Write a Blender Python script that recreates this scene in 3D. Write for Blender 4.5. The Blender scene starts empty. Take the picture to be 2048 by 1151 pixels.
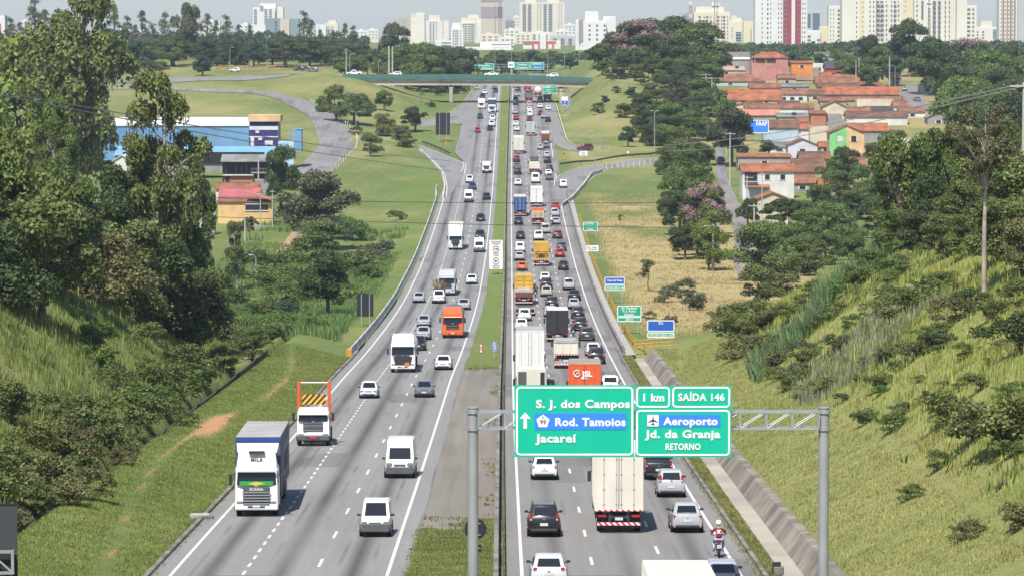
import bpy, bmesh, math, random
import numpy as np
from mathutils import Vector, Matrix
random.seed(7)
rng = np.random.default_rng(7)
R = math.radians
scene = bpy.context.scene
F = 8000.0                      # focal length in pixels of the 2048 px wide photograph
HAZE = 0.00006
PITCH = math.atan(505.5 / F)
cam_data = bpy.data.cameras.new("camera")
cam = bpy.data.objects.new("camera", cam_data)
scene.collection.objects.link(cam)
cam_data.sensor_width = 36.0
cam_data.lens = 36.0 * F / 2048.0
cam_data.clip_start = 1.0
cam_data.clip_end = 60000.0
cam.location = (0, 0, 0)
cam.rotation_euler = (math.pi / 2 - PITCH, 0, 0)
scene.camera = cam
SUN = Vector((-0.17, -0.52, 0.84)).normalized()
world = bpy.data.worlds.new("World")
scene.world = world
world.use_nodes = True
wn = world.node_tree
sky = wn.nodes.new("ShaderNodeTexSky")
sky.sky_type = 'NISHITA'
sky.sun_disc = False
sky.sun_elevation = math.asin(SUN.z)
sky.sun_rotation = math.atan2(SUN.x, SUN.y)
sky.air_density = 1.0
sky.dust_density = 0.6
sky.ozone_density = 3.0
wn.nodes["Background"].inputs[1].default_value = 0.09
wn.links.new(sky.outputs[0], wn.nodes["Background"].inputs[0])
sl = bpy.data.lights.new("sun", 'SUN')
sl.energy = 4.2
sl.angle = R(0.53)
sl.color = (1.0, 0.95, 0.88)
so = bpy.data.objects.new("sun", sl)
scene.collection.objects.link(so)
so.rotation_euler = SUN.to_track_quat('Z', 'Y').to_euler()
scene.view_settings.view_transform = 'Standard'
scene.view_settings.look = 'None'
scene.view_settings.gamma = 1.0
scene.view_settings.use_curve_mapping = False
scene.view_settings.exposure = 0.62
scene.cycles.max_bounces = 6
scene.cycles.diffuse_bounces = 2
scene.cycles.glossy_bounces = 2
scene.cycles.transmission_bounces = 3
scene.cycles.transparent_max_bounces = 6
scene.cycles.volume_bounces = 0
scene.cycles.use_denoising = True
scene.cycles.caustics_reflective = False
scene.cycles.caustics_refractive = False
col = scene.collection
CP, SP = math.cos(PITCH), math.sin(PITCH)
def ray(px, py):
    u = (px - 1024.0) / F
    v = (575.5 - py) / F
    d = np.array([u, CP + v * SP, -SP + v * CP])
    return d / d[1]
def at(px, py, Y):
    d = ray(px, py)
    return Vector((d[0] * Y, Y, d[2] * Y))
def tag(o, label=None, cat=None, group=None, kind=None):
    if label: o['label'] = label
    if cat: o['category'] = cat
    if group: o['group'] = group
    if kind: o['kind'] = kind
    return o
def empty(name, loc=(0, 0, 0), rot=(0, 0, 0), label=None, cat=None, group=None):
    o = bpy.data.objects.new(name, None)
    o.empty_display_size = 0.3
    col.objects.link(o)
    o.location = loc
    o.rotation_euler = rot
    return tag(o, label, cat, group)
_kids = {}
def copy_one(o, parent=None):
    c = o.copy()
    col.objects.link(c)
    if parent is not None:
        c.parent = parent
    return c
def copy_tree(o, parent=None, skip=()):
    c = copy_one(o, parent)
    for ch in o.children:
        if ch.name.split('.')[0] in skip:
            continue
        copy_tree(ch, c, skip)
    return c
class MB:
    """collects vertices, faces and material slots and links them as one mesh object"""
    def __init__(s):
        s.v, s.f, s.m, s.mats = [], [], [], []
    def mi(s, mat):
        if mat not in s.mats:
            s.mats.append(mat)
        return s.mats.index(mat)
    def add(s, vs, fs, mat):
        b = len(s.v)
        i = s.mi(mat)
        s.v.extend([tuple(p) for p in vs])
        for f in fs:
            s.f.append(tuple(b + k for k in f))
            s.m.append(i)
        return s
    def quad(s, a, b, c, d, mat):
        return s.add([a, b, c, d], [(0, 1, 2, 3)], mat)
    def box(s, c, d, mat, bev=0.0, rz=0.0):
        x, y, z = d[0] / 2, d[1] / 2, d[2] / 2
        if bev <= 0:
            vs = [(-x, -y, -z), (x, -y, -z), (x, y, -z), (-x, y, -z), (-x, -y, z), (x, -y, z), (x, y, z), (-x, y, z)]
            fs = [(0, 3, 2, 1), (4, 5, 6, 7), (0, 1, 5, 4), (1, 2, 6, 5), (2, 3, 7, 6), (3, 0, 4, 7)]
        else:
            b = min(bev, x * .9, y * .9, z * .9)
            vs, fs = [], []
            rings = [(-z, b), (-z + b, 0), (z - b, 0), (z, b)]
            for (zz, k) in rings:
                X, Yv = x - k, y - k
                vs += [(-X + b * (k == 0), -Yv, zz), (X - b * (k == 0), -Yv, zz), (X, -Yv + b * (k == 0), zz), (X, Yv - b * (k == 0), zz),
                       (X - b * (k == 0), Yv, zz), (-X + b * (k == 0), Yv, zz), (-X, Yv - b * (k == 0), zz), (-X, -Yv + b * (k == 0), zz)]
            for r in range(3):
                for k in range(8):
                    a, e = r * 8 + k, r * 8 + (k + 1) % 8
                    fs.append((a, e, e + 8, a + 8))
            fs.append(tuple(range(7, -1, -1)))
            fs.append(tuple(range(24, 32)))
        if rz:
            cr, sr = math.cos(rz), math.sin(rz)
            vs = [(p[0] * cr - p[1] * sr, p[0] * sr + p[1] * cr, p[2]) for p in vs]
        return s.add([(p[0] + c[0], p[1] + c[1], p[2] + c[2]) for p in vs], fs, mat)
    def tube(s, pts, rad, mat, n=8, cap=True):
        pts = [Vector(p) for p in pts]
        if not isinstance(rad, (list, tuple)):
            rad = [rad] * len(pts)
        vs, fs = [], []
        for i, p in enumerate(pts):
            t = (pts[min(i + 1, len(pts) - 1)] - pts[max(i - 1, 0)]).normalized()
            a = t.orthogonal().normalized() if abs(t.z) < .95 else Vector((1, 0, 0)) - t * t.x
            a = a.normalized()
            b = t.cross(a)
            for k in range(n):
                w = 2 * math.pi * k / n
                vs.append(p + (a * math.cos(w) + b * math.sin(w)) * rad[i])
        for i in range(len(pts) - 1):
            for k in range(n):
                e = (k + 1) % n
                fs.append((i * n + k, i * n + e, (i + 1) * n + e, (i + 1) * n + k))
        if cap:
            fs.append(tuple(range(n - 1, -1, -1)))
            fs.append(tuple(range((len(pts) - 1) * n, len(pts) * n)))
        return s.add(vs, fs, mat)
    def loft(s, rings, mat, caps=True, closed=True):
        n = len(rings[0])
        vs = [p for r in rings for p in r]
        fs = []
        for i in range(len(rings) - 1):
            for k in range(n if closed else n - 1):
                e = (k + 1) % n
                fs.append((i * n + k, i * n + e, (i + 1) * n + e, (i + 1) * n + k))
        if caps:
            fs.append(tuple(range(n - 1, -1, -1)))
            fs.append(tuple(range((len(rings) - 1) * n, len(rings) * n)))
        return s.add(vs, fs, mat)
    def disc(s, c, r, mat, n=24, axis='y', depth=.02):
        vs = []
        for q in (-depth / 2, depth / 2):
            for k in range(n):
                w = 2 * math.pi * k / n
                if axis == 'y': vs.append((c[0] + r * math.cos(w), c[1] + q, c[2] + r * math.sin(w)))
                elif axis == 'x': vs.append((c[0] + q, c[1] + r * math.cos(w), c[2] + r * math.sin(w)))
                else: vs.append((c[0] + r * math.cos(w), c[1] + r * math.sin(w), c[2] + q))
        fs = [tuple(range(n)), tuple(range(2 * n - 1, n - 1, -1))]
        for k in range(n):
            e = (k + 1) % n
            fs.append((k, k + n, e + n, e))
        return s.add(vs, fs, mat)
    def mesh(s, name, smooth=None):
        me = bpy.data.meshes.new(name)
        me.from_pydata(s.v, [], s.f)
        for m in s.mats:
            me.materials.append(m)
        me.polygons.foreach_set('material_index', s.m)
        bm = bmesh.new(); bm.from_mesh(me)
        bmesh.ops.recalc_face_normals(bm, faces=bm.faces)
        bm.to_mesh(me); bm.free()
        if smooth is not None:
            me.polygons.foreach_set('use_smooth', [True] * len(me.polygons))
            me.set_sharp_from_angle(angle=R(smooth))
        me.update()
        return me
    def build(s, name, parent=None, smooth=None, loc=None, **kw):
        o = bpy.data.objects.new(name, s.mesh(name, smooth))
        col.objects.link(o)
        if parent is not None: o.parent = parent
        if loc is not None: o.location = loc
        return tag(o, **kw)
def new_mat(name):
    m = bpy.data.materials.new(name)
    m.use_nodes = True
    nt = m.node_tree
    return m, nt, nt.nodes["Principled BSDF"]
def mat(name, c, rough=.7, metal=0.0, var=.12, scale=1.5, bump=0.0, bscale=8.0, spec=.4, coat=0.0, objcol=False, hue=None):
    """procedural surface: base colour broken up by two octaves of noise, optional bump"""
    m, nt, b = new_mat(name)
    L = nt.links.new
    tc = nt.nodes.new("ShaderNodeTexCoord")
    n1 = nt.nodes.new("ShaderNodeTexNoise")
    n1.inputs["Scale"].default_value = scale
    n1.inputs["Detail"].default_value = 5
    L(tc.outputs["Object"], n1.inputs["Vector"])
    mr = nt.nodes.new("ShaderNodeMapRange")
    mr.inputs[1].default_value, mr.inputs[2].default_value = .25, .75
    mr.inputs[3].default_value, mr.inputs[4].default_value = 1 - var, 1 + var
    L(n1.outputs["Fac"], mr.inputs[0])
    mx = nt.nodes.new("ShaderNodeMix"); mx.data_type = 'RGBA'; mx.blend_type = 'MULTIPLY'
    mx.inputs[0].default_value = 1
    if objcol:
        oi = nt.nodes.new("ShaderNodeObjectInfo")
        L(oi.outputs["Color"], mx.inputs[6])
    else:
        mx.inputs[6].default_value = (*c, 1)
    if hue is not None:
        m2 = nt.nodes.new("ShaderNodeMix"); m2.data_type = 'RGBA'
        m2.inputs[6].default_value = (*c, 1); m2.inputs[7].default_value = (*hue, 1)
        n2 = nt.nodes.new("ShaderNodeTexNoise"); n2.inputs["Scale"].default_value = scale * .37; n2.inputs["Detail"].default_value = 4
        L(tc.outputs["Object"], n2.inputs["Vector"])
        r2 = nt.nodes.new("ShaderNodeMapRange"); r2.inputs[1].default_value, r2.inputs[2].default_value = .4, .62
        L(n2.outputs["Fac"], r2.inputs[0]); L(r2.outputs[0], m2.inputs[0])
        L(m2.outputs[2], mx.inputs[6])
    cb = nt.nodes.new("ShaderNodeCombineColor")
    for i in range(3): L(mr.outputs[0], cb.inputs[i])
    L(cb.outputs[0], mx.inputs[7])
    L(mx.outputs[2], b.inputs["Base Color"])
    b.inputs["Roughness"].default_value = rough
    b.inputs["Metallic"].default_value = metal
    b.inputs["Specular IOR Level"].default_value = spec
    if coat:
        b.inputs["Coat Weight"].default_value = coat
        b.inputs["Coat Roughness"].default_value = .08
    if bump:
        n3 = nt.nodes.new("ShaderNodeTexNoise"); n3.inputs["Scale"].default_value = bscale; n3.inputs["Detail"].default_value = 4
        L(tc.outputs["Object"], n3.inputs["Vector"])
        bp = nt.nodes.new("ShaderNodeBump"); bp.inputs["Strength"].default_value = 1; bp.inputs["Distance"].default_value = bump
        L(n3.outputs["Fac"], bp.inputs["Height"]); L(bp.outputs[0], b.inputs["Normal"])
    return m
M = {}
M['concrete'] = mat('concrete', (.36, .34, .31), .9, var=.22, scale=1.2, bump=.01)
M['concrete_old'] = mat('concrete_old', (.24, .22, .19), .9, var=.35, scale=.9, bump=.02, hue=(.13, .12, .10))
M['concrete_white'] = mat('concrete_white', (.55, .53, .49), .85, var=.2, scale=.8, hue=(.36, .34, .31))
M['steel'] = mat('galvanised_steel', (.46, .48, .49), .45, .6, var=.12, scale=2)
M['steel_dark'] = mat('dark_steel', (.06, .065, .07), .5, .3, var=.15)
M['black'] = mat('black_plastic', (.015, .015, .016), .55, var=.2)
M['rubber'] = mat('rubber', (.018, .018, .018), .85, var=.2)
M['white_line'] = mat('road_paint_white', (.62, .61, .57), .75, var=.22, scale=2.0)
M['yellow_paint'] = mat('yellow_paint', (.50, .28, .045), .6, var=.2)
M['white_paint'] = mat('white_paint', (.78, .78, .76), .5, var=.06)
M['glass'] = mat('dark_glass', (.012, .016, .02), .06, var=.1, spec=.6)
M['glass_blue'] = mat('window_glass', (.05, .08, .11), .08, var=.2, spec=.6)
M['bark'] = mat('bark', (.13, .10, .075), .95, var=.35, scale=2, bump=.03)
M['bark_pale'] = mat('pale_bark', (.42, .37, .30), .9, var=.3, scale=1.2, bump=.02, hue=(.24, .20, .16))
def pchip(xk, yk):
    xk, yk = np.array(xk, float), np.array(yk, float)
    h = np.diff(xk); d = np.diff(yk) / h
    m = np.zeros_like(yk)
    m[0], m[-1] = d[0], d[-1]
    for i in range(1, len(xk) - 1):
        if d[i - 1] * d[i] > 0:
            w1, w2 = 2 * h[i] + h[i - 1], h[i] + 2 * h[i - 1]
            m[i] = (w1 + w2) / (w1 / d[i - 1] + w2 / d[i])
    def f(x):
        x = np.clip(np.asarray(x, float), xk[0], xk[-1])
        i = np.clip(np.searchsorted(xk, x) - 1, 0, len(xk) - 2)
        t = (x - xk[i]) / h[i]
        return ((1 + 2 * t) * (1 - t) ** 2 * yk[i] + t * (1 - t) ** 2 * h[i] * m[i]
                + t * t * (3 - 2 * t) * yk[i + 1] + t * t * (t - 1) * h[i] * m[i + 1])
    return f
_yk = [-80, 0, 100, 200, 254, 372, 444, 520, 584, 660, 730, 894, 1000, 1085, 1185, 1311]
_zk = [-16.5, -19, -22.6, -26.2, -28.3, -32.6, -34.9, -36.7, -37.6, -37.9, -37.4, -34.7, -31.4, -28.4, -24.6, -20.4]
zr = pchip(_yk + [1450, 1600, 1760, 1900, 2300, 12000], _zk + [-17.9, -17.1, -17.0, -12, -9.5, -9.5])      # the motorway
zland = pchip(_yk + [1450, 1600, 1800, 2300, 12000], _zk + [-16.4, -12.6, -10.2, -9.5, -9.5])                  # the land around it
RL = pchip([-80, 140, 220, 372, 600, 900, 1200, 1400, 3000], [1.0, .62, .4, .1, 0, -.15, .1, .3, 1.5])       # left line of the outbound road
LR = pchip([-80, 180, 260, 372, 444, 584, 730, 900, 1300, 1700, 3000], [-6.2, -6.0, -5.95, -5.9, -5.5, -4.75, -4.5, -4.4, -4.45, -4.4, -3])   # right line of the inbound road
def ss(a, b, x):
    t = np.clip((x - a) / (b - a), 0, 1)
    return t * t * (3 - 2 * t)
def bumps(X, Y, k=1.0):
    return (np.sin(X * .31 * k + 1.3 * np.sin(Y * .11 * k)) * np.sin(Y * .19 * k + .7) + .6 * np.sin(X * .67 * k + Y * .41 * k + 2) + .5 * np.sin(Y * .83 * k - X * .23 * k)) / 2.1
def H(X, Y, corridor=True):
    X = np.asarray(X, float); Y = np.asarray(Y, float)
    z = zland(Y); z = z + (zr(Y) - z) * (1 - ss(17, 50, np.abs(X + 3)))
    wl = 1 - ss(425, 560, Y)
    d = -26.3 - X - .05 * np.clip(Y - 380, 0, None)
    bank = .8 * np.clip(d, 0, None)
    bank = 23 - 23 * np.exp(-bank / 23 * 1.25)
    z = z + wl * (bank + .5 * bumps(X, Y) * ss(0, 5, d))
    z = z + wl * (1.3 * ss(-17.8, -24.4, X) * (1 - ss(-26.2, -27.5, X) * .6) - 1.5 * np.exp(-((X + 25.6) / .55) ** 2))
    wr = 1 - ss(395, 515, Y)
    d = X - 15.3 - .04 * np.clip(Y - 360, 0, None)
    bank = .42 * np.clip(d, 0, 6.5) + .74 * np.clip(d - 6.5, 0, None)
    bank = 27 - 27 * np.exp(-bank / 27 * 1.2)
    z = z + wr * (bank + .5 * bumps(X + 40, Y) * ss(6, 11, d))
    wc = 1 - ss(428, 440, Y)
    z = z + wc * (-.45 * ss(12.9, 13.3, X) + .45 * ss(14.3, 15.3, X) + .5 * ss(14.3, 15.4, X) * (1 - ss(15.4, 18, X) * .0))
    z = z + .5 * bumps(X, Y, .35) * ss(16, 24, np.abs(X + 3)) * ss(440, 560, Y) * (1 - ss(1500, 1800, Y))
    z = z - 1.2 * ss(-18.5, -27, X) * ss(470, 540, Y) * (1 - ss(800, 900, Y))
    z = z + 3.4 * ss(-22, -62, X) * ss(1000, 1220, Y) * (1 - ss(1500, 1900, Y))
    z = z + 5.2 * ss(-19, -52, X) * np.exp(-((Y - 1270) / 55) ** 2)
    z = z + 9.5 * ss(14.5, 31, X) * ss(1085, 1240, Y) * (1 - ss(50, 70, X)) * (1 - ss(1420, 1650, Y))
    z = z + 3 * ss(60, 200, X) * ss(1500, 1900, Y)
    if corridor:
        inb = (Y < 1765) & (X > LR(Y) - 11.6 + 3.4 * ss(900, 960, Y)) & (X < RL(Y) + 11.6)
        z = np.where(inb, zr(Y) - .3, z)
        z = z - .3 * ((X > 13.0) & (X < 15.6)) * wc
    return z
_Yg = np.concatenate([np.arange(60, 1800, .5), np.arange(1800, 9000, 4)])
def G(px, py):
    """where the ray through a pixel of the photograph meets the ground"""
    d = ray(px, py)
    X, Z = d[0] * _Yg, d[2] * _Yg
    hit = np.nonzero(Z <= H(X, _Yg, False))[0]
    i = hit[0] if len(hit) else len(_Yg) - 1
    Y = _Yg[i]
    return Vector((d[0] * Y, Y, float(H(d[0] * Y, Y, False))))
def RD(px, py):
    """same for the carriageways"""
    d = ray(px, py)
    Z = d[2] * _Yg
    i = np.nonzero(Z <= zr(_Yg))[0][0]
    Y = _Yg[i]
    return Vector((d[0] * Y, Y, float(zr(Y))))
def geo(a, b, n):
    return list(a + (b - a) * (np.linspace(0, 1, n) ** 2.2))
xs = sorted(set([round(x, 3) for x in
    list(np.arange(-70, -28, 1.0)) + list(np.arange(-28, -22, .4)) + list(np.arange(-22, -16, 1)) + [-16.4, -12, -7, -5, -3, 0, 4, 8, 11.2, 11.8, 12.4] + list(np.arange(12.8, 16.2, .3)) + list(np.arange(16.5, 70, 1.0))
    + list(-np.arange(73, 200, 4.5)) + list(np.arange(73, 200, 4.5)) + [-x for x in geo(205, 7000, 22)] + geo(205, 7000, 22)]))
ys = sorted(set([round(y, 3) for y in list(np.arange(-80, 160, 8)) + list(np.arange(160, 600, 2.5)) + list(np.arange(600, 1500, 4)) + list(np.arange(1500, 2000, 12)) + geo(2000, 12000, 30)]))
XX, YY = np.meshgrid(np.array(xs), np.array(ys))
ZZ = H(XX, YY)
def fbm(X, Y, s, seed=0):
    r = np.random.default_rng(seed)
    out = np.zeros_like(X, float); a = 1; tot = 0
    for o in range(5):
        th = r.uniform(0, 6.28, 4); ph = r.uniform(0, 6.28, 4)
        v = sum(np.sin((X * np.cos(t) + Y * .55 * np.sin(t)) * s * 2 ** o + p + 1.7 * np.sin((X * np.sin(t) - Y * .5 * np.cos(t)) * s * 1.3 * 2 ** o + p)) for t, p in zip(th, ph)) / 4
        out += a * v; tot += a; a *= .6
    return out / tot
dry = np.full(XX.shape, .28); lush = np.full(XX.shape, .5); soil = np.zeros(XX.shape)
n1, n2 = fbm(XX, YY, .09, 1), fbm(XX, YY, .3, 2)
hillL = (1 - ss(430, 560, YY)) * ss(-26, -27.5, XX)
hillR = (1 - ss(400, 515, YY)) * ss(19, 23, XX)
lush = lush + .35 * ((XX < -16) & (XX > -26) & (YY < 1000)) + .3 * ((XX < -2) & (XX > -7))
dry = dry + .14 * hillL + .10 * hillR
lush = lush - .1 * hillL - .0 * hillR
mown = ss(12, 13, XX) * (1 - ss(20, 24, XX)) * (1 - ss(440, 480, YY))
dry = dry + .12 * mown
strawR = ss(15, 18, XX) * (1 - ss(42, 52, XX)) * ss(455, 520, YY) * (1 - ss(800, 930, YY))
straw2 = strawR * ss(-.35, .25, n1 + .9 * (1 - ss(640, 820, YY)) - .25 * ss(26, 38, XX) * ss(700, 800, YY))
dry = dry + .75 * straw2; lush = lush - .3 * straw2
fieldL = ss(-20, -40, XX) * ss(950, 1060, YY) * (1 - ss(1500, 1600, YY))
dry = dry + .18 * fieldL * (1 + n1)
kn = ss(13, 16, XX) * (1 - ss(50, 60, XX)) * ss(930, 980, YY) * (1 - ss(1300, 1400, YY))
dry = dry + .24 * kn * (1 + .6 * n1)
soil = soil + .9 * np.exp(-((XX + 22.3 + .02 * (YY - 300)) / .9) ** 2 - ((YY - 296) / 14) ** 2) + .5 * (fbm(XX, YY, .05, 5) > .62) * ss(14, 22, np.abs(XX + 3))
soil = soil + .55 * np.exp(-((XX + 20.5 + 1.5 * np.sin(YY * .03) + .012 * (YY - 200)) / .28) ** 2) * (YY < 420)
dry = np.clip(dry + .3 * n1 + .2 * n2, 0, 1); lush = np.clip(lush + .3 * fbm(XX, YY, .15, 3), 0, 1); soil = np.clip(soil, 0, 1)
urb = ss(54, 64, XX) * (1 - ss(150, 180, XX)) * ss(880, 930, YY) * (1 - ss(1560, 1640, YY)) * (.45 + .55 * ss(-.2, .3, fbm(XX, YY, .12, 9)))
dry = np.clip(dry + .5 * urb, 0, 1); soil = np.clip(soil + .42 * urb, 0, 1)
ny, nx = XX.shape
me = bpy.data.meshes.new('ground')
idx = np.arange(nx * ny).reshape(ny, nx)
quads = np.stack([idx[:-1, :-1], idx[:-1, 1:], idx[1:, 1:], idx[1:, :-1]], -1).reshape(-1, 4)
me.from_pydata(np.stack([XX, YY, ZZ], -1).reshape(-1, 3).tolist(), [], quads.tolist())
ca = me.color_attributes.new('cover', 'FLOAT_COLOR', 'POINT')
ca.data.foreach_set('color', np.stack([dry, lush, soil, np.clip(.85 * hillR + .75 * mown * (1 - hillR) + .22 * hillL + .25 * n1, 0, 1)], -1).reshape(-1).astype(np.float32))
me.polygons.foreach_set('use_smooth', [True] * len(me.polygons))
def ground_mat():
    m, nt, b = new_mat('grass_ground')
    L = nt.links.new; N = nt.nodes.new
    at_ = N("ShaderNodeAttribute"); at_.attribute_name = 'cover'
    sp = N("ShaderNodeSeparateColor"); L(at_.outputs["Color"], sp.inputs[0])
    tc = N("ShaderNodeTexCoord")
    def noise(scale, detail=6, rough=.6):
        n = N("ShaderNodeTexNoise"); n.inputs["Scale"].default_value = scale; n.inputs["Detail"].default_value = detail
        n.inputs["Roughness"].default_value = rough
        L(tc.outputs["Object"], n.inputs["Vector"]); return n.outputs["Fac"]
    def rng_(a, lo, hi, o0=0., o1=1.):
        r = N("ShaderNodeMapRange"); r.inputs[1].default_value, r.inputs[2].default_value = lo, hi
        r.inputs[3].default_value, r.inputs[4].default_value = o0, o1
        L(a, r.inputs[0]); return r.outputs[0]
    def mixc(f, a, c, typ='MIX'):
        x = N("ShaderNodeMix"); x.data_type = 'RGBA'; x.blend_type = typ
        if isinstance(f, float): x.inputs[0].default_value = f
        else: L(f, x.inputs[0])
        for s, i in ((a, 6), (c, 7)):
            if isinstance(s, tuple): x.inputs[i].default_value = (*s, 1)
            else: L(s, x.inputs[i])
        return x.outputs[2]
    def add(a, c, op='ADD'):
        x = N("ShaderNodeMath"); x.operation = op
        for s, i in ((a, 0), (c, 1)):
            if isinstance(s, float): x.inputs[i].default_value = s
            else: L(s, x.inputs[i])
        return x.outputs[0]
    fine, mid = noise(5.0, 8, .75), noise(.7, 6, .65)
    green = mixc(rng_(mid, .38, .62), (.100, .132, .040), (.150, .178, .058))
    lush_ = mixc(rng_(fine, .35, .65), (.105, .155, .040), (.150, .205, .058))
    pale = mixc(rng_(fine, .35, .65), (.23, .265, .075), (.33, .335, .11))
    straw = mixc(rng_(mid, .4, .6), (.42, .33, .16), (.30, .26, .11))
    c = mixc(sp.outputs[1], green, lush_)
    c = mixc(add(at_.outputs['Alpha'], rng_(mid, .3, .7, .55, 1.1), 'MULTIPLY'), c, pale)
    fd = add(sp.outputs[0], rng_(mid, .3, .7, -.22, .22))
    c = mixc(rng_(fd, .25, .95), c, straw)
    c = mixc(rng_(add(sp.outputs[2], rng_(fine, .3, .7, -.25, .25)), .35, .7), c, (.50, .27, .14))
    v = rng_(fine, .25, .75, .68, 1.32)
    cb = N("ShaderNodeCombineColor")
    for i in range(3): L(v, cb.inputs[i])
    c = mixc(1.0, c, cb.outputs[0], 'MULTIPLY')
    L(c, b.inputs["Base Color"])
    b.inputs["Roughness"].default_value = .95
    b.inputs["Specular IOR Level"].default_value = .1
    bp = N("ShaderNodeBump"); bp.inputs["Distance"].default_value = .12
    L(noise(3.0, 8, .8), bp.inputs["Height"]); L(bp.outputs[0], b.inputs["Normal"])
    return m
me.materials.append(ground_mat())
gr = bpy.data.objects.new('ground', me)
col.objects.link(gr); tag(gr, kind='structure')
def asphalt(name, c0, c1, lanes=0.0, streak=.35, patches=.5):
    m, nt, b = new_mat(name)
    L = nt.links.new; N = nt.nodes.new
    uv = N("ShaderNodeUVMap"); sx = N("ShaderNodeSeparateXYZ"); L(uv.outputs[0], sx.inputs[0])
    def noise(vec, scale, detail=4):
        n = N("ShaderNodeTexNoise"); n.inputs["Scale"].default_value = scale; n.inputs["Detail"].default_value = detail
        L(vec, n.inputs["Vector"]); return n.outputs["Fac"]
    def rng_(a, lo, hi, o0, o1):
        r = N("ShaderNodeMapRange"); r.inputs[1].default_value, r.inputs[2].default_value = lo, hi
        r.inputs[3].default_value, r.inputs[4].default_value = o0, o1
        L(a, r.inputs[0]); return r.outputs[0]
    def mth(op, a, c):
        x = N("ShaderNodeMath"); x.operation = op
        for s, i in ((a, 0), (c, 1)):
            if isinstance(s, float): x.inputs[i].default_value = s
            else: L(s, x.inputs[i])
        return x.outputs[0]
    def vec(a, b_):
        x = N("ShaderNodeCombineXYZ"); L(a, x.inputs[0]); L(b_, x.inputs[1]); return x.outputs[0]
    u, v = sx.outputs[0], sx.outputs[1]
    long_ = vec(mth('MULTIPLY', u, 1.4), mth('MULTIPLY', v, .02))
    blotch = vec(mth('MULTIPLY', u, .25), mth('MULTIPLY', v, .045))
    mx = N("ShaderNodeMix"); mx.data_type = 'RGBA'
    mx.inputs[6].default_value = (*c0, 1); mx.inputs[7].default_value = (*c1, 1)
    f = mth('ADD', mth('MULTIPLY', noise(long_, 1.0, 5), .55), mth('MULTIPLY', noise(blotch, 1.0, 3), .45))
    L(rng_(f, .36, .64, 0., 1.), mx.inputs[0])
    val = rng_(noise(uv.outputs[0], 3.5, 5), .3, .7, .9, 1.1)
    if lanes:
        fr = mth('FRACT', mth('DIVIDE', u, lanes), 0.0)
        dd = mth('ABSOLUTE', mth('SUBTRACT', fr, .5), 0.0)
        band = rng_(dd, .02, .2, 1., 0.)
        amt = mth('MULTIPLY', band, rng_(noise(vec(mth('MULTIPLY', u, .15), mth('MULTIPLY', v, .018)), 1.0, 3), .3, .58, streak * .45, streak))
        val = mth('MULTIPLY', val, mth('SUBTRACT', 1.0, amt))
        for off in (.27, .73):
            d2 = mth('ABSOLUTE', mth('SUBTRACT', fr, off), 0.0)
            a2 = mth('MULTIPLY', rng_(d2, .02, .05, 1., 0.), rng_(noise(vec(mth('MULTIPLY', u, .3), mth('MULTIPLY', v, .05)), 1.0, 2), .45, .65, 0., streak * .55))
            val = mth('MULTIPLY', val, mth('SUBTRACT', 1.0, a2))
    if patches:
        w = N("ShaderNodeTexVoronoi"); w.distance = 'CHEBYCHEV'; w.inputs["Scale"].default_value = 1.0
        L(vec(mth('MULTIPLY', u, .29), mth('MULTIPLY', v, .06)), w.inputs["Vector"])
        sc = N("ShaderNodeSeparateColor"); L(w.outputs["Color"], sc.inputs[0])
        g = mth('GREATER_THAN', sc.outputs[0], 1.0 - patches * .28)
        h = mth('LESS_THAN', w.outputs["Distance"], .42)
        val = mth('MULTIPLY', val, mth('SUBTRACT', 1.0, mth('MULTIPLY', mth('MULTIPLY', g, h), .22)))
    fj = mth('FRACT', mth('DIVIDE', v, 24.0), 0.0)
    val = mth('MULTIPLY', val, mth('SUBTRACT', 1.0, mth('MULTIPLY', mth('LESS_THAN', fj, .006), .18)))
    cb = N("ShaderNodeCombineColor")
    for i in range(3): L(val, cb.inputs[i])
    m2 = N("ShaderNodeMix"); m2.data_type = 'RGBA'; m2.blend_type = 'MULTIPLY'; m2.inputs[0].default_value = 1
    L(mx.outputs[2], m2.inputs[6]); L(cb.outputs[0], m2.inputs[7]); L(m2.outputs[2], b.inputs["Base Color"])
    b.inputs["Roughness"].default_value = .85; b.inputs["Specular IOR Level"].default_value = .25
    bp = N("ShaderNodeBump"); bp.inputs["Distance"].default_value = .006
    L(noise(uv.outputs[0], 40, 2), bp.inputs["Height"]); L(bp.outputs[0], b.inputs["Normal"])
    return m
M['asphalt_in'] = asphalt('asphalt_inbound', (.215, .209, .200), (.258, .250, .238), 3.47, .62, .25)
M['asphalt_out'] = asphalt('asphalt_outbound', (.195, .187, .178), (.240, .229, .217), 3.5, .42, .9)
M['asphalt_ramp'] = asphalt('asphalt_ramp', (.20, .195, .187), (.245, .235, .222), 0, .3, .6)
M['asphalt_street'] = asphalt('asphalt_street', (.18, .17, .165), (.26, .24, .235), 0, .2, 1.0)
M['shoulder'] = asphalt('asphalt_shoulder', (.16, .15, .14), (.22, .205, .19), 0, .2, .3)
M['pavement_old'] = asphalt('worn_median_pavement', (.170, .152, .126), (.240, .215, .182), 0, .2, .2)
def uvs(me, uvw):
    l = me.uv_layers.new(name='UVMap')
    li = np.zeros(len(me.loops), dtype=np.int32)
    me.loops.foreach_get('vertex_index', li)
    l.data.foreach_set('uv', np.asarray(uvw, np.float32)[li].reshape(-1))
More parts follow.
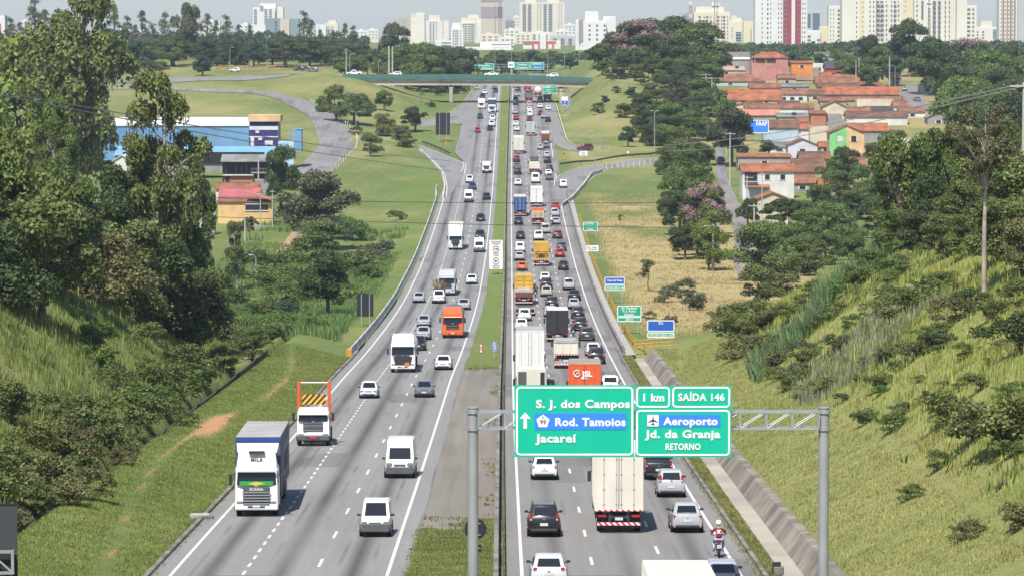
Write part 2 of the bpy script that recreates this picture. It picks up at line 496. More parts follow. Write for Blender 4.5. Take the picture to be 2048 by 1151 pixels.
def sheet(name, xa, xb, y0, y1, m, dz=0.0, step=4.0, nx=3, u0=None, zf=zr, parent=None):
    """strip of road between two plan curves"""
    n = max(2, int(round((y1 - y0) / step)) + 1)
    Y = np.linspace(y0, y1, n)
    A = xa(Y) if callable(xa) else np.full(n, xa, float)
    B = xb(Y) if callable(xb) else np.full(n, xb, float)
    T = np.linspace(0, 1, nx)
    Xv = A[:, None] * (1 - T) + B[:, None] * T
    Yv = np.repeat(Y[:, None], nx, 1)
    Zv = (zf(Yv) if zf is zr else zf(Xv, Yv)) + dz
    ref = u0(Y)[:, None] if u0 is not None else 0
    i = np.arange(n * nx).reshape(n, nx)
    q = np.stack([i[:-1, :-1], i[:-1, 1:], i[1:, 1:], i[1:, :-1]], -1).reshape(-1, 4)
    me = bpy.data.meshes.new(name)
    me.from_pydata(np.stack([Xv, Yv, Zv], -1).reshape(-1, 3).tolist(), [], q.tolist())
    uvs(me, np.stack([Xv - ref, Yv], -1).reshape(-1, 2))
    me.materials.append(m)
    me.polygons.foreach_set('use_smooth', [True] * len(me.polygons))
    o = bpy.data.objects.new(name, me); col.objects.link(o)
    if parent: o.parent = parent
    return tag(o, kind='structure')
LL = lambda Y: LR(Y) - 10.4
LLm = lambda Y: LR(Y) - 10.4 + 3.45 * ss(880, 955, Y)
sheet('road_outbound', lambda Y: RL(Y) - .75, lambda Y: RL(Y) + 11.55, -80, 1765, M['asphalt_out'], 0, u0=lambda Y: RL(Y), nx=5)
sheet('road_inbound', lambda Y: LLm(Y) - .95, lambda Y: LR(Y) + .95, -80, 1765, M['asphalt_in'], 0, u0=lambda Y: LR(Y) - 10.4, nx=5)
sheet('median_pavement', lambda Y: LR(Y) + .95, lambda Y: RL(Y) - 1.05, 203, 405, M['pavement_old'], -.02, nx=3)
def grass_strip(name, xa, xb, y0, y1, dz=.03):
    o = sheet(name, xa, xb, y0, y1, me.materials[0], dz, nx=5)
    n = len(o.data.vertices)
    co = np.zeros(n * 3, np.float32); o.data.vertices.foreach_get('co', co); co = co.reshape(-1, 3)
    a = o.data.color_attributes.new('cover', 'FLOAT_COLOR', 'POINT')
    d = np.clip(.25 + .25 * fbm(co[:, 0], co[:, 1], .08, 8), 0, 1)
    a.data.foreach_set('color', np.stack([d, np.full(n, .85), np.zeros(n), np.full(n, .12)], -1).reshape(-1).astype(np.float32))
    return o
me = gr.data
grass_strip('median_grass', lambda Y: LR(Y) + .95, lambda Y: RL(Y) - 1.05, 405, 1765)
grass_strip('median_grass', lambda Y: LR(Y) + .95, lambda Y: RL(Y) - 1.05, -80, 203)
def ribbon(name, ptsA, ptsB, m, dz=.12, n=40, nx=6):
    """ramp or street draped on the ground between two plan polylines"""
    def res(p, n):
        p = np.array([(q[0], q[1]) for q in p], float)
        d = np.concatenate([[0], np.cumsum(np.hypot(*np.diff(p, axis=0).T))])
        t = np.linspace(0, d[-1], n)
        out = np.stack([np.interp(t, d, p[:, 0]), np.interp(t, d, p[:, 1])], -1)
        for _ in range(2):                      # soften the corners
            out[1:-1] = .25 * out[:-2] + .5 * out[1:-1] + .25 * out[2:]
        return out
    A, B = res(ptsA, n), res(ptsB, n)
    T = np.linspace(0, 1, nx)[None, :, None]
    P = A[:, None] * (1 - T) + B[:, None] * T
    Z = H(P[..., 0], P[..., 1], False) + dz
    i = np.arange(n * nx).reshape(n, nx)
    q = np.stack([i[:-1, :-1], i[:-1, 1:], i[1:, 1:], i[1:, :-1]], -1).reshape(-1, 4)
    me_ = bpy.data.meshes.new(name)
    me_.from_pydata(np.concatenate([P, Z[..., None]], -1).reshape(-1, 3).tolist(), [], q.tolist())
    uvs(me_, P.reshape(-1, 2))
    me_.materials.append(m)
    me_.polygons.foreach_set('use_smooth', [True] * len(me_.polygons))
    o = bpy.data.objects.new(name, me_); col.objects.link(o)
    return tag(o, kind='structure'), A, B
gp = lambda L: [G(*p) for p in L]
_, sA, sB = ribbon('slip_road_on', gp([(838, 291), (880, 306), (932, 328), (925, 345), (905, 385)]), gp([(836, 302), (862, 321), (884, 345), (890, 372), (888, 395)]), M['asphalt_ramp'], .06)
_, eA, eB = ribbon('slip_road_off', gp([(948, 180), (930, 206), (910, 220), (880, 235), (840, 247)]), gp([(954, 195), (946, 240), (930, 250), (885, 249), (842, 256)]), M['asphalt_ramp'], .07)
ribbon('gore_pavement', gp([(924, 247), (918, 275), (908, 305), (932, 328)]), gp([(952, 228), (948, 255), (942, 285), (936, 318)]), M['asphalt_ramp'], .05, 20, 4)
_, xA, xB = ribbon('slip_road_off', gp([(1090, 205), (1096, 250), (1104, 285), (1130, 302), (1176, 306)]), gp([(1106, 200), (1118, 240), (1129, 278), (1145, 294), (1178, 299)]), M['asphalt_ramp'], .07)
_, nA, nB = ribbon('slip_road_on', gp([(1332, 316), (1260, 321), (1190, 331), (1140, 342), (1113, 358), (1111, 385)]), gp([(1332, 325), (1262, 332), (1200, 343), (1172, 362), (1144, 396), (1122, 412)]), M['asphalt_ramp'], .06)
ribbon('hill_road', gp([(585, 352), (612, 318), (640, 290), (628, 250), (598, 220), (548, 196), (490, 186), (400, 184), (200, 180)]),
       gp([(660, 352), (680, 322), (708, 292), (700, 262), (664, 228), (610, 200), (545, 184), (420, 179), (200, 176)]), M['asphalt_street'], .14, 90, 8)
ribbon('far_road', gp([(60, 167), (250, 166), (420, 163), (560, 158), (700, 150)]), gp([(60, 160), (250, 159), (420, 156), (560, 152), (700, 146)]), M['asphalt_ramp'], .16, 50, 4)
_, tA, tB = ribbon('side_street', gp([(1478, 562), (1466, 520), (1470, 480), (1462, 440), (1440, 390), (1432, 345), (1432, 300), (1425, 250)]),
       gp([(1500, 562), (1502, 520), (1505, 485), (1498, 445), (1470, 392), (1452, 350), (1446, 300), (1438, 250)]), M['asphalt_street'], .14, 70, 5)
ribbon('upper_street', gp([(1800, 220), (1800, 200), (1805, 185), (1812, 172)]), gp([(1856, 222), (1850, 200), (1842, 185), (1836, 172)]), M['asphalt_street'], .2, 24, 5)
ribbon('dirt_track', gp([(540, 520), (580, 470), (620, 440), (600, 462 - 8), (575, 452)]), gp([(565, 520), (604, 474), (640, 446), (625, 436), (578, 446)]), mat('red_soil', (.36, .22, .14), .95, var=.25, scale=.5, bump=.05), .12, 30, 4)
mk = MB()
def line(xf, y0, y1, w=.13, step=6.0, dz=.008):
    n = max(2, int((y1 - y0) / step) + 1)
    for a, b in zip(np.linspace(y0, y1, n)[:-1], np.linspace(y0, y1, n)[1:]):
        xa, xb = float(xf(a)), float(xf(b))
        mk.quad((xa - w / 2, a, float(zr(a)) + dz), (xa + w / 2, a, float(zr(a)) + dz), (xb + w / 2, b, float(zr(b)) + dz), (xb - w / 2, b, float(zr(b)) + dz), M['white_line'])
def dashes(xf, y0, y1, per, ln, w=.13):
    y = y0
    while y < y1:
        line(xf, y, min(y + ln, y1), w, 9)
        y += per
line(RL, -80, 1760, .17); line(lambda Y: RL(Y) + 10.5, 15, 955, .17); line(lambda Y: RL(Y) + 10.5, 1010, 1075, .17)
dashes(lambda Y: RL(Y) + 3.5, -76, 1760, 16, 4.2, .15); dashes(lambda Y: RL(Y) + 7.0, -70, 1760, 16, 4.2, .15)
dashes(lambda Y: RL(Y) + 10.5, 1085, 1300, 8, 3.0, .13)
line(LR, -80, 1760, .17); line(LL, -80, 880, .17); line(lambda Y: LR(Y) - 6.95, 952, 1180, .17)
dashes(lambda Y: LR(Y) - 3.5, -77, 1760, 16, 4.2, .15); dashes(lambda Y: LR(Y) - 6.95, -77, 860, 4, 2.0, .15); dashes(lambda Y: LR(Y) - 6.95, 860, 950, 4, 2.0, .15)
mk.build('road_marking', kind='structure')
mr_ = MB()
def edge_line(P, off=0, dz=.085, w=.16, skip=0):
    P = np.asarray(P)
    for k in range(skip, len(P) - 1):
        a, b = P[k], P[k + 1]
        t = (b - a) / max(1e-6, np.hypot(*(b - a))); nrm = np.array([-t[1], t[0]])
        a, b = a + nrm * off, b + nrm * off
        za, zb = float(H(a[0], a[1], False)) + dz, float(H(b[0], b[1], False)) + dz
        q = [a - nrm * w / 2, b - nrm * w / 2, b + nrm * w / 2, a + nrm * w / 2]
        mr_.quad((*q[0], za), (*q[1], zb), (*q[2], zb), (*q[3], za), M['white_line'])
edge_line(sA[:25], -.3, .1); edge_line(sB, .5, .1); edge_line(xB, .5, .12); edge_line(eA, -.4, .12); edge_line(nB, .6, .1); edge_line(nA[:34], -.4, .1)
mr_.build('slip_road_marking', kind='structure')
my = MB()
mid = (tA + tB) / 2
for k in range(2, 16):
    for off in (-.14, .14):
        a, b = mid[k], mid[k + 1]
        t = (b - a) / np.hypot(*(b - a)); nr = np.array([-t[1], t[0]])
        a2, b2 = a + nr * off, b + nr * off
        za, zb = float(H(*a, False)) + .17, float(H(*b, False)) + .17
        my.quad((*(a2 - nr * .06), za), (*(b2 - nr * .06), zb), (*(b2 + nr * .06), zb), (*(a2 + nr * .06), za), M['yellow_paint'])
my.build('street_marking', kind='structure')
def rail_loft(name, prof, xf, y0, y1, m, step=6.0, smooth=None, cap=True, **kw):
    b = MB()
    n = int((y1 - y0) / step) + 2
    rings = []
    for y in np.linspace(y0, y1, n):
        x, z = float(xf(y)), float(zr(y))
        rings.append([(x + p[0], y, z + p[1]) for p in prof])
    b.loft(rings, m, cap)
    return b.build(name, smooth=smooth, **kw)
kerb = [(-.12, -.3), (.12, -.3), (.12, .12), (.09, .15), (-.12, .15)]
rail_loft('kerb', kerb, lambda Y: RL(Y) + 11.65, -80, 440, M['concrete_old'], kind='structure')
rail_loft('kerb', kerb, lambda Y: LL(Y) - 1.07, -80, 440, M['concrete_old'], kind='structure')
chan = [(12.95, -.02), (13.25, -.42), (14.3, -.42), (15.45, .62), (15.75, .62), (15.75, .4), (15.5, .4), (14.35, -.65), (13.2, -.65), (12.9, -.2)]
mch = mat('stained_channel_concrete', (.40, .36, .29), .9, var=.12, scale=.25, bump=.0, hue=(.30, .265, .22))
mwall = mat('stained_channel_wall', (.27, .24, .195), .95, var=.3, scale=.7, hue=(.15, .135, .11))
dc = empty('drainage_channel', label='open concrete drainage channel beside the mown roadside strip', cat='drainage channel')
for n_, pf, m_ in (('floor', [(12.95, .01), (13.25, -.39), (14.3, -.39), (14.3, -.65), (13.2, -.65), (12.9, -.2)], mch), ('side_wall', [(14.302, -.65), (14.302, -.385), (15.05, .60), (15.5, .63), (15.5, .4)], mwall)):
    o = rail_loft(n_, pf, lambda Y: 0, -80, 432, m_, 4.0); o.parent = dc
dch = [(-26.2, .75), (-25.95, -.05), (-25.3, -.05), (-25.0, 1.05), (-24.9, 1.0), (-25.2, -.2), (-26.05, -.2), (-26.3, .7)]
rail_loft('drainage_ditch', dch, lambda Y: -.006 * (Y - 250), 120, 425, mat('dark_ditch_concrete', (.075, .068, .055), .95, var=.3), 4.0, label='narrow dark concrete ditch along the foot of the bushy bank', cat='ditch')
def text_mesh(body, size, m, bold=0.0, flip=False, align='CENTER', depth=.006, spacing=1.0):
    cu = bpy.data.curves.new('lettering', 'FONT')
    cu.body = body; cu.size = size; cu.align_x = align; cu.align_y = 'BOTTOM_BASELINE'
    cu.extrude = depth; cu.offset = bold; cu.space_character = spacing; cu.resolution_u = 3
    ob = bpy.data.objects.new('lettering', cu)
    me_ = bpy.data.meshes.new_from_object(ob)
    bpy.data.objects.remove(ob); bpy.data.curves.remove(cu)
    sgn = -1 if flip else 1
    for v in me_.vertices:
        x, y, z = v.co
        v.co = (x * sgn, (z if flip else -z), y)
    me_.materials.clear(); me_.materials.append(m)
    return me_
def text(body, size, m, loc, parent, bold=0.0, flip=False, align='CENTER', name='lettering', rz=0.0, spacing=1.0, width=None):
    me_ = text_mesh(body, size, m, bold, flip, align, spacing=spacing)
    if width:
        x = [v.co.x for v in me_.vertices]; k = width / (max(x) - min(x))
        for v in me_.vertices: v.co.x *= k
    o = bpy.data.objects.new(name, me_); col.objects.link(o)
    o.location = loc; o.parent = parent; o.rotation_euler.z = rz
    return o
M['paint'] = mat('car_paint', (1, 1, 1), .32, var=.05, scale=.7, spec=.5, coat=.5, objcol=True)
M['tail'] = mat('tail_lamp_red', (.42, .012, .012), .2, var=.1, spec=.6)
M['lamp'] = mat('headlamp_clear', (.20, .22, .25), .12, .2, var=.1, spec=.7)
M['amber'] = mat('amber_lamp', (.75, .28, .03), .3, var=.1)
M['plate'] = mat('licence_plate', (.58, .58, .57), .5, var=.12, scale=9)
M['rim'] = mat('alloy_rim', (.36, .37, .38), .35, .7, var=.15)
M['chrome'] = mat('chrome_trim', (.55, .56, .57), .2, .8, var=.08)
M['trim'] = mat('dark_trim', (.03, .03, .032), .6, var=.15)
M['trim_grey'] = mat('grey_bumper_plastic', (.09, .092, .095), .65, var=.15)
M['red_white'] = None
def stripes(name, c0, c1, freq, slope=1.0):
    m, nt, b = new_mat(name)
    L = nt.links.new; N = nt.nodes.new
    tc = N("ShaderNodeTexCoord"); sx = N("ShaderNodeSeparateXYZ"); L(tc.outputs["Object"], sx.inputs[0])
    a = N("ShaderNodeMath"); a.operation = 'MULTIPLY_ADD'; a.inputs[1].default_value = slope
    L(sx.outputs[2], a.inputs[0]); L(sx.outputs[0], a.inputs[2])
    c = N("ShaderNodeMath"); c.operation = 'MULTIPLY'; c.inputs[1].default_value = freq; L(a.outputs[0], c.inputs[0])
    f = N("ShaderNodeMath"); f.operation = 'FRACT'; L(c.outputs[0], f.inputs[0])
    g = N("ShaderNodeMath"); g.operation = 'GREATER_THAN'; g.inputs[1].default_value = .5; L(f.outputs[0], g.inputs[0])
    x = N("ShaderNodeMix"); x.data_type = 'RGBA'; x.inputs[6].default_value = (*c0, 1); x.inputs[7].default_value = (*c1, 1)
    L(g.outputs[0], x.inputs[0]); L(x.outputs[2], b.inputs["Base Color"]); b.inputs["Roughness"].default_value = .5
    return m
M['red_white'] = stripes('red_white_reflective_tape', (.62, .03, .03), (.72, .72, .70), 3.2, .9)
M['hazard'] = stripes('yellow_black_hazard_tape', (.72, .36, .02), (.02, .02, .02), 2.4, .9)
def hring(y, zl, zb, w, wb, crown=.02):
    h = zb - zl
    half = [(w * .88, zl), (w * .985, zl + .14 * h), (w, zl + .5 * h), (wb, zb - .07 * h), (wb * .9, zb)]
    pts = [(-a, y, z) for a, z in half] + [(0, y, zb + crown)] + [(a, y, z) for a, z in reversed(half)]
    return pts
def gring(z, yf, yr, wf, wr):
    return [(-wf * .72, yf, z), (wf * .72, yf, z), (wf * .97, yf - .10, z), (wf, yf - .24, z), (wr, yr + .24, z), (wr * .97, yr + .09, z), (wr * .74, yr, z),
            (-wr * .74, yr, z), (-wr * .97, yr + .09, z), (-wr, yr + .24, z), (-wf, yf - .24, z), (-wf * .97, yf - .10, z)]
def pane(p00, p10, p11, p01, m, out, u=(.06, .94), v=(.08, .93)):
    """glass inset in a body face given by four corners, 12 mm proud"""
    P = [Vector(p) for p in (p00, p10, p11, p01)]
    def bl(a, b):
        return (P[0] * (1 - a) + P[1] * a) * (1 - b) + (P[3] * (1 - a) + P[2] * a) * b
    n = (P[1] - P[0]).cross(P[3] - P[0]).normalized()
    if n.dot(Vector(out)) < 0: n = -n
    c = [bl(u[0], v[0]) + n * .012, bl(u[1], v[0]) + n * .012, bl(u[1], v[1]) + n * .012, bl(u[0], v[1]) + n * .012]
    b = MB()
    b.loft([[q - n * .03 for q in c], c], m)
    return b
CARS = {
 'hatch': dict(L=3.95, st=[(-1.97, .46, .78, .70, .64), (-1.90, .30, .93, .80, .74), (-1.55, .22, .97, .845, .79), (-.4, .2, .94, .85, .80), (.7, .2, .92, .85, .80), (1.0, .2, .91, .84, .78), (1.55, .22, .82, .82, .72), (1.85, .28, .70, .76, .64), (1.97, .38, .60, .62, .52)],
     g=(1.02, -1.86, .18, -1.42, .78, .75, .60, .58, 1.49), tl=(.62, .84, .17, .26), hl=(.56, .66, .30, .17), r=.30, wb=(1.24, -1.22)),
 'sedan': dict(L=4.5, st=[(-2.25, .46, .84, .68, .62), (-2.18, .30, .98, .80, .72), (-1.6, .22, 1.01, .86, .78), (-.5, .2, .95, .87, .81), (.7, .2, .92, .87, .81), (1.1, .2, .91, .86, .79), (1.75, .22, .82, .83, .72), (2.12, .28, .70, .76, .62), (2.25, .38, .60, .62, .5)],
     g=(1.1, -1.52, .25, -.82, .79, .76, .60, .58, 1.46), tl=(.62, .82, .24, .20), hl=(.58, .66, .30, .16), r=.31, wb=(1.38, -1.3)),
 'suv': dict(L=4.3, st=[(-2.15, .52, .92, .72, .66), (-2.08, .36, 1.04, .83, .77), (-1.6, .27, 1.07, .88, .82), (-.4, .25, 1.04, .89, .83), (.7, .25, 1.03, .89, .83), (1.0, .25, 1.02, .88, .81), (1.7, .27, .95, .86, .76), (2.05, .34, .80, .80, .68), (2.15, .44, .66, .66, .54)],
     g=(1.02, -2.06, .32, -1.75, .80, .78, .64, .63, 1.66), tl=(.70, .98, .14, .42), hl=(.60, .78, .30, .18), r=.35, wb=(1.34, -1.3), rails=True),
 'pickup': dict(L=5.15, st=[(-2.57, .56, .98, .76, .72), (-2.50, .42, 1.10, .86, .80), (-1.8, .32, 1.12, .90, .84), (-.5, .30, 1.10, .91, .84), (.8, .3, 1.08, .91, .84), (1.3, .3, 1.07, .90, .82), (2.1, .32, .98, .87, .78), (2.47, .40, .86, .82, .70), (2.57, .5, .72, .68, .56)],
     g=(1.32, -.72, .62, -.55, .82, .80, .66, .66, 1.76), tl=(.80, .96, .13, .34), hl=(.62, .84, .30, .19), r=.38, wb=(1.62, -1.55), bed=True),
 'minivan': dict(L=4.1, st=[(-2.05, .46, .84, .72, .66), (-1.98, .30, 1.0, .81, .76), (-1.5, .22, 1.04, .85, .80), (-.4, .2, 1.01, .86, .81), (.7, .2, .99, .86, .80), (1.2, .2, .97, .85, .78), (1.7, .22, .87, .82, .73), (1.96, .28, .72, .76, .64), (2.05, .38, .6, .62, .5)],
     g=(1.32, -1.98, .45, -1.62, .78, .76, .62, .61, 1.64), tl=(.66, 1.12, .13, .50), hl=(.56, .70, .30, .2), r=.31, wb=(1.3, -1.25)),
 'panel_van': dict(L=5.3, st=[(-2.65, .5, 1.05, .94, .93), (-2.6, .34, 1.12, .98, .97), (-1.0, .28, 1.15, 1.0, .98), (.9, .28, 1.15, 1.0, .98), (1.55, .28, 1.16, .99, .95), (2.1, .3, 1.04, .96, .86), (2.5, .36, .84, .9, .76), (2.65, .46, .68, .76, .6)],
     g=(1.95, -2.62, .95, -2.56, .93, .95, .80, .86, 2.42), tl=(.90, 1.05, .12, .45), hl=(.66, .86, .34, .26), r=.34, wb=(1.75, -1.6), van=True),
 'small_van': dict(L=4.1, st=[(-2.05, .46, .95, .78, .76), (-2.0, .30, 1.04, .83, .81), (-.9, .24, 1.06, .85, .82), (.5, .24, 1.04, .86, .82), (.98, .24, 1.02, .85, .79), (1.6, .26, .90, .82, .73), (1.92, .32, .76, .77, .65), (2.05, .40, .64, .64, .52)],
     g=(1.06, -2.03, .38, -1.97, .80, .80, .66, .72, 1.86), tl=(.74, .98, .12, .36), hl=(.58, .76, .28, .17), r=.31, wb=(1.3, -1.35), van=True),
 'kombi': dict(L=4.4, st=[(-2.2, .46, 1.0, .76, .74), (-2.14, .34, 1.06, .83, .81), (-1, .3, 1.08, .86, .84), (1, .3, 1.08, .86, .84), (2.0, .32, 1.06, .85, .82), (2.16, .36, 1.0, .82, .76), (2.22, .46, .8, .74, .66)],
     g=(2.16, -2.16, 1.92, -2.02, .82, .82, .70, .70, 1.96), tl=(.68, .86, .12, .26), hl=(.58, .74, .2, .2), r=.32, wb=(1.25, -1.2)),
}
def wheel_mesh(r, w=.2):
    b = MB()
    b.tube([(-w / 2, 0, 0), (-w / 2 + .03, 0, 0), (w / 2 - .03, 0, 0), (w / 2, 0, 0)], [r * .9, r, r, r * .9], M['rubber'], 18)
    return b.mesh('wheel', 40)
def rim_mesh(r, w=.2):
    b = MB()
    for s in (-1, 1):
        b.disc((s * (w / 2 + .004), 0, 0), r * .62, M['rim'], 14, 'x', .02)
        b.disc((s * (w / 2 + .016), 0, 0), r * .16, M['trim'], 10, 'x', .02)
    return b.mesh('rim')
_wm = {}
def add_wheel(root, x, y, r, w=.2, rim=True):
    k = (round(r, 2), round(w, 2))
    if k not in _wm: _wm[k] = (wheel_mesh(r, w), rim_mesh(r, w))
    o = bpy.data.objects.new('wheel', _wm[k][0]); col.objects.link(o); o.parent = root; o.location = (x, y, r)
    if rim:
        q = bpy.data.objects.new('rim', _wm[k][1]); col.objects.link(q); q.parent = o
    return o
def make_car(kind):
    c = CARS[kind]
    root = empty(kind if kind not in ('hatch',) else 'hatchback')
    root.name = {'hatch': 'hatchback_car', 'sedan': 'sedan_car', 'suv': 'suv', 'pickup': 'pickup_truck', 'minivan': 'minivan', 'panel_van': 'panel_van', 'small_van': 'small_van', 'kombi': 'van'}[kind]
    L, r = c['L'], c['r']
    b = MB()
    b.loft([hring(*s) for s in c['st']], M['paint'])
    yf, yr, tf, tr, wf, wr, twf, twr, hz_ = c['g']
    belt = c['st'][3][2]
    base = gring(belt - .05, yf, yr, wf, wr)
    hi = gring(hz_ - .10, tf + (yf - tf) * .12, tr + (yr - tr) * .12, twf + .04, twr + .04)
    top = gring(hz_ - .02, tf - .05, tr + .05, twf - .03, twr - .03)
    cap = gring(hz_, tf - .3, tr + .3, twf * .6, twr * .6)
    b.loft([base, hi, top, cap], M['paint'])
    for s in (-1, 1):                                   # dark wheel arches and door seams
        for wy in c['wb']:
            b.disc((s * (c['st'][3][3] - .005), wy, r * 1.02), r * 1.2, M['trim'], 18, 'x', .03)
        b.box((s * (c['st'][3][3] - .004), .1, .26), (.03, L * .52, .10), M['trim'])
        for sy in (.62, -.35):
            b.box((s * (c['st'][3][3] + .001), sy, .62), (.006, .018, .56), M['trim'])
    if c.get('rails'):
        for s in (-1, 1):
            b.tube([(s * (twf - .06), tf - .15, hz_ - .02), (s * (twf - .06), tf - .25, hz_ + .05), (s * (twr - .06), tr + .3, hz_ + .05), (s * (twr - .06), tr + .2, hz_ - .02)], .022, M['trim'], 6)
    if c.get('bed'):                                    # open load bed sunk behind the cab
        b.box((0, -1.62, 1.125), (1.42, 1.55, .02), M['trim'])
        for s in (-1, 1): b.box((s * .78, -1.62, 1.16), (.12, 1.75, .10), M['paint'], .02)
        b.box((0, -2.47, 1.14), (1.66, .10, .08), M['paint'], .02)
    b.build('body', root, 32)
    van = c.get('van')
    pane(base[0], base[1], hi[1], hi[0], M['glass'], (0, 1, .4), (-.03, 1.03), (.1, .96) if kind != 'panel_van' else (.06, .62)).build('windshield', root)
    vv = (.2, .92) if not van else (.30, .86)
    pane(base[7], base[6], hi[6], hi[7], M['glass'], (0, -1, .3), (.0, 1.0) if not van else (.08, .92), vv).build('rear_window', root)
    for s, (i, j) in ((1, (3, 4)), (-1, (10, 9))):
        u = (.02, .98) if not van else (.01, .34)
        pane(base[i], base[j], hi[j], hi[i], M['glass'], (s, 0, .3), u, (.16, .94)).build('side_window', root)
    tx, tz, tw, th = c['tl']; hx, hz2, hw, hh = c['hl']
    for s in (-1, 1):
        t = MB(); t.box((s * tx, -L / 2 + .10, tz), (tw, .16, th), M['tail'], .03); t.box((s * (tx - .01), -L / 2 + .012, tz - th * .18), (tw * .6, .02, th * .18), M['plate']); t.build('tail_lamp', root)
        h = MB(); h.box((s * hx, L / 2 - .13, hz2), (hw, .2, hh), M['lamp'], .05); h.build('headlamp', root)
        q = MB(); q.box((s * (wf + .13), yf - .28, belt + .07), (.2, .10, .13), M['trim'], .03); q.box((s * (wf + .02), yf - .28, belt + .02), (.1, .05, .05), M['trim']); q.build('mirror', root)
    f = MB(); f.box((0, L / 2 - .08, hz2 - .02), (hx * 1.15, .12, .11), M['trim'], .02); f.box((0, L / 2 + .0, hz2 - .02), (hx * 1.1, .02, .02), M['chrome'])
    f.box((0, L / 2 - .05, .50 if van else .36), (hx * (2.7 if van else 2.0), .18, .46 if van else .18), M['trim_grey'] if van else M['trim'], .05); f.build('grille', root)
    rb = MB(); rb.box((0, -L / 2 + .07, .36), (tx * 2.1, .16, .16), M['trim'], .04); rb.box((0, -L / 2 - .008, tz - .06), (.14, .02, .05), M['chrome']); rb.build('rear_bumper', root)
    for s in (-1, 1):
        p = MB(); p.box((0, s * (L / 2 + .012), .50 if s > 0 else .66), (.42, .02, .14), M['plate']); p.build('licence_plate', root)
    for wx in (-1, 1):
        for wy in c['wb']: add_wheel(root, wx * (c['st'][3][3] - .09), wy, r, .2, rim=True)
    return root
def place(root, p, L, side, yaw=0.0):
    """stand a vehicle with its near end on the road point p; side 'in' drives towards the camera, 'out' away"""
    y = p.y + L / 2
    f = LR if side == 'in' else RL
    x = p.x + float(f(y) - f(p.y))
    g = math.atan((float(zr(y + 2)) - float(zr(y - 2))) / 4)
    hd = math.atan(float(f(y + 3) - f(y - 3)) / 6)
    root.location = (x, y, float(zr(y)) + .006)
    if side == 'in': root.rotation_euler = (-g, 0, math.pi - hd + yaw)
    else: root.rotation_euler = (g, 0, -hd + yaw)
COL = dict(white=(.74, .74, .73), silver=(.40, .41, .43), grey=(.15, .155, .165), black=(.014, .014, .016), blue=(.03, .05, .10), red=(.42, .012, .018), dred=(.14, .012, .018),
           beige=(.45, .40, .31), brown=(.055, .045, .042), orange=(.62, .12, .02), pale=(.60, .63, .68), lilac=(.36, .36, .42), cream=(.66, .62, .52), teal=(.05, .09, .10))
_proto = {}
def car(kind, color, px, py, side, label, yaw=0.0, group=None):
    skip = ('licence_plate', 'mirror', 'rim', 'grille' if side == 'out' else 'rear_bumper', 'headlamp' if side == 'out' else 'tail_lamp') if py < 430 else ('rim',) if py < 600 else ()
    if kind not in _proto:
        _proto[kind] = o = make_car(kind)
    else:
        o = copy_tree(_proto[kind], None, skip)
    c = COL[color]
    for ch in o.children:
        if ch.name.startswith('body'): ch.color = (*c, 1)
    place(o, RD(px, py), CARS[kind]['L'], side, yaw)
    o.scale = (random.uniform(.97, 1.04), random.uniform(.96, 1.05), random.uniform(.96, 1.05))
    cat = {'hatch': 'car', 'sedan': 'car', 'suv': 'car', 'minivan': 'car', 'pickup': 'pickup', 'panel_van': 'van', 'small_van': 'van', 'kombi': 'van'}[kind]
    tag(o, label, cat, group or ('vehicles driving towards the camera' if side == 'in' else 'vehicles queueing away from the camera'))
    return o
def tmat(name, c, rough=.45, var=.08, scale=.6, **k):
    if name not in M: M[name] = mat(name, c, rough, var=var, scale=scale, **k)
    return M[name]
T_WHITE = tmat('truck_white', (.74, .74, .72), .35, coat=.3)
T_CREAM = tmat('truck_cream', (.66, .62, .53), .5, .1)
T_ORANGE = tmat('truck_orange', (.68, .11, .012), .35, coat=.3)
T_REDORANGE = tmat('box_orange', (.66, .10, .03), .45, .1)
T_GREYROOF = tmat('tarpaulin_grey', (.36, .35, .33), .8, .2)
T_TARP = tmat('dark_tarpaulin', (.07, .075, .08), .8, .25, 1.2)
T_BLUE = tmat('truck_blue', (.03, .075, .24), .4, .15)
T_SILVER = tmat('truck_silver', (.42, .44, .46), .35, .08)
T_YELLOW = tmat('truck_yellow', (.55, .33, .05), .55, .2)
T_BROWN = tmat('rusty_brown', (.16, .055, .035), .7, .3, 2)
T_RED = tmat('truck_red', (.48, .02, .02), .45, .12)
T_CURT = tmat('blue_curtain', (.07, .085, .14), .6, .12)
T_WOOD = tmat('cargo_planks', (.40, .26, .15), .8, .25, 2)
T_TEAL = tmat('truck_teal', (.035, .075, .11), .4, .1)
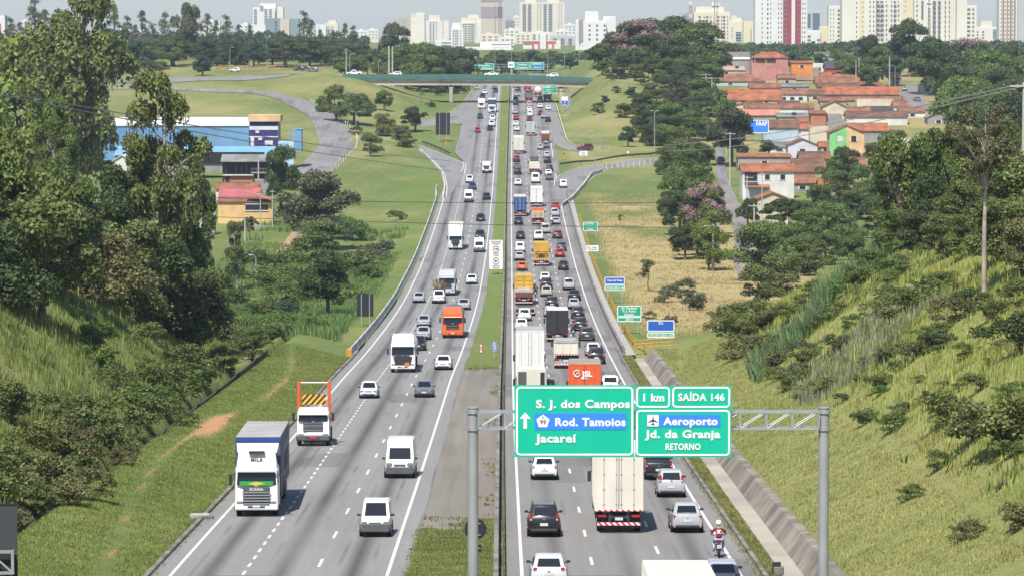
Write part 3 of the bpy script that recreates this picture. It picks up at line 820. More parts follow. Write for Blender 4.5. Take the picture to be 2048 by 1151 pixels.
def cab(root, yfront, m, H=3.0, W=2.44, Lc=2.1, z0=.55, detail=True, grille=None, bumper=None, sleeper=False, visor=None, low=False):
    b = MB()
    y1, y0 = yfront, yfront - Lc
    zw = z0 + 1.15
    rings = []
    for y, k, zt in ((y0, 1.0, H), (y1 - .55, 1.0, H), (y1 - .28, .98, H - .10)):
        w = W / 2 * k
        rings.append([(-w, y, z0), (-w, y, zw), (-w * .97, y, zt - .25), (-w * .86, y, zt), (w * .86, y, zt), (w * .97, y, zt - .25), (w, y, zw), (w, y, z0)])
    w = W / 2
    rings.append([(-w * .95, y1 - .04, z0), (-w * .95, y1, zw), (-w * .9, y1 - .17, H - .42), (-w * .8, y1 - .3, H - .25), (w * .8, y1 - .3, H - .25), (w * .9, y1 - .17, H - .42), (w * .95, y1, zw), (w * .95, y1 - .04, z0)])
    b.loft(rings, m)
    if sleeper:                                         # high roof with deflector
        b.loft([[(-w * .9, y0, H - .05), (w * .9, y0, H - .05), (w * .8, y0, H + .75), (-w * .8, y0, H + .75)], [(-w * .9, y1 - .5, H - .1), (w * .9, y1 - .5, H - .1), (w * .82, y1 - .75, H + .62), (-w * .82, y1 - .75, H + .62)]], m)
    b.build('cab', root, 30)
    zt = H - .48
    pane((-w * .93, y1 - .01, zw + .02), (w * .93, y1 - .01, zw + .02), (w * .89, y1 - .16, zt), (-w * .89, y1 - .16, zt), M['glass'], (0, 1, .1), (.02, .98), (.03, .99)).build('windshield', root)
    for s in (-1, 1):
        pane((s * w, y1 - .3, zw + .03), (s * w, y1 - 1.35, zw + .03), (s * w * .975, y1 - 1.35, zt), (s * w * .975, y1 - .35, zt), M['glass'], (s, 0, 0), (.02, .98), (.03, .95)).build('side_window', root)
        q = MB(); q.box((s * (w + .22), y1 - .12, zw + .35), (.2, .12, .62), M['trim'], .04); q.box((s * (w + .08), y1 - .2, zw + .62), (.2, .05, .05), M['trim']); q.build('mirror', root)
        h = MB(); h.box((s * w * .74, y1 + .0, z0 + .16), (.42, .12, .24), M['lamp'], .05); h.build('headlamp', root)
        st = MB(); st.box((s * (w - .02), y1 - .9, z0 - .12), (.12, .8, .3), M['trim'], .03); st.build('cab_step', root)
    g = MB()
    gm = grille or M['trim']
    g.box((0, y1 + .0, zw - .38), (W * .6, .06, .62), gm, .02)
    for k in range(4): g.box((0, y1 + .035, zw - .62 + k * .16), (W * .56, .03, .05), M['chrome'] if k % 2 == 0 else gm)
    g.box((0, y1 + .04, zw - .02), (.22, .03, .10), M['chrome'], .01)
    g.build('grille', root)
    u = MB(); u.box((0, y1 - .05, z0 - .03), (W * .98, .24, .40), bumper or m, .06); u.box((0, y1 + .055, z0 - .05), (W * .4, .04, .14), M['trim'], .02)
    u.build('bumper', root)
    p = MB(); p.box((0, y1 + .09, z0 + .0), (.42, .02, .14), M['plate']); p.build('licence_plate', root)
    v = MB(); v.box((0, y1 + .02, zt + .07), (W * .86, .26, .08), visor or m, .03); v.build('sun_visor', root)
def axle(root, y, x=1.02, r=.5, w=.32):
    for s in (-1, 1): add_wheel(root, s * x, y, r, w)
def chassis(root, y0, y1, rear=True, W=2.4, low=.42, tape=True, flaps=True):
    b = MB()
    for s in (-1, 1): b.box((s * .42, (y0 + y1) / 2, .88), (.1, abs(y1 - y0), .22), M['steel_dark'])
    n = max(2, int(abs(y1 - y0) / 1.6))
    for k in range(n): b.box((0, y0 + .2 + (abs(y1 - y0) - .4) * k / (n - 1), .88), (.8, .1, .14), M['steel_dark'])
    b.build('chassis', root)
    if rear:
        u = MB(); u.box((0, y0 + .06, low), (W * .97, .10, .16), M['red_white'] if tape else M['trim'], .01)
        for s in (-1, 1): u.box((s * .5, y0 + .1, (low + .8) / 2 + .1), (.1, .08, .5), M['steel_dark'])
        u.build('rear_bumper', root)
        for s in (-1, 1):
            t = MB(); t.box((s * W * .38, y0 + .0, .93), (.46, .06, .13), M['tail'], .02); t.build('tail_lamp', root)
            if flaps:
                q = MB(); q.box((s * W * .36, y0 + .35, .55), (.55, .02, .5), M['black']); q.build('mudflap', root)
        p = MB(); p.box((0, y0 - .0, .78), (.42, .02, .15), M['plate']); p.build('licence_plate', root)
def cargo_box(root, y0, y1, W, z0, z1, m, roof=None, doors=True, name='cargo_box', rod=None, ribs=0, frame=None):
    b = MB()
    b.box((0, (y0 + y1) / 2, (z0 + z1) / 2), (W, y1 - y0, z1 - z0), m, .04)
    if ribs:
        n = int((y1 - y0) / ribs)
        for k in range(1, n):
            for s in (-1, 1): b.box((s * (W / 2 + .012), y0 + k * (y1 - y0) / n, (z0 + z1) / 2), (.03, .08, z1 - z0 - .1), m)
    b.build(name, root, 30)
    if roof is not None:
        r = MB(); r.box((0, (y0 + y1) / 2, z1 + .015), (W - .06, y1 - y0 - .06, .05), roof, .015)
        for k in range(1, int((y1 - y0) / 1.2)): r.box((0, y0 + k * 1.2, z1 + .044), (W - .1, .04, .012), roof)
        r.build('roof_panel', root)
    if doors:
        d = MB(); rm = rod or M['steel']
        d.box((-W * .245, y0 - .012, (z0 + z1) / 2), (W * .475, .03, z1 - z0 - .16), m, .008)
        d.build('rear_door', root, label=None)
        d = MB(); d.box((W * .245, y0 - .012, (z0 + z1) / 2), (W * .475, .03, z1 - z0 - .16), m, .008); d.build('rear_door', root)
        k = MB()
        for x in (-.31, -.05, .05, .31):
            k.tube([(x * W, y0 - .045, z0 + .1), (x * W, y0 - .045, z1 - .1)], .016, rm, 6)
            for zz in (.12, .38, .64, .9): k.box((x * W, y0 - .04, z0 + zz * (z1 - z0)), (.1, .04, .05), rm)
        k.box((0, y0 - .03, (z0 + z1) / 2), (.02, .02, z1 - z0 - .2), M['trim'])
        k.build('locking_rods', root)
        f = MB(); fm = frame or m
        for s in (-1, 1): f.box((s * (W / 2 - .04), y0 - .02, (z0 + z1) / 2), (.09, .05, z1 - z0), fm)
        f.box((0, y0 - .02, z1 - .05), (W - .18, .05, .1), fm); f.box((0, y0 - .02, z0 + .05), (W - .18, .05, .1), fm)
        f.build('door_frame', root)
def tank(root, y0, y1, r, zc, m, name='tank', end=.35):
    b = MB(); rings = []
    for y, k in ((y0, .35), (y0 + end * .25, .75), (y0 + end, 1), (y1 - end, 1), (y1 - end * .25, .75), (y1, .35)):
        rings.append([(r * k * math.cos(2 * math.pi * i / 24), y, zc + r * .92 * k * math.sin(2 * math.pi * i / 24)) for i in range(24)])
    b.loft(rings, m)
    for k in range(1, 4):
        y = y0 + (y1 - y0) * k / 4
        b.tube([(0, y - .04, zc), (0, y + .04, zc)], r + .02, M['steel'], 24, True)
    b.box((0, (y0 + y1) / 2, zc + r * .92 + .03), (.6, (y1 - y0) * .7, .06), M['steel'])
    b.build(name, root, 40)
def new_truck(name, label, cat='truck', side='out'):
    return tag(empty(name), label, cat, 'vehicles driving towards the camera' if side == 'in' else 'vehicles queueing away from the camera')
def t_mila():
    L = 18.0; t = new_truck('articulated_truck', 'white tractor unit with blue curtain trailer and a green flag behind its windscreen', side='in')
    cab(t, L / 2, T_WHITE, 3.0, 2.5, 2.2, .6, sleeper=True, bumper=T_WHITE, grille=M['trim'])
    g = MB(); g.box((0, L / 2 + .06, 1.02), (1.5, .05, .74), M['trim'], .03)
    for k in range(5): g.box((0, L / 2 + .1, .74 + k * .16), (1.62 - .04 * (4 - k), .05, .075), M['chrome'], .01)
    g.box((0, L / 2 + .05, 1.56), (1.5, .06, .3), M['trim_grey'], .05); g.build('radiator_grille', t)
    text('SCANIA', .2, M['white_paint'], (0, L / 2 + .09, 1.49), t, .004, True, name='wordmark', spacing=1.15)
    text('MILA', .27, M['trim'], (0, L / 2 - .545, 3.10), t, .012, True, name='lettering', spacing=1.2)
    f = MB(); f.box((0, L / 2 - .01, 1.88), (1.9, .03, .26), mat('flag_green', (.03, .30, .07), .6), .01); f.build('flag', t)
    f = MB(); f.add([(-.5, L / 2 + .012, 1.88), (0, L / 2 + .012, 1.98), (.5, L / 2 + .012, 1.88), (0, L / 2 + .012, 1.78)], [(0, 1, 2, 3)], mat('flag_yellow', (.62, .5, .03), .6)); f.build('flag_diamond', t)
    d = MB(); d.loft([[(-1.1, L / 2 - 1.25, 3.55), (1.1, L / 2 - 1.25, 3.55), (1.1, L / 2 - 1.3, 3.6), (-1.1, L / 2 - 1.3, 3.6)], [(-1.2, L / 2 - 2.1, 3.6), (1.2, L / 2 - 2.1, 3.6), (1.2, L / 2 - 2.1, 4.05), (-1.2, L / 2 - 2.1, 4.05)]], T_WHITE); d.build('roof_deflector', t)
    v = MB(); v.box((0, L / 2 - .62, 3.62), (.9, .4, .12), M['trim'], .03); v.build('roof_hatch', t)
    cargo_box(t, -L / 2, L / 2 - 2.6, 2.6, 1.15, 4.35, T_CURT, T_GREYROOF, False, name='curtain_trailer')
    fr = MB(); fr.box((0, L / 2 - 2.58, 4.2), (2.56, .05, .26), T_BLUE); fr.build('headboard', t)
    si = MB(); si.box((-1.31, -2.0, 2.75), (.02, 11.5, 1.9), mat('faded_panel', (.22, .22, .24), .7, var=.12)); si.build('side_panel', t)
    tx = text('MILA', 1.5, mat('faded_letter', (.10, .10, .12), .7), (-1.335, -2.2, 2.1), t, .05, False, name='side_lettering', width=7.5); tx.rotation_euler.z = -math.pi / 2
    chassis(t, -L / 2, L / 2 - 1.5)
    for y in (-7.2, -5.9, -4.6, L / 2 - 4.8, L / 2 - 3.6): axle(t, y)
    axle(t, L / 2 - 1.3)
    for s in (-1, 1):
        m_ = MB(); m_.box((s * 1.12, -.5, .72), (.06, 4.0, .5), M['trim_grey']); m_.build('side_guard', t)
    place(t, RD(505, 1033), L, 'in', .025)
def t_skip():
    L = 8.2; t = new_truck('skip_truck', 'white cab truck with upright orange lifting frame and yellow black hazard stripes', side='in')
    cab(t, L / 2, T_WHITE, 2.72, 2.4, 1.9, .62, bumper=M['trim_grey'], grille=M['trim_grey'])
    h = MB(); h.box((0, L / 2 - 2.2, 3.25), (1.7, .08, .72), M['hazard']); h.build('hazard_board', t)
    for s in (-1, 1):
        a = MB(); a.box((s * 1.1, L / 2 - 2.6, 3.1), (.24, .3, 2.9), T_REDORANGE, .03); a.box((s * 1.1, L / 2 - 4.6, 1.7), (.2, 4.0, .3), T_REDORANGE, .03); a.build('lifting_arm', t)
    c = MB(); c.tube([(-1.1, L / 2 - 2.6, 4.45), (1.1, L / 2 - 2.6, 4.45)], .05, M['steel'], 8); c.build('cross_bar', t)
    w = MB(); w.box((0, -1.4, 1.55), (2.0, 4.6, .9), T_REDORANGE, .05); w.build('skip_bed', t)
    chassis(t, -L / 2, L / 2 - 1)
    axle(t, L / 2 - 1.2); axle(t, -2.0); axle(t, -3.2)
    r = MB(); r.box((0, L / 2 + .09, .6), (.46, .03, .16), T_RED); r.build('red_plate', t)
    place(t, RD(624, 892), L, 'in', .02)
def t_tanker():
    L = 15.0; t = new_truck('tanker_truck', 'white tanker truck with black grille and small orange hazard plate', side='in')
    cab(t, L / 2, T_WHITE, 3.05, 2.5, 2.2, .6, sleeper=True, bumper=T_WHITE)
    g = MB(); g.add([(-.95, L / 2 + .06, 1.6), (.95, L / 2 + .06, 1.6), (.72, L / 2 + .06, .72), (-.72, L / 2 + .06, .72)], [(0, 1, 2, 3)], M['trim'])
    for k in range(5): g.box((0, L / 2 + .08, .84 + k * .16), (1.45 + k * .08, .03, .04), M['trim_grey'])
    g.build('radiator_grille', t)
    o = MB(); o.box((-.42, L / 2 + .11, .86), (.42, .03, .3), mat('hazard_plate_orange', (.75, .16, .02), .5)); o.build('hazard_plate', t)
    tank(t, -L / 2, L / 2 - 2.7, 1.24, 2.35, T_WHITE)
    chassis(t, -L / 2, L / 2 - 1.5)
    for y in (-6.2, -5.0, L / 2 - 4.6): axle(t, y)
    axle(t, L / 2 - 1.3)
    place(t, RD(804, 745), L, 'in', .01)
def t_orange():
    L = 14.0; t = new_truck('articulated_truck', 'bright orange cab truck hauling a grey covered trailer', side='in')
    cab(t, L / 2, T_ORANGE, 2.9, 2.5, 2.2, .6, sleeper=True, bumper=T_ORANGE, visor=T_WHITE)
    b = MB(); b.loft([[(x, y, z) for x, z in ((-1.25, 1.2), (-1.25, 2.9), (-.8, 3.35), (0, 3.5), (.8, 3.35), (1.25, 2.9), (1.25, 1.2))] for y in (-L / 2, L / 2 - 2.8)], mat('grey_cover', (.13, .135, .14), .75, var=.2)); b.build('covered_body', t)
    chassis(t, -L / 2, L / 2 - 1.5)
    for y in (-5.6, -4.4, L / 2 - 4.5): axle(t, y)
    axle(t, L / 2 - 1.3)
    place(t, RD(904, 676), L, 'in', .01)
def t_silver():
    L = 12.0; t = new_truck('articulated_truck', 'silver grey cab truck just behind the pickup loaded with brush', side='in')
    cab(t, L / 2, T_SILVER, 3.0, 2.48, 2.2, .6, sleeper=True, bumper=T_SILVER, visor=T_WHITE)
    cargo_box(t, -L / 2, L / 2 - 2.7, 2.5, 1.2, 3.2, T_SILVER, T_GREYROOF, False)
    chassis(t, -L / 2, L / 2 - 1.5); axle(t, -4.6); axle(t, L / 2 - 4.4); axle(t, L / 2 - 1.3)
    place(t, RD(893, 591), L, 'in')
def t_whitebox():
    L = 12.5; t = new_truck('box_truck', 'white truck with a tall pale box body and round dark grille', side='in')
    cab(t, L / 2, T_WHITE, 2.9, 2.46, 2.0, .6, bumper=T_WHITE)
    g = MB(); g.disc((0, L / 2 + .07, .98), .52, M['trim'], 20, 'y', .04); g.build('round_grille', t)
    cargo_box(t, -L / 2, L / 2 - 2.2, 2.6, 1.1, 4.3, T_WHITE, tmat('pale_roof', (.55, .49, .43), .7, .15), True)
    d = MB(); d.loft([[(-1.1, L / 2 - .9, 2.9), (1.1, L / 2 - .9, 2.9), (1.1, L / 2 - .95, 2.95), (-1.1, L / 2 - .95, 2.95)], [(-1.2, L / 2 - 2.1, 2.9), (1.2, L / 2 - 2.1, 2.9), (1.1, L / 2 - 2.1, 4.0), (-1.1, L / 2 - 2.1, 4.0)]], T_WHITE); d.build('roof_deflector', t)
    chassis(t, -L / 2, L / 2 - 1.5); axle(t, -4.4); axle(t, -3.2); axle(t, L / 2 - 1.3)
    place(t, RD(911, 500), L, 'in')
def rigid(name, label, px, py, side, L, cabm, box, W=2.45, H=3.6, roof=None, cabH=2.7, z0=1.0, doors=True, yaw=0, **k):
    t = new_truck(name, label, side=side)
    cab(t, L / 2, cabm, cabH, W * .97, 1.9, .55, bumper=k.pop('bumper', None), visor=k.pop('visor', None))
    if box is not None: cargo_box(t, -L / 2, L / 2 - 2.1, W, z0, H, box, roof or box, doors, **k)
    chassis(t, -L / 2, L / 2 - 1.5, W=W); axle(t, -L / 2 + 1.6, W * .41, .46); axle(t, L / 2 - 1.2, W * .41, .46)
    place(t, RD(px, py), L, side, yaw)
    return t
t_mila(); t_skip(); t_tanker(); t_orange(); t_silver(); t_whitebox()
rigid('light_truck', 'small cream truck with a narrow load bed, beside the merge point', 973, 347, 'in', 6.2, T_WHITE, T_CREAM, 2.1, 2.5, cabH=2.3, bumper=M['trim'], doors=False)
t = rigid('box_truck', 'white high-sided truck with teal front under the bridge shadow', 984, 226, 'in', 11, T_WHITE, T_TEAL, 2.5, 3.9, roof=T_WHITE, cabH=2.4)
rigid('box_van', 'white box van on the approach lane below the overpass', 963, 218, 'in', 6.8, T_WHITE, T_WHITE, 2.2, 2.9, cabH=2.3)
def t_big():
    L = 14.0; t = new_truck('articulated_truck', 'large cream box trailer with striped rear bumper under the direction sign')
    cab(t, L / 2, T_WHITE, 3.0, 2.5, 2.2, .6)
    cargo_box(t, -L / 2, L / 2 - 2.6, 2.6, 1.2, 4.3, T_CREAM, T_CREAM, True, ribs=1.1, rod=M['steel'])
    s = MB(); s.box((0, -L / 2 - .03, 1.24), (2.5, .04, .08), M['red_white']); s.build('reflective_strip', t)
    chassis(t, -L / 2, L / 2 - 1.5, low=.5)
    for y in (-5.3, -4.05, L / 2 - 4.6): axle(t, y)
    axle(t, L / 2 - 1.3)
    place(t, RD(1241, 1066), L, 'out', -.012)
def t_jsl():
    L = 12.0; t = new_truck('box_truck', 'orange-doored box truck with white lettering on its tail')
    cab(t, L / 2, T_WHITE, 2.9, 2.4, 2.0, .6)
    cargo_box(t, -L / 2, L / 2 - 2.3, 2.6, 1.0, 4.35, T_REDORANGE, tmat('dusty_roof', (.30, .27, .22), .85, .2), True, rod=T_REDORANGE)
    for s in (-1, 1):
        p = MB(); p.box((s * 1.312, -1.1, 2.67), (.02, L - 2.5, 3.3), tmat('dusty_side', (.28, .25, .215), .85, .2)); p.build('side_panel', t)
    text('JSL', .62, M['white_paint'], (.22, -L / 2 - .075, 3.36), t, .03, name='lettering', spacing=1.05)
    e = MB(); e.tube([(-.62 + .26 * math.cos(a), -L / 2 - .07, 3.6 + .26 * math.sin(a)) for a in np.linspace(.6, 6.0, 20)], .045, M['white_paint'], 6); e.tube([(-.75, -L / 2 - .07, 3.42), (-.6, -L / 2 - .07, 3.68), (-.42, -L / 2 - .07, 3.58)], .05, M['white_paint'], 6); e.build('emblem', t)
    text('Logistica', .17, M['white_paint'], (0, -L / 2 - .07, 3.16), t, .004, name='small_lettering')
    text('www.jsl.com.br', .14, M['white_paint'], (.72, -L / 2 - .07, 2.42), t, .004, name='web_address', width=.9)
    chassis(t, -L / 2, L / 2 - 1.5); axle(t, -4.2); axle(t, -3.0); axle(t, L / 2 - 1.2)
    place(t, RD(1172, 836), L, 'out', -.02)
def t_whitetrailer():
    L = 13.0; t = new_truck('box_truck', 'tall white ribbed box truck with grey roof behind the large sign')
    cab(t, L / 2, T_WHITE, 3.0, 2.5, 2.1, .6)
    cargo_box(t, -L / 2, L / 2 - 2.4, 2.62, .95, 5.2, T_WHITE, T_GREYROOF, True, rod=T_GREYROOF)
    r = MB()
    for x in (-1.0, -.42, -.2, .0, .2, .42, 1.0): r.box((x, -L / 2 - .04, 3.2), (.05, .05, 3.6), T_CREAM)
    r.build('door_rib', t)
    chassis(t, -L / 2, L / 2 - 1.5); axle(t, -4.4); axle(t, -3.2); axle(t, L / 2 - 1.2)
    place(t, RD(1060, 774), L, 'out')
def t_tractor():
    L = 6.2; t = new_truck('tractor_unit', 'white tractor unit without trailer, close behind the ribbed box truck')
    cab(t, L / 2, T_WHITE, 3.5, 2.5, 2.3, .6)
    b = MB(); b.box((0, L / 2 - 2.36, 2.4), (2.3, .06, 1.9), T_CREAM, .02); b.box((-.8, L / 2 - 2.42, 2.3), (.7, .05, 1.6), M['trim_grey']); b.box((.9, L / 2 - 2.42, 2.2), (.35, .08, 1.7), M['trim']); b.build('cab_rear_panel', t)
    chassis(t, -L / 2, L / 2 - 1.5); axle(t, -1.9); axle(t, -.6); axle(t, L / 2 - 1.2)
    d = MB(); d.disc((0, -1.2, 1.15), .55, M['trim'], 20, 'z', .1); d.build('fifth_wheel', t)
    place(t, RD(1064, 822), L, 'out')
def t_tipper():
    L = 8.5; t = new_truck('tipper_truck', 'cream tipper truck with grey tarpaulin ahead of the orange-doored truck')
    cab(t, L / 2, T_WHITE, 2.8, 2.4, 2.0, .6)
    b = MB(); b.loft([[(-1.22, y, 1.5), (1.22, y, 1.5), (1.22, y, 2.6), (-1.22, y, 2.6)] for y in (-L / 2, L / 2 - 2.2)], T_CREAM)
    for x in (-1.1, -.37, .37, 1.1): b.box((x, -L / 2 - .03, 2.05), (.1, .08, 1.05), T_CREAM)
    b.build('tipper_body', t)
    c = MB(); c.loft([[(-1.24, y, 2.6), (1.24, y, 2.6), (.9, y, 2.85), (-.9, y, 2.85)] for y in (-L / 2 - .05, L / 2 - 2.2)], T_GREYROOF); c.build('tarpaulin', t)
    h = MB(); h.box((0, -L / 2 - .02, 1.42), (2.4, .06, .1), M['red_white']); h.box((.2, -L / 2 + .5, 1.2), (2.2, .1, .4), M['steel_dark']); h.build('rear_frame', t)
    chassis(t, -L / 2, L / 2 - 1.5); axle(t, -3.2); axle(t, -2.0); axle(t, L / 2 - 1.2)
    m_ = MB(); m_.box((0, -L / 2 + .05, .62), (2.3, .03, .62), T_GREYROOF); m_.build('spray_flap', t)
    place(t, RD(1133, 737), L, 'out', -.01)
def t_blackbox():
    t = rigid('box_truck', 'box truck with plain black rear doors and a white roof edge', 1115, 684, 'out', 9.5, T_WHITE, tmat('black_box', (.028, .029, .031), .6, .3, 1.5), 2.5, 3.75, roof=T_CREAM, rod=M['trim'])
    e = MB(); e.box((0, -4.78, 3.72), (2.5, .06, .07), M['white_paint']); e.build('roof_edge', t)
def t_yellowcontainer():
    L = 12.0; t = new_truck('container_truck', 'truck carrying a yellow ribbed container on a rusty red chassis')
    cab(t, L / 2, T_CREAM, 3.3, 2.5, 2.2, .6, sleeper=True)
    cargo_box(t, -L / 2 + 3.0, L / 2 - 2.6, 2.5, 1.3, 3.95, T_YELLOW, T_YELLOW, True, name='container', ribs=.6, rod=T_YELLOW)
    p = MB()
    for x in (-.62, .62):
        for k in range(4): p.box((x, -L / 2 + 2.96, 1.75 + k * .56), (.95, .05, .34), T_YELLOW, .02)
    p.build('door_panel', t)
    b = MB(); b.loft([[(-1.2, y, 1.15), (1.2, y, 1.15), (1.2, y, 2.0 - .2 * k), (-1.2, y, 2.0 - .2 * k)] for y, k in ((-L / 2, 1), (-L / 2 + 2.9, 0))], T_BROWN); b.build('tail_body', t)
    c = MB(); c.loft([[(-1.22, y, 1.82 + k), (1.22, y, 1.82 + k), (.8, y, 2.1 + k), (-.8, y, 2.1 + k)] for y, k in ((-L / 2 - .02, 0), (-L / 2 + 2.88, .2))], T_GREYROOF); c.build('tarpaulin', t)
    chassis(t, -L / 2, L / 2 - 1.5); axle(t, -4.2); axle(t, -3.0); axle(t, L / 2 - 1.2)
    place(t, RD(1048, 611), L, 'out')
def t_flat():
    L = 7.0; t = new_truck('flatbed_trailer', 'low grey flatbed trailer coupled behind the yellow container truck', 'trailer')
    b = MB(); b.box((0, 0, 1.0), (2.4, L, .2), T_GREYROOF, .02)
    for k in range(6): b.box((0, -L / 2 + .6 + k * 1.1, 1.12), (2.3, .06, .04), M['steel_dark'])
    b.build('deck', t); chassis(t, -L / 2, L / 2); axle(t, -2.2); axle(t, -1.0)
    place(t, RD(1050, 632), L, 'out')
def t_yellowframe():
    L = 9.5; t = new_truck('lorry', 'truck with an open yellow lattice frame body seen from behind')
    cab(t, L / 2, T_YELLOW, 2.9, 2.4, 2.0, .6)
    b = MB(); z0, z1, y0 = 1.2, 3.85, -L / 2
    b.box((0, -.4, 3.0), (2.3, L - 3.0, 1.6), T_YELLOW, .05)
    for s in (-1, 1): b.box((s * 1.2, y0 + .1, 2.5), (.12, .14, 2.7), T_YELLOW)
    b.box((0, y0 + .1, 3.8), (2.4, .14, .14), T_YELLOW); b.box((0, y0 + .1, 2.2), (2.4, .14, .12), T_YELLOW); b.box((0, y0 + .1, 1.3), (2.4, .14, .14), T_YELLOW)
    for x0, x1 in ((-1.15, -.1), (1.15, .1)):
        b.tube([(x0, y0 + .1, 1.35), (x1, y0 + .1, 2.2)], .06, T_YELLOW, 6); b.tube([(x1 * 5, y0 + .1, 1.35), (x0, y0 + .1, 2.2)], .05, T_YELLOW, 6)
        b.tube([(x0, y0 + .1, 3.75), (x1, y0 + .1, 2.25)], .05, T_YELLOW, 6)
    b.build('lattice_body', t)
    w = MB(); w.box((0, y0 + .02, 1.12), (2.4, .08, .14), M['red_white']); w.build('reflective_strip', t)
    chassis(t, -L / 2, L / 2 - 1.5); axle(t, -3.6); axle(t, -2.4); axle(t, L / 2 - 1.2)
    place(t, RD(1083, 533), L, 'out')
t_big(); t_jsl(); t_whitetrailer(); t_tractor(); t_tipper(); t_blackbox(); t_yellowcontainer(); t_flat(); t_yellowframe()
t = rigid('container_truck', 'truck with a blue container and pale roof, doors to the rear', 1040, 433, 'out', 11, T_WHITE, T_BLUE, 2.5, 3.95, roof=tmat('pale_roof', (.55, .49, .43), .7, .15), rod=M['white_paint'], z0=1.25)
rigid('box_truck', 'white box truck with printed door and blue tail bumper', 1073, 414, 'out', 9, T_WHITE, T_WHITE, 2.5, 4.0, roof=T_CREAM)
def t_tip2():
    L = 8.0; t = new_truck('tipper_truck', 'tipper with orange cab and a pale wooden tailboard')
    cab(t, L / 2, T_ORANGE, 2.9, 2.4, 2.0, .6)
    b = MB(); b.box((0, -1.1, 1.9), (2.45, L - 2.2, 1.2), T_WOOD, .03)
    for x in (-1.0, 0, 1.0): b.box((x, -L / 2 - .03, 1.9), (.12, .06, 1.2), T_CREAM)
    for z in (1.5, 1.9, 2.3): b.box((0, -L / 2 - .03, z), (2.4, .05, .06), T_CREAM)
    b.build('tipper_body', t); chassis(t, -L / 2, L / 2 - 1.5); axle(t, -2.8); axle(t, L / 2 - 1.2)
    place(t, RD(1076, 450), L, 'out')
def t_tarp():
    L = 12; t = new_truck('tarpaulin_truck', 'cream truck with a dark tarpaulin roof sagging over its load')
    cab(t, L / 2, T_CREAM, 2.9, 2.4, 2.0, .6)
    b = MB(); b.box((0, -1.0, 2.1), (2.5, L - 2.4, 2.0), T_CREAM, .04); b.build('load_body', t)
    c = MB(); c.loft([[(-1.1, y, 3.1), (1.1, y, 3.1), (.9, y, 3.45 + k), (0, y, 3.3 + k), (-.9, y, 3.45 + k)] for y, k in ((-L / 2 + .2, 0), (-2.5, -.15), (-1.2, .2), (L / 2 - 2.3, .35))], T_TARP, closed=True); c.build('tarpaulin', t)
    p = MB(); p.box((0, -L / 2 + .02, 1.2), (2.45, .1, .35), T_BROWN); p.build('tail_panel', t)
    chassis(t, -L / 2, L / 2 - 1.5); axle(t, -4); axle(t, -2.8); axle(t, L / 2 - 1.2)
    place(t, RD(1069, 349), L, 'out')
def t_fueltank(px, py, label, m, lo):
    L = 12; t = new_truck('tanker_truck', label, 'tanker')
    cab(t, L / 2, T_RED, 2.9, 2.4, 2.0, .6)
    tank(t, -L / 2, L / 2 - 2.5, 1.2, 2.4, m, 'tank', .3)
    b = MB(); b.box((0, -L / 2 + .1, 1.0), (2.4, .2, .7), lo, .02); b.build('tail_panel', t)
    chassis(t, -L / 2, L / 2 - 1.5); axle(t, -4.2); axle(t, -3.0); axle(t, L / 2 - 1.2)
    place(t, RD(px, py), L, 'out')
t_tip2(); t_tarp()
t_fueltank(1058, 206, 'cream round tanker with a red tail passing under the overpass', T_CREAM, T_RED)
t_fueltank(1076, 195, 'cream tanker partly hidden by the green exit sign below the bridge', T_CREAM, T_BROWN)
rigid('box_truck', 'red box truck in front of the cream tanker under the bridge', 1055, 183, 'out', 10, T_RED, T_RED, 2.5, 3.9)
rigid('box_truck', 'grey box truck standing next to the green exit sign', 1095, 204, 'out', 10, T_WHITE, tmat('box_taupe', (.33, .29, .26), .7), 2.5, 3.4)
rigid('box_truck', 'plain grey box truck ahead of the tarpaulin truck', 1061, 272, 'out', 8, T_WHITE, tmat('box_grey', (.45, .47, .46), .6), 2.4, 3.6, roof=T_GREYROOF)
rigid('box_truck', 'cream box truck with two rear doors beside the median', 1037, 308, 'out', 11, T_WHITE, T_CREAM, 2.6, 4.2, roof=T_CREAM)
t = rigid('dropside_truck', 'small white truck with a rusty red tailboard', 1091, 287, 'out', 6.5, T_WHITE, T_BROWN, 2.2, 2.5, roof=T_WOOD, doors=False, cabH=3.0)
rigid('lorry', 'dark truck at the head of the median-side queue below the overpass', 1032, 176, 'out', 9, T_TARP, T_TARP, 2.4, 3.0)
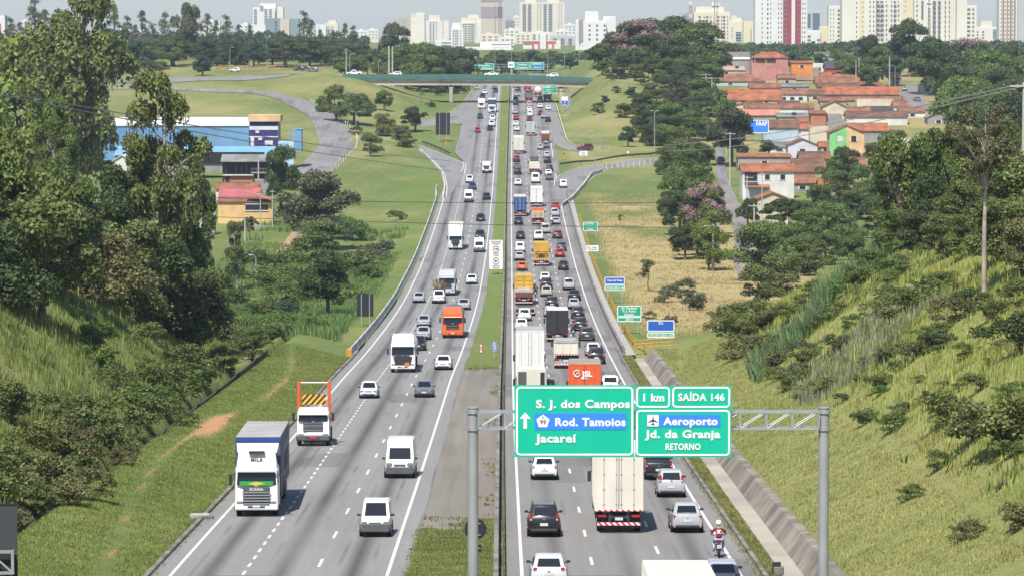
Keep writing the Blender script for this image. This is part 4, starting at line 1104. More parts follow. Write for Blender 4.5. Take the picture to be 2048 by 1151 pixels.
for a in [
 ('panel_van', 'white', 799, 957, 'white passenger van with dark bumper below the pair of grey cars'),
 ('small_van', 'white', 750, 1075, 'small white delivery van with round nose and grey bumper'),
 ('hatch', 'pale', 737, 797, 'pale silver hatchback beside the white tanker\'s lane'),
 ('hatch', 'grey', 848, 795, 'dark grey hatchback ahead of the white sporty sedan'),
 ('sedan', 'white', 886, 740, 'white sporty sedan with black grille near the small median signs'),
 ('hatch', 'black', 836, 701, 'black car half hidden behind the white tanker'),
 ('sedan', 'silver', 846, 680, 'silver estate car between the tanker and another silver sedan'),
 ('sedan', 'silver', 847, 654, 'silver sedan with chrome grille level with the orange truck'),
 ('sedan', 'silver', 837, 606, 'silver sedan by itself next to the concrete barrier'),
 ('sedan', 'silver', 927, 620, 'silver sedan partly behind the orange truck'),
 ('sedan', 'white', 943, 569, 'white older sedan near the median, below the speed limit board'),
 ('panel_van', 'white', 958, 505, 'white minibus beside the speed limit board'),
 ('suv', 'black', 960, 479, 'dark car following close in front of the white minibus'),
 ('sedan', 'black', 961, 443, 'black sedan alone in the median lane under the cables'),
 ('sedan', 'black', 973, 400, 'black sedan level with the white square van'),
 ('panel_van', 'white', 937, 405, 'white square delivery van with printed front'),
 ('sedan', 'blue', 945, 380, 'dark blue car squeezed behind the square delivery van'),
 ('pickup', 'white', 939, 367, 'white pickup merging ahead of the square delivery van'),
 ('hatch', 'red', 955, 266, 'red hatchback, the only red car on the inbound road'),
 ('sedan', 'black', 980, 262, 'black sedan leading a white pickup towards the merge'),
 ('pickup', 'white', 983.5, 254, 'white pickup directly behind the black sedan'),
 ('suv', 'white', 985, 242, 'white tall car behind the white pickup'),
 ('sedan', 'grey', 986, 232, 'grey car tucked below the teal-fronted truck'),
 ('sedan', 'blue', 960, 238, 'dark blue sedan alone below the overpass'),
 ('suv', 'black', 965, 198, 'dark car at the far end of the bridge shadow'),
 ('hatch', 'white', 970, 189, 'white rounded hatchback beyond the bridge shadow'),
 ('suv', 'black', 991, 186, 'black car in the dense median-lane group beyond the bridge'),
 ('sedan', 'grey', 989, 179, 'grey car under the bridge beam near the median'),
 ('hatch', 'silver', 954, 180, 'silver hatchback on the outer lane under the bridge'),
 ('suv', 'white', 969, 173, 'white off-road car directly under the bridge beam'),
]: car(a[0], a[1], a[2], a[3], 'in', a[4])
p = car('pickup', 'white', 877, 607, 'in', 'white pickup piled high with brown brush beside the silver truck')
ld = MB(); r0 = random.Random(3)
for k in range(260):
    x, y, z = r0.uniform(-.85, .85), r0.uniform(-2.5, -.75), 1.2 + abs(r0.gauss(.75, .5))
    d = Vector((r0.uniform(-.4, .4), r0.uniform(-.3, .3), r0.uniform(.1, .5)))
    ld.tube([Vector((x, y, z)), Vector((x, y, z)) + d], [.035, .01], M['straw_load'] if 'straw_load' in M else M.setdefault('straw_load', mat('dry_brush', (.20, .13, .05), .95, var=.4)), 4)
ld.box((0, -1.6, 1.55), (1.6, 1.6, .8), M['trim'], .1)
lo = ld.build('brush_load', label='bundle of dry brown brush and sacks piled on the white pickup', cat='cargo'); lo.location = p.location; lo.rotation_euler = p.rotation_euler
for a in [
 ('hatch', 'pale', 1098, 1176, 'white hatchback at the lower picture edge beside the sign post'),
 ('suv', 'black', 1088, 1074, 'black crossover with silver bumper guard and tall red lamps'),
 ('sedan', 'white', 1089, 960, 'white sedan directly below the direction sign'),
 ('pickup', 'black', 1318, 960, 'black pickup half hidden beside the large cream trailer'),
 ('minivan', 'silver', 1343, 996, 'silver hatchback with tall corner lamps ahead of the grey sedan'),
 ('sedan', 'silver', 1375, 1066, 'silver grey sedan just in front of the motorcyclist in red'),
 ('hatch', 'lilac', 1447, 1190, 'pale blue car next to the near box truck at the picture edge'),
 ('suv', 'white', 1221, 790, 'white crossover beside the orange-doored truck'),
 ('suv', 'black', 1193, 728, 'black crossover with lit lamps behind the white sedan by the kerb'),
 ('sedan', 'white', 1187, 713, 'white sedan between two dark crossovers near the kerb'),
 ('suv', 'brown', 1174, 682, 'dark brown crossover behind a motorcycle in the kerb lane'),
 ('suv', 'black', 1161, 662, 'dark off-road car slanting across the lane line'),
 ('suv', 'black', 1156, 638, 'black boxy jeep with spare wheel on its tailgate'),
 ('sedan', 'silver', 1148, 618, 'silver sedan ahead of the black boxy jeep'),
 ('sedan', 'black', 1149, 601, 'dark car just in front of the silver sedan by the black jeep'),
 ('pickup', 'silver', 1138, 581, 'silver pickup alone in the kerb lane'),
 ('hatch', 'black', 1127, 541, 'black hatchback alone near the parking sign'),
 ('hatch', 'red', 1120, 515, 'bright red hatchback in the kerb lane'),
 ('suv', 'blue', 1123, 503, 'dark blue crossover overlapping the bright red hatchback'),
 ('suv', 'dred', 1115, 478, 'dark wine coloured crossover ahead of the blue one'),
 ('hatch', 'silver', 1112, 450, 'silver hatchback level with the orange-cab tipper'),
 ('pickup', 'silver', 1110, 435, 'pickup with a slanted white load in the kerb lane'),
 ('hatch', 'red', 1111, 419, 'red car where the slip road joins'),
 ('sedan', 'white', 1090, 564, 'white sedan behind the yellow lattice truck'),
 ('suv', 'black', 1093, 579, 'dark car between the white and the beige sedan'),
 ('sedan', 'beige', 1093, 594, 'beige sedan in the middle lane by a motorcycle'),
 ('suv', 'black', 1104, 618, 'black crossover ahead of the black-doored truck'),
 ('sedan', 'silver', 1101, 634, 'silver car mostly hidden by the black-doored truck'),
 ('suv', 'white', 1049, 642, 'white crossover behind the low grey flatbed trailer'),
 ('sedan', 'white', 1043, 661, 'white car with red lamps just ahead of the ribbed box truck'),
 ('hatch', 'orange', 1044, 542, 'orange hatchback ahead of the yellow container truck'),
 ('sedan', 'silver', 1039, 522, 'silver sedan between the white van and orange hatchback'),
 ('small_van', 'white', 1040, 505, 'white van in the median lane level with the yellow lattice truck'),
 ('hatch', 'black', 1041, 479, 'black hatchback in front of the white median-lane van'),
 ('hatch', 'black', 1037, 450, 'black hatchback behind the blue container truck'),
 ('kombi', 'beige', 1091, 468, 'beige old-style van in the middle lane'),
 ('pickup', 'white', 1077, 482, 'white pickup with tented load ahead of the yellow lattice truck'),
 ('panel_van', 'white', 1071, 367, 'white van between the printed box truck and the tarpaulin truck'),
 ('sedan', 'white', 1036, 372, 'white sedan in the median lane ahead of the blue container truck'),
 ('suv', 'black', 1035, 350, 'black car behind a grey one in the median lane'),
 ('sedan', 'grey', 1034, 338, 'grey car bumper to bumper with a black one by the median'),
 ('suv', 'dred', 1033, 325, 'wine red car directly behind the cream two-door box truck'),
 ('sedan', 'grey', 1099, 361, 'grey sedan last of three near the slip road'),
 ('sedan', 'white', 1097, 352, 'white sedan middle of three near the slip road'),
 ('suv', 'black', 1099, 343, 'black crossover first of three near the slip road'),
 ('suv', 'black', 1095, 327, 'black car behind a silver one beside the tarpaulin truck'),
 ('suv', 'silver', 1094, 317, 'silver estate in the kerb lane beside the tarpaulin truck'),
 ('sedan', 'grey', 1092, 297, 'dark grey car behind the small red-tailed truck'),
 ('sedan', 'silver', 1081, 300, 'silver sedan changing lane behind the small red-tailed truck'),
 ('sedan', 'white', 1033.5, 263, 'white sedan in front of the cream two-door box truck'),
 ('sedan', 'white', 1032, 253, 'white car following the red one by the median'),
 ('hatch', 'red', 1032, 241, 'bright red car by the median below the bridge'),
 ('sedan', 'silver', 1030, 229, 'silver sedan leading the red car by the median'),
 ('hatch', 'dred', 1059, 244, 'wine red hatchback behind a white van in the middle lane'),
 ('small_van', 'white', 1060, 234, 'white van ahead of the wine red hatchback'),
 ('sedan', 'white', 1059, 223, 'white sedan ahead of a white van below the bridge'),
 ('sedan', 'silver', 1059, 214, 'silver car tailing the cream tanker with red tail'),
 ('hatch', 'dred', 1081, 231, 'dark red hatchback in the third lane below the bridge'),
 ('sedan', 'white', 1080, 217, 'white sedan ahead of the dark red hatchback'),
 ('hatch', 'white', 1097, 221, 'white hatchback on the exit lane below the bridge'),
 ('sedan', 'silver', 1088, 237, 'pale sedan moving towards the exit lane'),
 ('sedan', 'black', 1096, 245, 'black sedan on the exit lane line'),
 ('suv', 'black', 1031, 211, 'black crossover in the bridge shadow by the median'),
 ('hatch', 'black', 1031, 203, 'second dark car in the bridge shadow by the median'),
 ('sedan', 'silver', 1034, 193, 'pale car under the bridge between dark ones'),
 ('suv', 'black', 1036, 184, 'dark car under the bridge beam by the median'),
 ('suv', 'white', 1080, 203, 'white car behind the tanker beside the exit sign'),
 ('hatch', 'black', 1079, 209, 'black car between two white ones below the bridge'),
]: car(a[0], a[1], a[2], a[3], 'out', a[4])
def stand(kind, color, p, yaw, label, cat='car'):
    if kind not in _proto: _proto[kind] = o = make_car(kind)
    else: o = copy_tree(_proto[kind])
    for ch in o.children:
        if ch.name.startswith('body'): ch.color = (*COL[color], 1)
    o.location = p; o.rotation_euler = (0, 0, yaw)
    return tag(o, label, cat)
q = G(1126, 376); q.z += .1; stand('small_van', 'white', q, R(2), 'white van entering by the slip road alone', 'van')
q = G(1170, 301); q.z += .1; stand('suv', 'dred', q, R(100), 'red and black car turning off at the exit slip road')
q = G(1809, 183); q.z += .25; stand('sedan', 'silver', q, R(178), 'silver car parked at the top of the hillside street')
q = G(1834, 204); q.z += .25; stand('hatch', 'grey', q, R(8), 'dark car climbing the shaded hillside street')
q = G(1441, 326); q.z += .2; stand('sedan', 'black', q, R(5), 'black car parked under the forked tree on the side street')
def near_truck():
    L = 9.0; t = new_truck('box_truck', 'cream box truck at the lower picture edge, only its roof in view')
    cab(t, L / 2, T_WHITE, 2.7, 2.4, 1.4, .55)
    cargo_box(t, -L / 2, L / 2 - 1.45, 2.6, 1.0, 4.15, T_CREAM, T_CREAM, True, ribs=1.0)
    chassis(t, -L / 2, L / 2 - 1.3); axle(t, -3.0, 1.0, .46); axle(t, L / 2 - 1.1, 1.0, .46)
    y = 151.5
    t.location = (float(RL(y)) + 5.75, y, float(zr(y))); t.rotation_euler = (-.037, 0, 0)
near_truck()
def skin_obj(name, verts, edges, radii, m, parent, root=0, sub=2):
    bm = bmesh.new(); lay = bm.verts.layers.skin.verify()
    bv = [bm.verts.new(v) for v in verts]
    for i, v in enumerate(bv):
        rr = radii[i] if isinstance(radii[i], tuple) else (radii[i], radii[i])
        v[lay].radius = rr; v[lay].use_root = (i == root)
    for a, b in edges: bm.edges.new((bv[a], bv[b]))
    me_ = bpy.data.meshes.new(name); bm.to_mesh(me_); bm.free()
    o = bpy.data.objects.new(name, me_); col.objects.link(o); o.parent = parent
    s = o.modifiers.new('skin', 'SKIN'); s.use_smooth_shade = True; s.branch_smoothing = .6
    u = o.modifiers.new('sub', 'SUBSURF'); u.levels = sub; u.render_levels = sub
    me_.materials.append(m)
    return o
M['skin'] = mat('skin', (.34, .19, .125), .6, var=.08)
M['denim_pale'] = mat('pale_denim', (.33, .44, .56), .85, var=.15, scale=6)
M['denim_dark'] = mat('dark_trousers', (.025, .028, .04), .85, var=.15)
def motorcycle(loc, rot, label, m):
    t = tag(empty('motorcycle', loc, rot), label, 'motorcycle', 'motorcycles between the lanes')
    for y in (-.66, .68): add_wheel(t, 0, y, .30, .11)
    b = MB(); b.loft([[(-.13, .55, .78), (.13, .55, .78), (.13, .55, .92), (-.13, .55, .92)], [(-.17, .2, .72), (.17, .2, .72), (.15, .2, 1.0), (-.15, .2, 1.0)], [(-.12, -.05, .70), (.12, -.05, .70), (.10, -.05, .84), (-.10, -.05, .84)]], m); b.build('fuel_tank', t, 40)
    s = MB(); s.box((0, -.36, .82), (.26, .72, .09), M['trim'], .04); s.build('seat', t)
    e = MB(); e.box((0, .15, .45), (.28, .42, .38), M['steel_dark'], .06); e.tube([(.16, .2, .35), (.18, -.3, .33), (.18, -.8, .42)], .045, M['chrome'], 8); e.build('engine', t)
    f = MB(); f.tube([(0, .68, .30), (0, .5, .92), (0, .46, 1.04)], .04, M['steel'], 8); f.tube([(0, -.66, .30), (0, -.1, .5), (0, .2, .6)], .04, M['steel_dark'], 8); f.build('fork', t)
    h = MB(); h.tube([(-.36, .34, 1.06), (-.15, .46, 1.04), (.15, .46, 1.04), (.36, .34, 1.06)], .018, M['trim'], 6)
    for sx in (-1, 1):
        h.tube([(sx * .2, .44, 1.06), (sx * .34, .44, 1.24)], .01, M['trim'], 5); h.box((sx * .36, .44, 1.27), (.13, .03, .08), M['trim'], .02)
    h.build('handlebar', t)
    k = MB(); k.box((0, -.86, .74), (.2, .06, .09), M['tail'], .02); k.build('tail_lamp', t)
    r = MB(); r.box((0, -.94, .58), (.22, .02, .18), M['plate']); r.build('licence_plate', t)
    g = MB(); g.loft([[(-.07, -.55, .62), (.07, -.55, .62), (.07, -.55, .65), (-.07, -.55, .65)], [(-.07, -.95, .56), (.07, -.95, .56), (.07, -.95, .59), (-.07, -.95, .59)]], M['trim']); g.build('mudguard', t)
    return t
def rider(loc, rot, label, shirt, trousers, helmet, emblem=False):
    p = tag(empty('person', loc, rot), label, 'person', 'riders on motorcycles')
    V = [(0, -.22, .90), (0, -.20, 1.06), (0, -.14, 1.30), (0, -.10, 1.42), (0, -.06, 1.50), (0, -.03, 1.60), (0, -.02, 1.70)]
    E = [(0, 1), (1, 2), (2, 3), (3, 4), (4, 5), (5, 6)]
    Rr = [(.165, .12), (.145, .105), (.17, .11), (.12, .08), .055, .085, .075]
    for s in (-1, 1):
        b0 = len(V); V += [(s * .20, -.11, 1.38), (s * .36, .02, 1.18), (s * .34, .27, 1.09), (s * .33, .35, 1.07)]; E += [(3, b0), (b0, b0 + 1), (b0 + 1, b0 + 2), (b0 + 2, b0 + 3)]; Rr += [.065, .05, .035, .035]
        b0 = len(V); V += [(s * .14, -.14, .88), (s * .24, .22, .74), (s * .22, .02, .36), (s * .23, .16, .30)]; E += [(0, b0), (b0, b0 + 1), (b0 + 1, b0 + 2), (b0 + 2, b0 + 3)]; Rr += [.095, .07, .048, .04]
    skin_obj('body', V, E, Rr, M['skin'], p)
    V = [(0, -.23, .94), (0, -.20, 1.06), (0, -.14, 1.30), (0, -.10, 1.42)]; E = [(0, 1), (1, 2), (2, 3)]; Rr = [(.19, .14), (.175, .13), (.20, .135), (.14, .10)]
    for s in (-1, 1):
        b0 = len(V); V += [(s * .21, -.11, 1.38), (s * .35, .0, 1.20)]; E += [(3, b0), (b0, b0 + 1)]; Rr += [.085, .07]
    skin_obj('shirt', V, E, Rr, shirt, p)
    V = [(0, -.22, .92)]; E = []; Rr = [(.18, .14)]
    for s in (-1, 1):
        b0 = len(V); V += [(s * .14, -.14, .88), (s * .24, .22, .74), (s * .22, .03, .40)]; E += [(0, b0), (b0, b0 + 1), (b0 + 1, b0 + 2)]; Rr += [.11, .09, .07]
    skin_obj('trousers', V, E, Rr, trousers, p)
    for s in (-1, 1):
        b = MB(); b.box((s * .23, .12, .30), (.10, .27, .10), M['trim'], .03); b.build('shoe', p)
        h = MB()                                        # hand: palm, four fingers and a thumb closed round the grip
        h.box((s * .335, .345, 1.085), (.075, .05, .03), M['skin'], .012)
        for k in range(4):
            x = s * (.305 + .02 * k)
            h.tube([(x, .36, 1.095), (x, .395 - .004 * k, 1.085), (x, .40, 1.055), (x, .37, 1.04)], [.010, .0095, .009, .007], M['skin'], 6)
        h.tube([(s * .30, .335, 1.085), (s * .285, .325, 1.06), (s * .29, .345, 1.04)], [.011, .010, .008], M['skin'], 6)
        h.build('hand', p)
    hm_ = MB(); rings = []
    for k in range(9):
        w = math.pi * (k / 8) * .86
        rr = .145 * math.sin(max(.12, w)); z = 1.70 + .15 * math.cos(w)
        rings.append([(rr * math.cos(a), -.02 + rr * 1.15 * math.sin(a), z) for a in np.linspace(0, 2 * math.pi, 16, endpoint=False)])
    hm_.loft(rings, helmet); hm_.build('helmet', p, 60)
    vz = MB(); vz.loft([[(.15 * math.cos(a), -.02 + .175 * math.sin(a), z) for a in np.linspace(.5, math.pi - .5, 8)] for z in (1.64, 1.72)], M['glass'], False, False); vz.build('visor', p)
    if emblem:
        text('X', .2, M['white_paint'], (0, -.335, 1.20), p, .02, name='shirt_print', width=.24)
        e = MB(); e.box((0, -.33, 1.36), (.2, .02, .03), M['white_paint']); e.build('shirt_band', p)
    return p
def bike(px, py, lab_b, lab_p, tank_, shirt, trousers, helmet, emblem=False):
    q = RD(px, py); y = q.y + .95
    g = math.atan((float(zr(y + 2)) - float(zr(y - 2))) / 4)
    loc, rot = (q.x, y, float(zr(y)) + .008), (g, 0, R(-1))
    motorcycle(loc, rot, lab_b, tank_); rider(loc, rot, lab_p, shirt, trousers, helmet, emblem)
M['shirt_red'] = mat('maroon_shirt', (.23, .022, .035), .85, var=.12, scale=5)
M['shirt_black'] = mat('black_jacket', (.02, .02, .024), .7, var=.15)
bike(1439, 1117, 'motorcycle with white plate riding on the edge line', 'person in maroon shirt, pale jeans and white helmet riding a motorcycle', tmat('bike_blue', (.05, .09, .2), .3), M['shirt_red'], M['denim_pale'], M['white_paint'], True)
bike(1147, 672, 'dark motorcycle with red tank beside the dark brown crossover', 'person in black jacket riding beside the dark brown crossover', T_RED, M['shirt_black'], M['denim_dark'], M['trim'])
bike(1071, 594, 'dark motorcycle beside the yellow container truck', 'person in dark clothes riding between the container truck and beige sedan', M['trim_grey'], M['shirt_black'], M['denim_dark'], M['trim'])
bike(1103, 451, 'small motorcycle between the silver hatchback and orange-cab tipper', 'person in white top riding next to the silver hatchback', M['trim_grey'], M['white_paint'], M['denim_dark'], M['white_paint'])
new_jersey = [(-.28, -.1), (.28, -.1), (.26, .1), (.12, .32), (.085, .82), (-.085, .82), (-.12, .32), (-.26, .1)]
thin = [(-.15, -.1), (.15, -.1), (.12, .62), (-.12, .62)]
def barrier(name, prof, xf, y0, y1, m, label, cat, step=5.0, cell=4.0, cap=None):
    o = rail_loft(name, prof, xf, y0, y1, m, step, label=label, cat=cat)
    j = MB()
    for y in np.arange(y0 + cell, y1, cell * 2):         # joints between the cast lengths
        x, z = float(xf(y)), float(zr(y))
        j.box((x, y, z + .3), (.30, .06, .66), M['concrete_old'])
    return o
barrier('median_barrier', thin, lambda Y: RL(Y) - 1.25, -80, 1500, M['concrete_old'], 'low weathered concrete barrier along the grassy median', 'barrier')
g = MB()
for y in np.arange(-80, 700, 4.0):
    x, z = float(RL(y)) - .93, float(zr(y))
    g.box((x, y, z + .3), (.08, .12, .68), M['concrete_old'])
for k in (.38, .6):
    n = np.arange(-80, 702, 6.0)
    g.loft([[(float(RL(y)) - .90 + a, y, float(zr(y)) + k + b) for a, b in ((-.02, -.06), (.03, -.06), (.03, .06), (-.02, .06))] for y in n], M['steel_dark'])
g.build('guard_rail', label='dark double guard rail beside the outbound edge line', cat='guard rail')
barrier('roadside_barrier', new_jersey, lambda Y: LLm(Y) - 1.5 - 3.0 * ss(860, 950, Y), 430, 905, M['concrete_white'], 'pale curving concrete barrier along the outer edge of the inbound road', 'barrier')
e = MB(); y = 428.5; x = float(LL(y)) - 1.5; e.box((x, y, float(zr(y)) + .42), (.62, .5, .86), M['yellow_paint'], .05)
e.build('barrier_end', label='yellow painted block closing the near end of the curving barrier', cat='barrier end')
barrier('roadside_barrier', [(-.14, -.1), (.14, -.1), (.14, .55), (-.14, .55)], lambda Y: RL(Y) + 12.15 + .0006 * np.clip(Y - 440, 0, 99), 436, 880, M['concrete_old'], 'dark low barrier along the kerb lane of the outbound road', 'barrier')
sheet('verge_strip', lambda Y: RL(Y) + 12.3, lambda Y: RL(Y) + 13.35, 432, 880, M['concrete'], .02, zf=lambda X, Y: zr(Y))
sheet('shoulder', lambda Y: RL(Y) + 11.5, lambda Y: RL(Y) + 12.1, 432, 905, M['shoulder'], .01, zf=lambda X, Y: zr(Y))
yr_ = empty('pipe_railing', (0, 0, 0), (0, 0, 0), 'long yellow pipe railing following the kerb lane down to the drainage channel', 'railing')
yf = lambda Y: float(RL(Y)) + 13.6 + .9 * float(ss(455, 432, Y))
for hh in (.55, 1.0):
    b = MB(); b.tube([(yf(y), y, float(zr(y)) + hh) for y in np.arange(432, 800, 6)], .045, M['yellow_paint'], 5); b.build('rail', yr_)
pm = MB(); pm.tube([(0, 0, -.2), (0, 0, 1.02)], .045, M['yellow_paint'], 6); pm = pm.mesh('post')
for y in np.arange(432, 800, 4.5):
    o = bpy.data.objects.new('post', pm); col.objects.link(o); o.parent = yr_; o.location = (yf(y), y, float(zr(y)))
cr = empty('pipe_railing', (0, 0, 0), (0, 0, 0), 'short yellow railing standing across the upper end of the drainage channel', 'railing')
for hh in (.5, .9, 1.3):
    b = MB(); b.tube([(13.4, 436, -34.6 + hh), (17.6, 437, -34.4 + hh)], .07, M['yellow_paint'], 6); b.build('rail', cr)
for x in (13.4, 15.5, 17.6):
    b = MB(); b.tube([(x, 436 + (x - 13.4) * .24, -35.1), (x, 436 + (x - 13.4) * .24, -33.1)], .07, M['yellow_paint'], 6); b.build('post', cr)
def wall_strip(name, P, hgt, thick, m, label, cat, dz=0.0, skip=0):
    """low wall or rail standing on the ground along a plan polyline"""
    b = MB(); rings = []
    P = np.asarray(P)
    for k in range(skip, len(P)):
        t = P[min(k + 1, len(P) - 1)] - P[max(k - 1, 0)]; t = t / max(1e-6, np.hypot(*t)); n = np.array([-t[1], t[0]]) * thick / 2
        z = float(H(P[k][0], P[k][1], False)) + dz
        rings.append([(P[k][0] - n[0], P[k][1] - n[1], z - .3 * (dz == 0)), (P[k][0] + n[0], P[k][1] + n[1], z - .3 * (dz == 0)), (P[k][0] + n[0], P[k][1] + n[1], z + hgt), (P[k][0] - n[0], P[k][1] - n[1], z + hgt)])
    b.loft(rings, m)
    return b.build(name, label=label, cat=cat)
gq = lambda L, n=30: np.stack([np.interp(np.linspace(0, 1, n), np.linspace(0, 1, len(L)), [G(*p)[i] for p in L]) for i in (0, 1)], -1)
wall_strip('roadside_barrier', gq([(1124, 414), (1146, 398), (1174, 364), (1186, 350), (1204, 345)]), .8, .3, M['concrete_white'], 'short concrete barrier curving round the mouth of the entry slip road', 'barrier')
def guard(P, label, m=None, every=5):
    r = empty('guard_rail', (0, 0, 0), (0, 0, 0), label, 'guard rail')
    P = np.asarray(P); b = MB(); rings = []
    for k in range(len(P)):
        z = float(H(P[k][0], P[k][1], False)); t = P[min(k + 1, len(P) - 1)] - P[max(k - 1, 0)]; t = t / max(1e-6, np.hypot(*t)); n = np.array([-t[1], t[0]]) * .04
        rings.append([(P[k][0] - n[0], P[k][1] - n[1], z + .5), (P[k][0] + n[0], P[k][1] + n[1], z + .5), (P[k][0] + n[0], P[k][1] + n[1], z + .95), (P[k][0] - n[0], P[k][1] - n[1], z + .95)])
    b.loft(rings, m or M['steel_dark']); b.build('rail', r)
    for k in range(0, len(P), every):
        z = float(H(P[k][0], P[k][1], False)); q = MB(); q.box((P[k][0], P[k][1], z + .4), (.14, .14, 1.0), m or M['steel_dark']); q.build('post', r)
guard(gq([(1120, 334), (1200, 325), (1262, 316), (1330, 308)]), 'dark guard rail along the upper side of the entry slip road')
guard(gq([(845, 289), (870, 298), (900, 312)]), 'dark guard rail above the striped edge of the inbound slip road')
M['fence_white'] = mat('whitewashed_concrete', (.60, .59, .55), .85, var=.15)
def post_fence(pts, n, label, h=1.3, w=.16):
    r = empty('post_fence', (0, 0, 0), (0, 0, 0), label, 'fence')
    b = MB(); b.box((0, 0, h / 2 - .2), (w, w, h + .4), M['fence_white'], .02); me_ = b.mesh('post')
    P = gq(pts, n)
    for x, y in P:
        o = bpy.data.objects.new('post', me_); col.objects.link(o); o.parent = r; o.location = (x, y, float(H(x, y, False)))
    wv = MB()
    for hh in (.45, 1.0): wv.tube([(x, y, float(H(x, y, False)) + hh) for x, y in P], .012, M['steel'], 4)
    wv.build('wire', r)
post_fence([(622, 206), (640, 215), (666, 232), (690, 250), (711, 268), (716, 285)], 24, 'row of white posts along the outer bend of the hillside street')
post_fence([(716, 285), (712, 300), (690, 322), (672, 338)], 12, 'white posts below the hillside street bend above the green field')
post_fence([(1213, 337), (1300, 328)], 9, 'row of white posts lining the entry slip road')
post_fence([(843, 304), (862, 326), (882, 348), (888, 376)], 3, 'three leaning white marker posts beside the inbound slip road', .9)
wall_strip('retaining_kerb', gq([(842, 302), (864, 325), (884, 347), (890, 374), (886, 396)]), .5, .35, M['concrete_white'], 'pale concrete kerb wall on the field side of the inbound slip road', 'kerb wall')
M['sign_green'] = mat('sign_green', (.0, .46, .285), .5, var=.04, scale=.4)
M['sign_green2'] = mat('faded_sign_green', (.010, .34, .215), .5, var=.06)
M['sign_blue'] = mat('sign_blue', (.04, .22, .80), .5, var=.04, scale=.5)
M['sign_blue2'] = mat('service_sign_blue', (.022, .105, .48), .5, var=.05, scale=.5)
M['sign_white'] = mat('sign_white', (.80, .80, .78), .5, var=.04)
M['sign_back'] = mat('sign_back', (.022, .023, .026), .6, var=.15)
M['sign_red'] = mat('sign_red', (.50, .03, .03), .5, var=.05)
M['print_grey'] = mat('print_grey', (.16, .16, .17), .6)
GY = 177.0
gs = F / GY / math.cos(PITCH)
def gat(px, py, Y=GY):
    return at(px, py, Y)
gan = empty('sign_gantry', (0, GY, float(zr(GY))), (0, 0, 0), 'grey steel gantry with two posts and lattice beams carrying the direction sign', 'gantry')
off = Vector((0, GY, float(zr(GY))))
pl, pr = gat(946, 820), gat(1648, 820)
topz = gat(0, 815).z
for p_, m0 in ((pl, M['steel']), (pr, M['steel'])):
    b = MB(); zb = float(H(p_.x, GY, True)) - .5
    b.tube([(p_.x, 0, zb - off.z), (p_.x, 0, topz - off.z)], .235, mat('post_grey', (.35, .36, .36), .55, .3, var=.16, scale=.5), 20)
    b.disc((p_.x, 0, topz - off.z + .02), .26, M['steel'], 20, 'z', .05)
    for zz in (gat(0, 822).z, gat(0, 856).z): b.tube([(p_.x, 0, zz - off.z - .08), (p_.x, 0, zz - off.z + .08)], .29, M['steel'], 20)
    b.build('post', gan, 40)
def truss(x0, x1, name):
    zt, zb = gat(0, 822).z - off.z, gat(0, 855).z - off.z
    b = MB(); w = .32
    for yy in (-w, w):
        for zz in (zt, zb): b.box(((x0 + x1) / 2, yy, zz), (x1 - x0, .09, .09), M['steel'])
    n = max(2, int(round((x1 - x0) / 1.15)))
    for k in range(n + 1):
        x = x0 + (x1 - x0) * k / n
        for yy in (-w, w): b.box((x, yy, (zt + zb) / 2), (.06, .06, zt - zb - .09), M['steel'])
        for zz in (zt, zb): b.box((x, 0, zz), (.05, 2 * w - .09, .05), M['steel'])
        if k < n:
            x2 = x0 + (x1 - x0) * (k + 1) / n
            for yy in (-w, w): b.tube([(x, yy, zb), (x2, yy, zt)], .03, M['steel'], 6)
            b.tube([(x, -w, zt), (x2, w, zt)], .025, M['steel'], 6)
    b.build(name, gan)
truss(pl.x + .24, pr.x - .24, 'lattice_beam')
def rrect(x0, x1, z0, z1, r, n=5):
    P = []
    for cx, cz, a0 in ((x1 - r, z1 - r, 0), (x0 + r, z1 - r, 90), (x0 + r, z0 + r, 180), (x1 - r, z0 + r, 270)):
        for k in range(n + 1):
            a = R(a0 + 90 * k / n); P.append((cx + r * math.cos(a), cz + r * math.sin(a)))
    return P
def frame_border(b, x0, x1, z0, z1, y, w, r, m):
    """rounded white outline on a sign face"""
    A = rrect(x0, x1, z0, z1, r); B = rrect(x0 + w, x1 - w, z0 + w, z1 - w, max(.01, r - w))
    n = len(A)
    b.add([(p[0], y, p[1]) for p in A] + [(p[0], y, p[1]) for p in B] + [(p[0], y + .012, p[1]) for p in A] + [(p[0], y + .012, p[1]) for p in B],
          [(k, (k + 1) % n, n + (k + 1) % n, n + k) for k in range(n)] + [(k, 2 * n + k, 2 * n + (k + 1) % n, (k + 1) % n) for k in range(n)], m)
sg = empty('direction_sign', (0, GY - .5, off.z), (0, 0, 0), 'big green overhead sign reading S. J. dos Campos and Aeroporto', 'road sign')
def SX(px): return gat(px, 800, GY - .5).x
def SZ(py): return gat(1024, py, GY - .5).z - off.z
def spx(n): return n * (GY - .5) / F
def sign_panel(x0, x1, y0, y1, name='panel', m=None):
    b = MB(); b.box(((SX(x0) + SX(x1)) / 2, 0, (SZ(y0) + SZ(y1)) / 2), (SX(x1) - SX(x0), .06, SZ(y0) - SZ(y1)), m or M['sign_green']); b.build(name, sg)
sign_panel(1029, 1268, 769, 913); sign_panel(1271, 1462.5, 771, 913)
for px in (1088, 1148, 1208, 1320, 1370, 1418):
    b = MB(); b.box((SX(px), -.031, (SZ(771.5) + SZ(912.5)) / 2), (.012, .006, SZ(772) - SZ(912)), M['sign_green2']); b.build('panel_seam', sg)
bd = MB(); frame_border(bd, SX(1032), SX(1266.5), SZ(909.5), SZ(772), -.045, spx(3.8), spx(9), M['sign_white']); bd.build('border', sg)
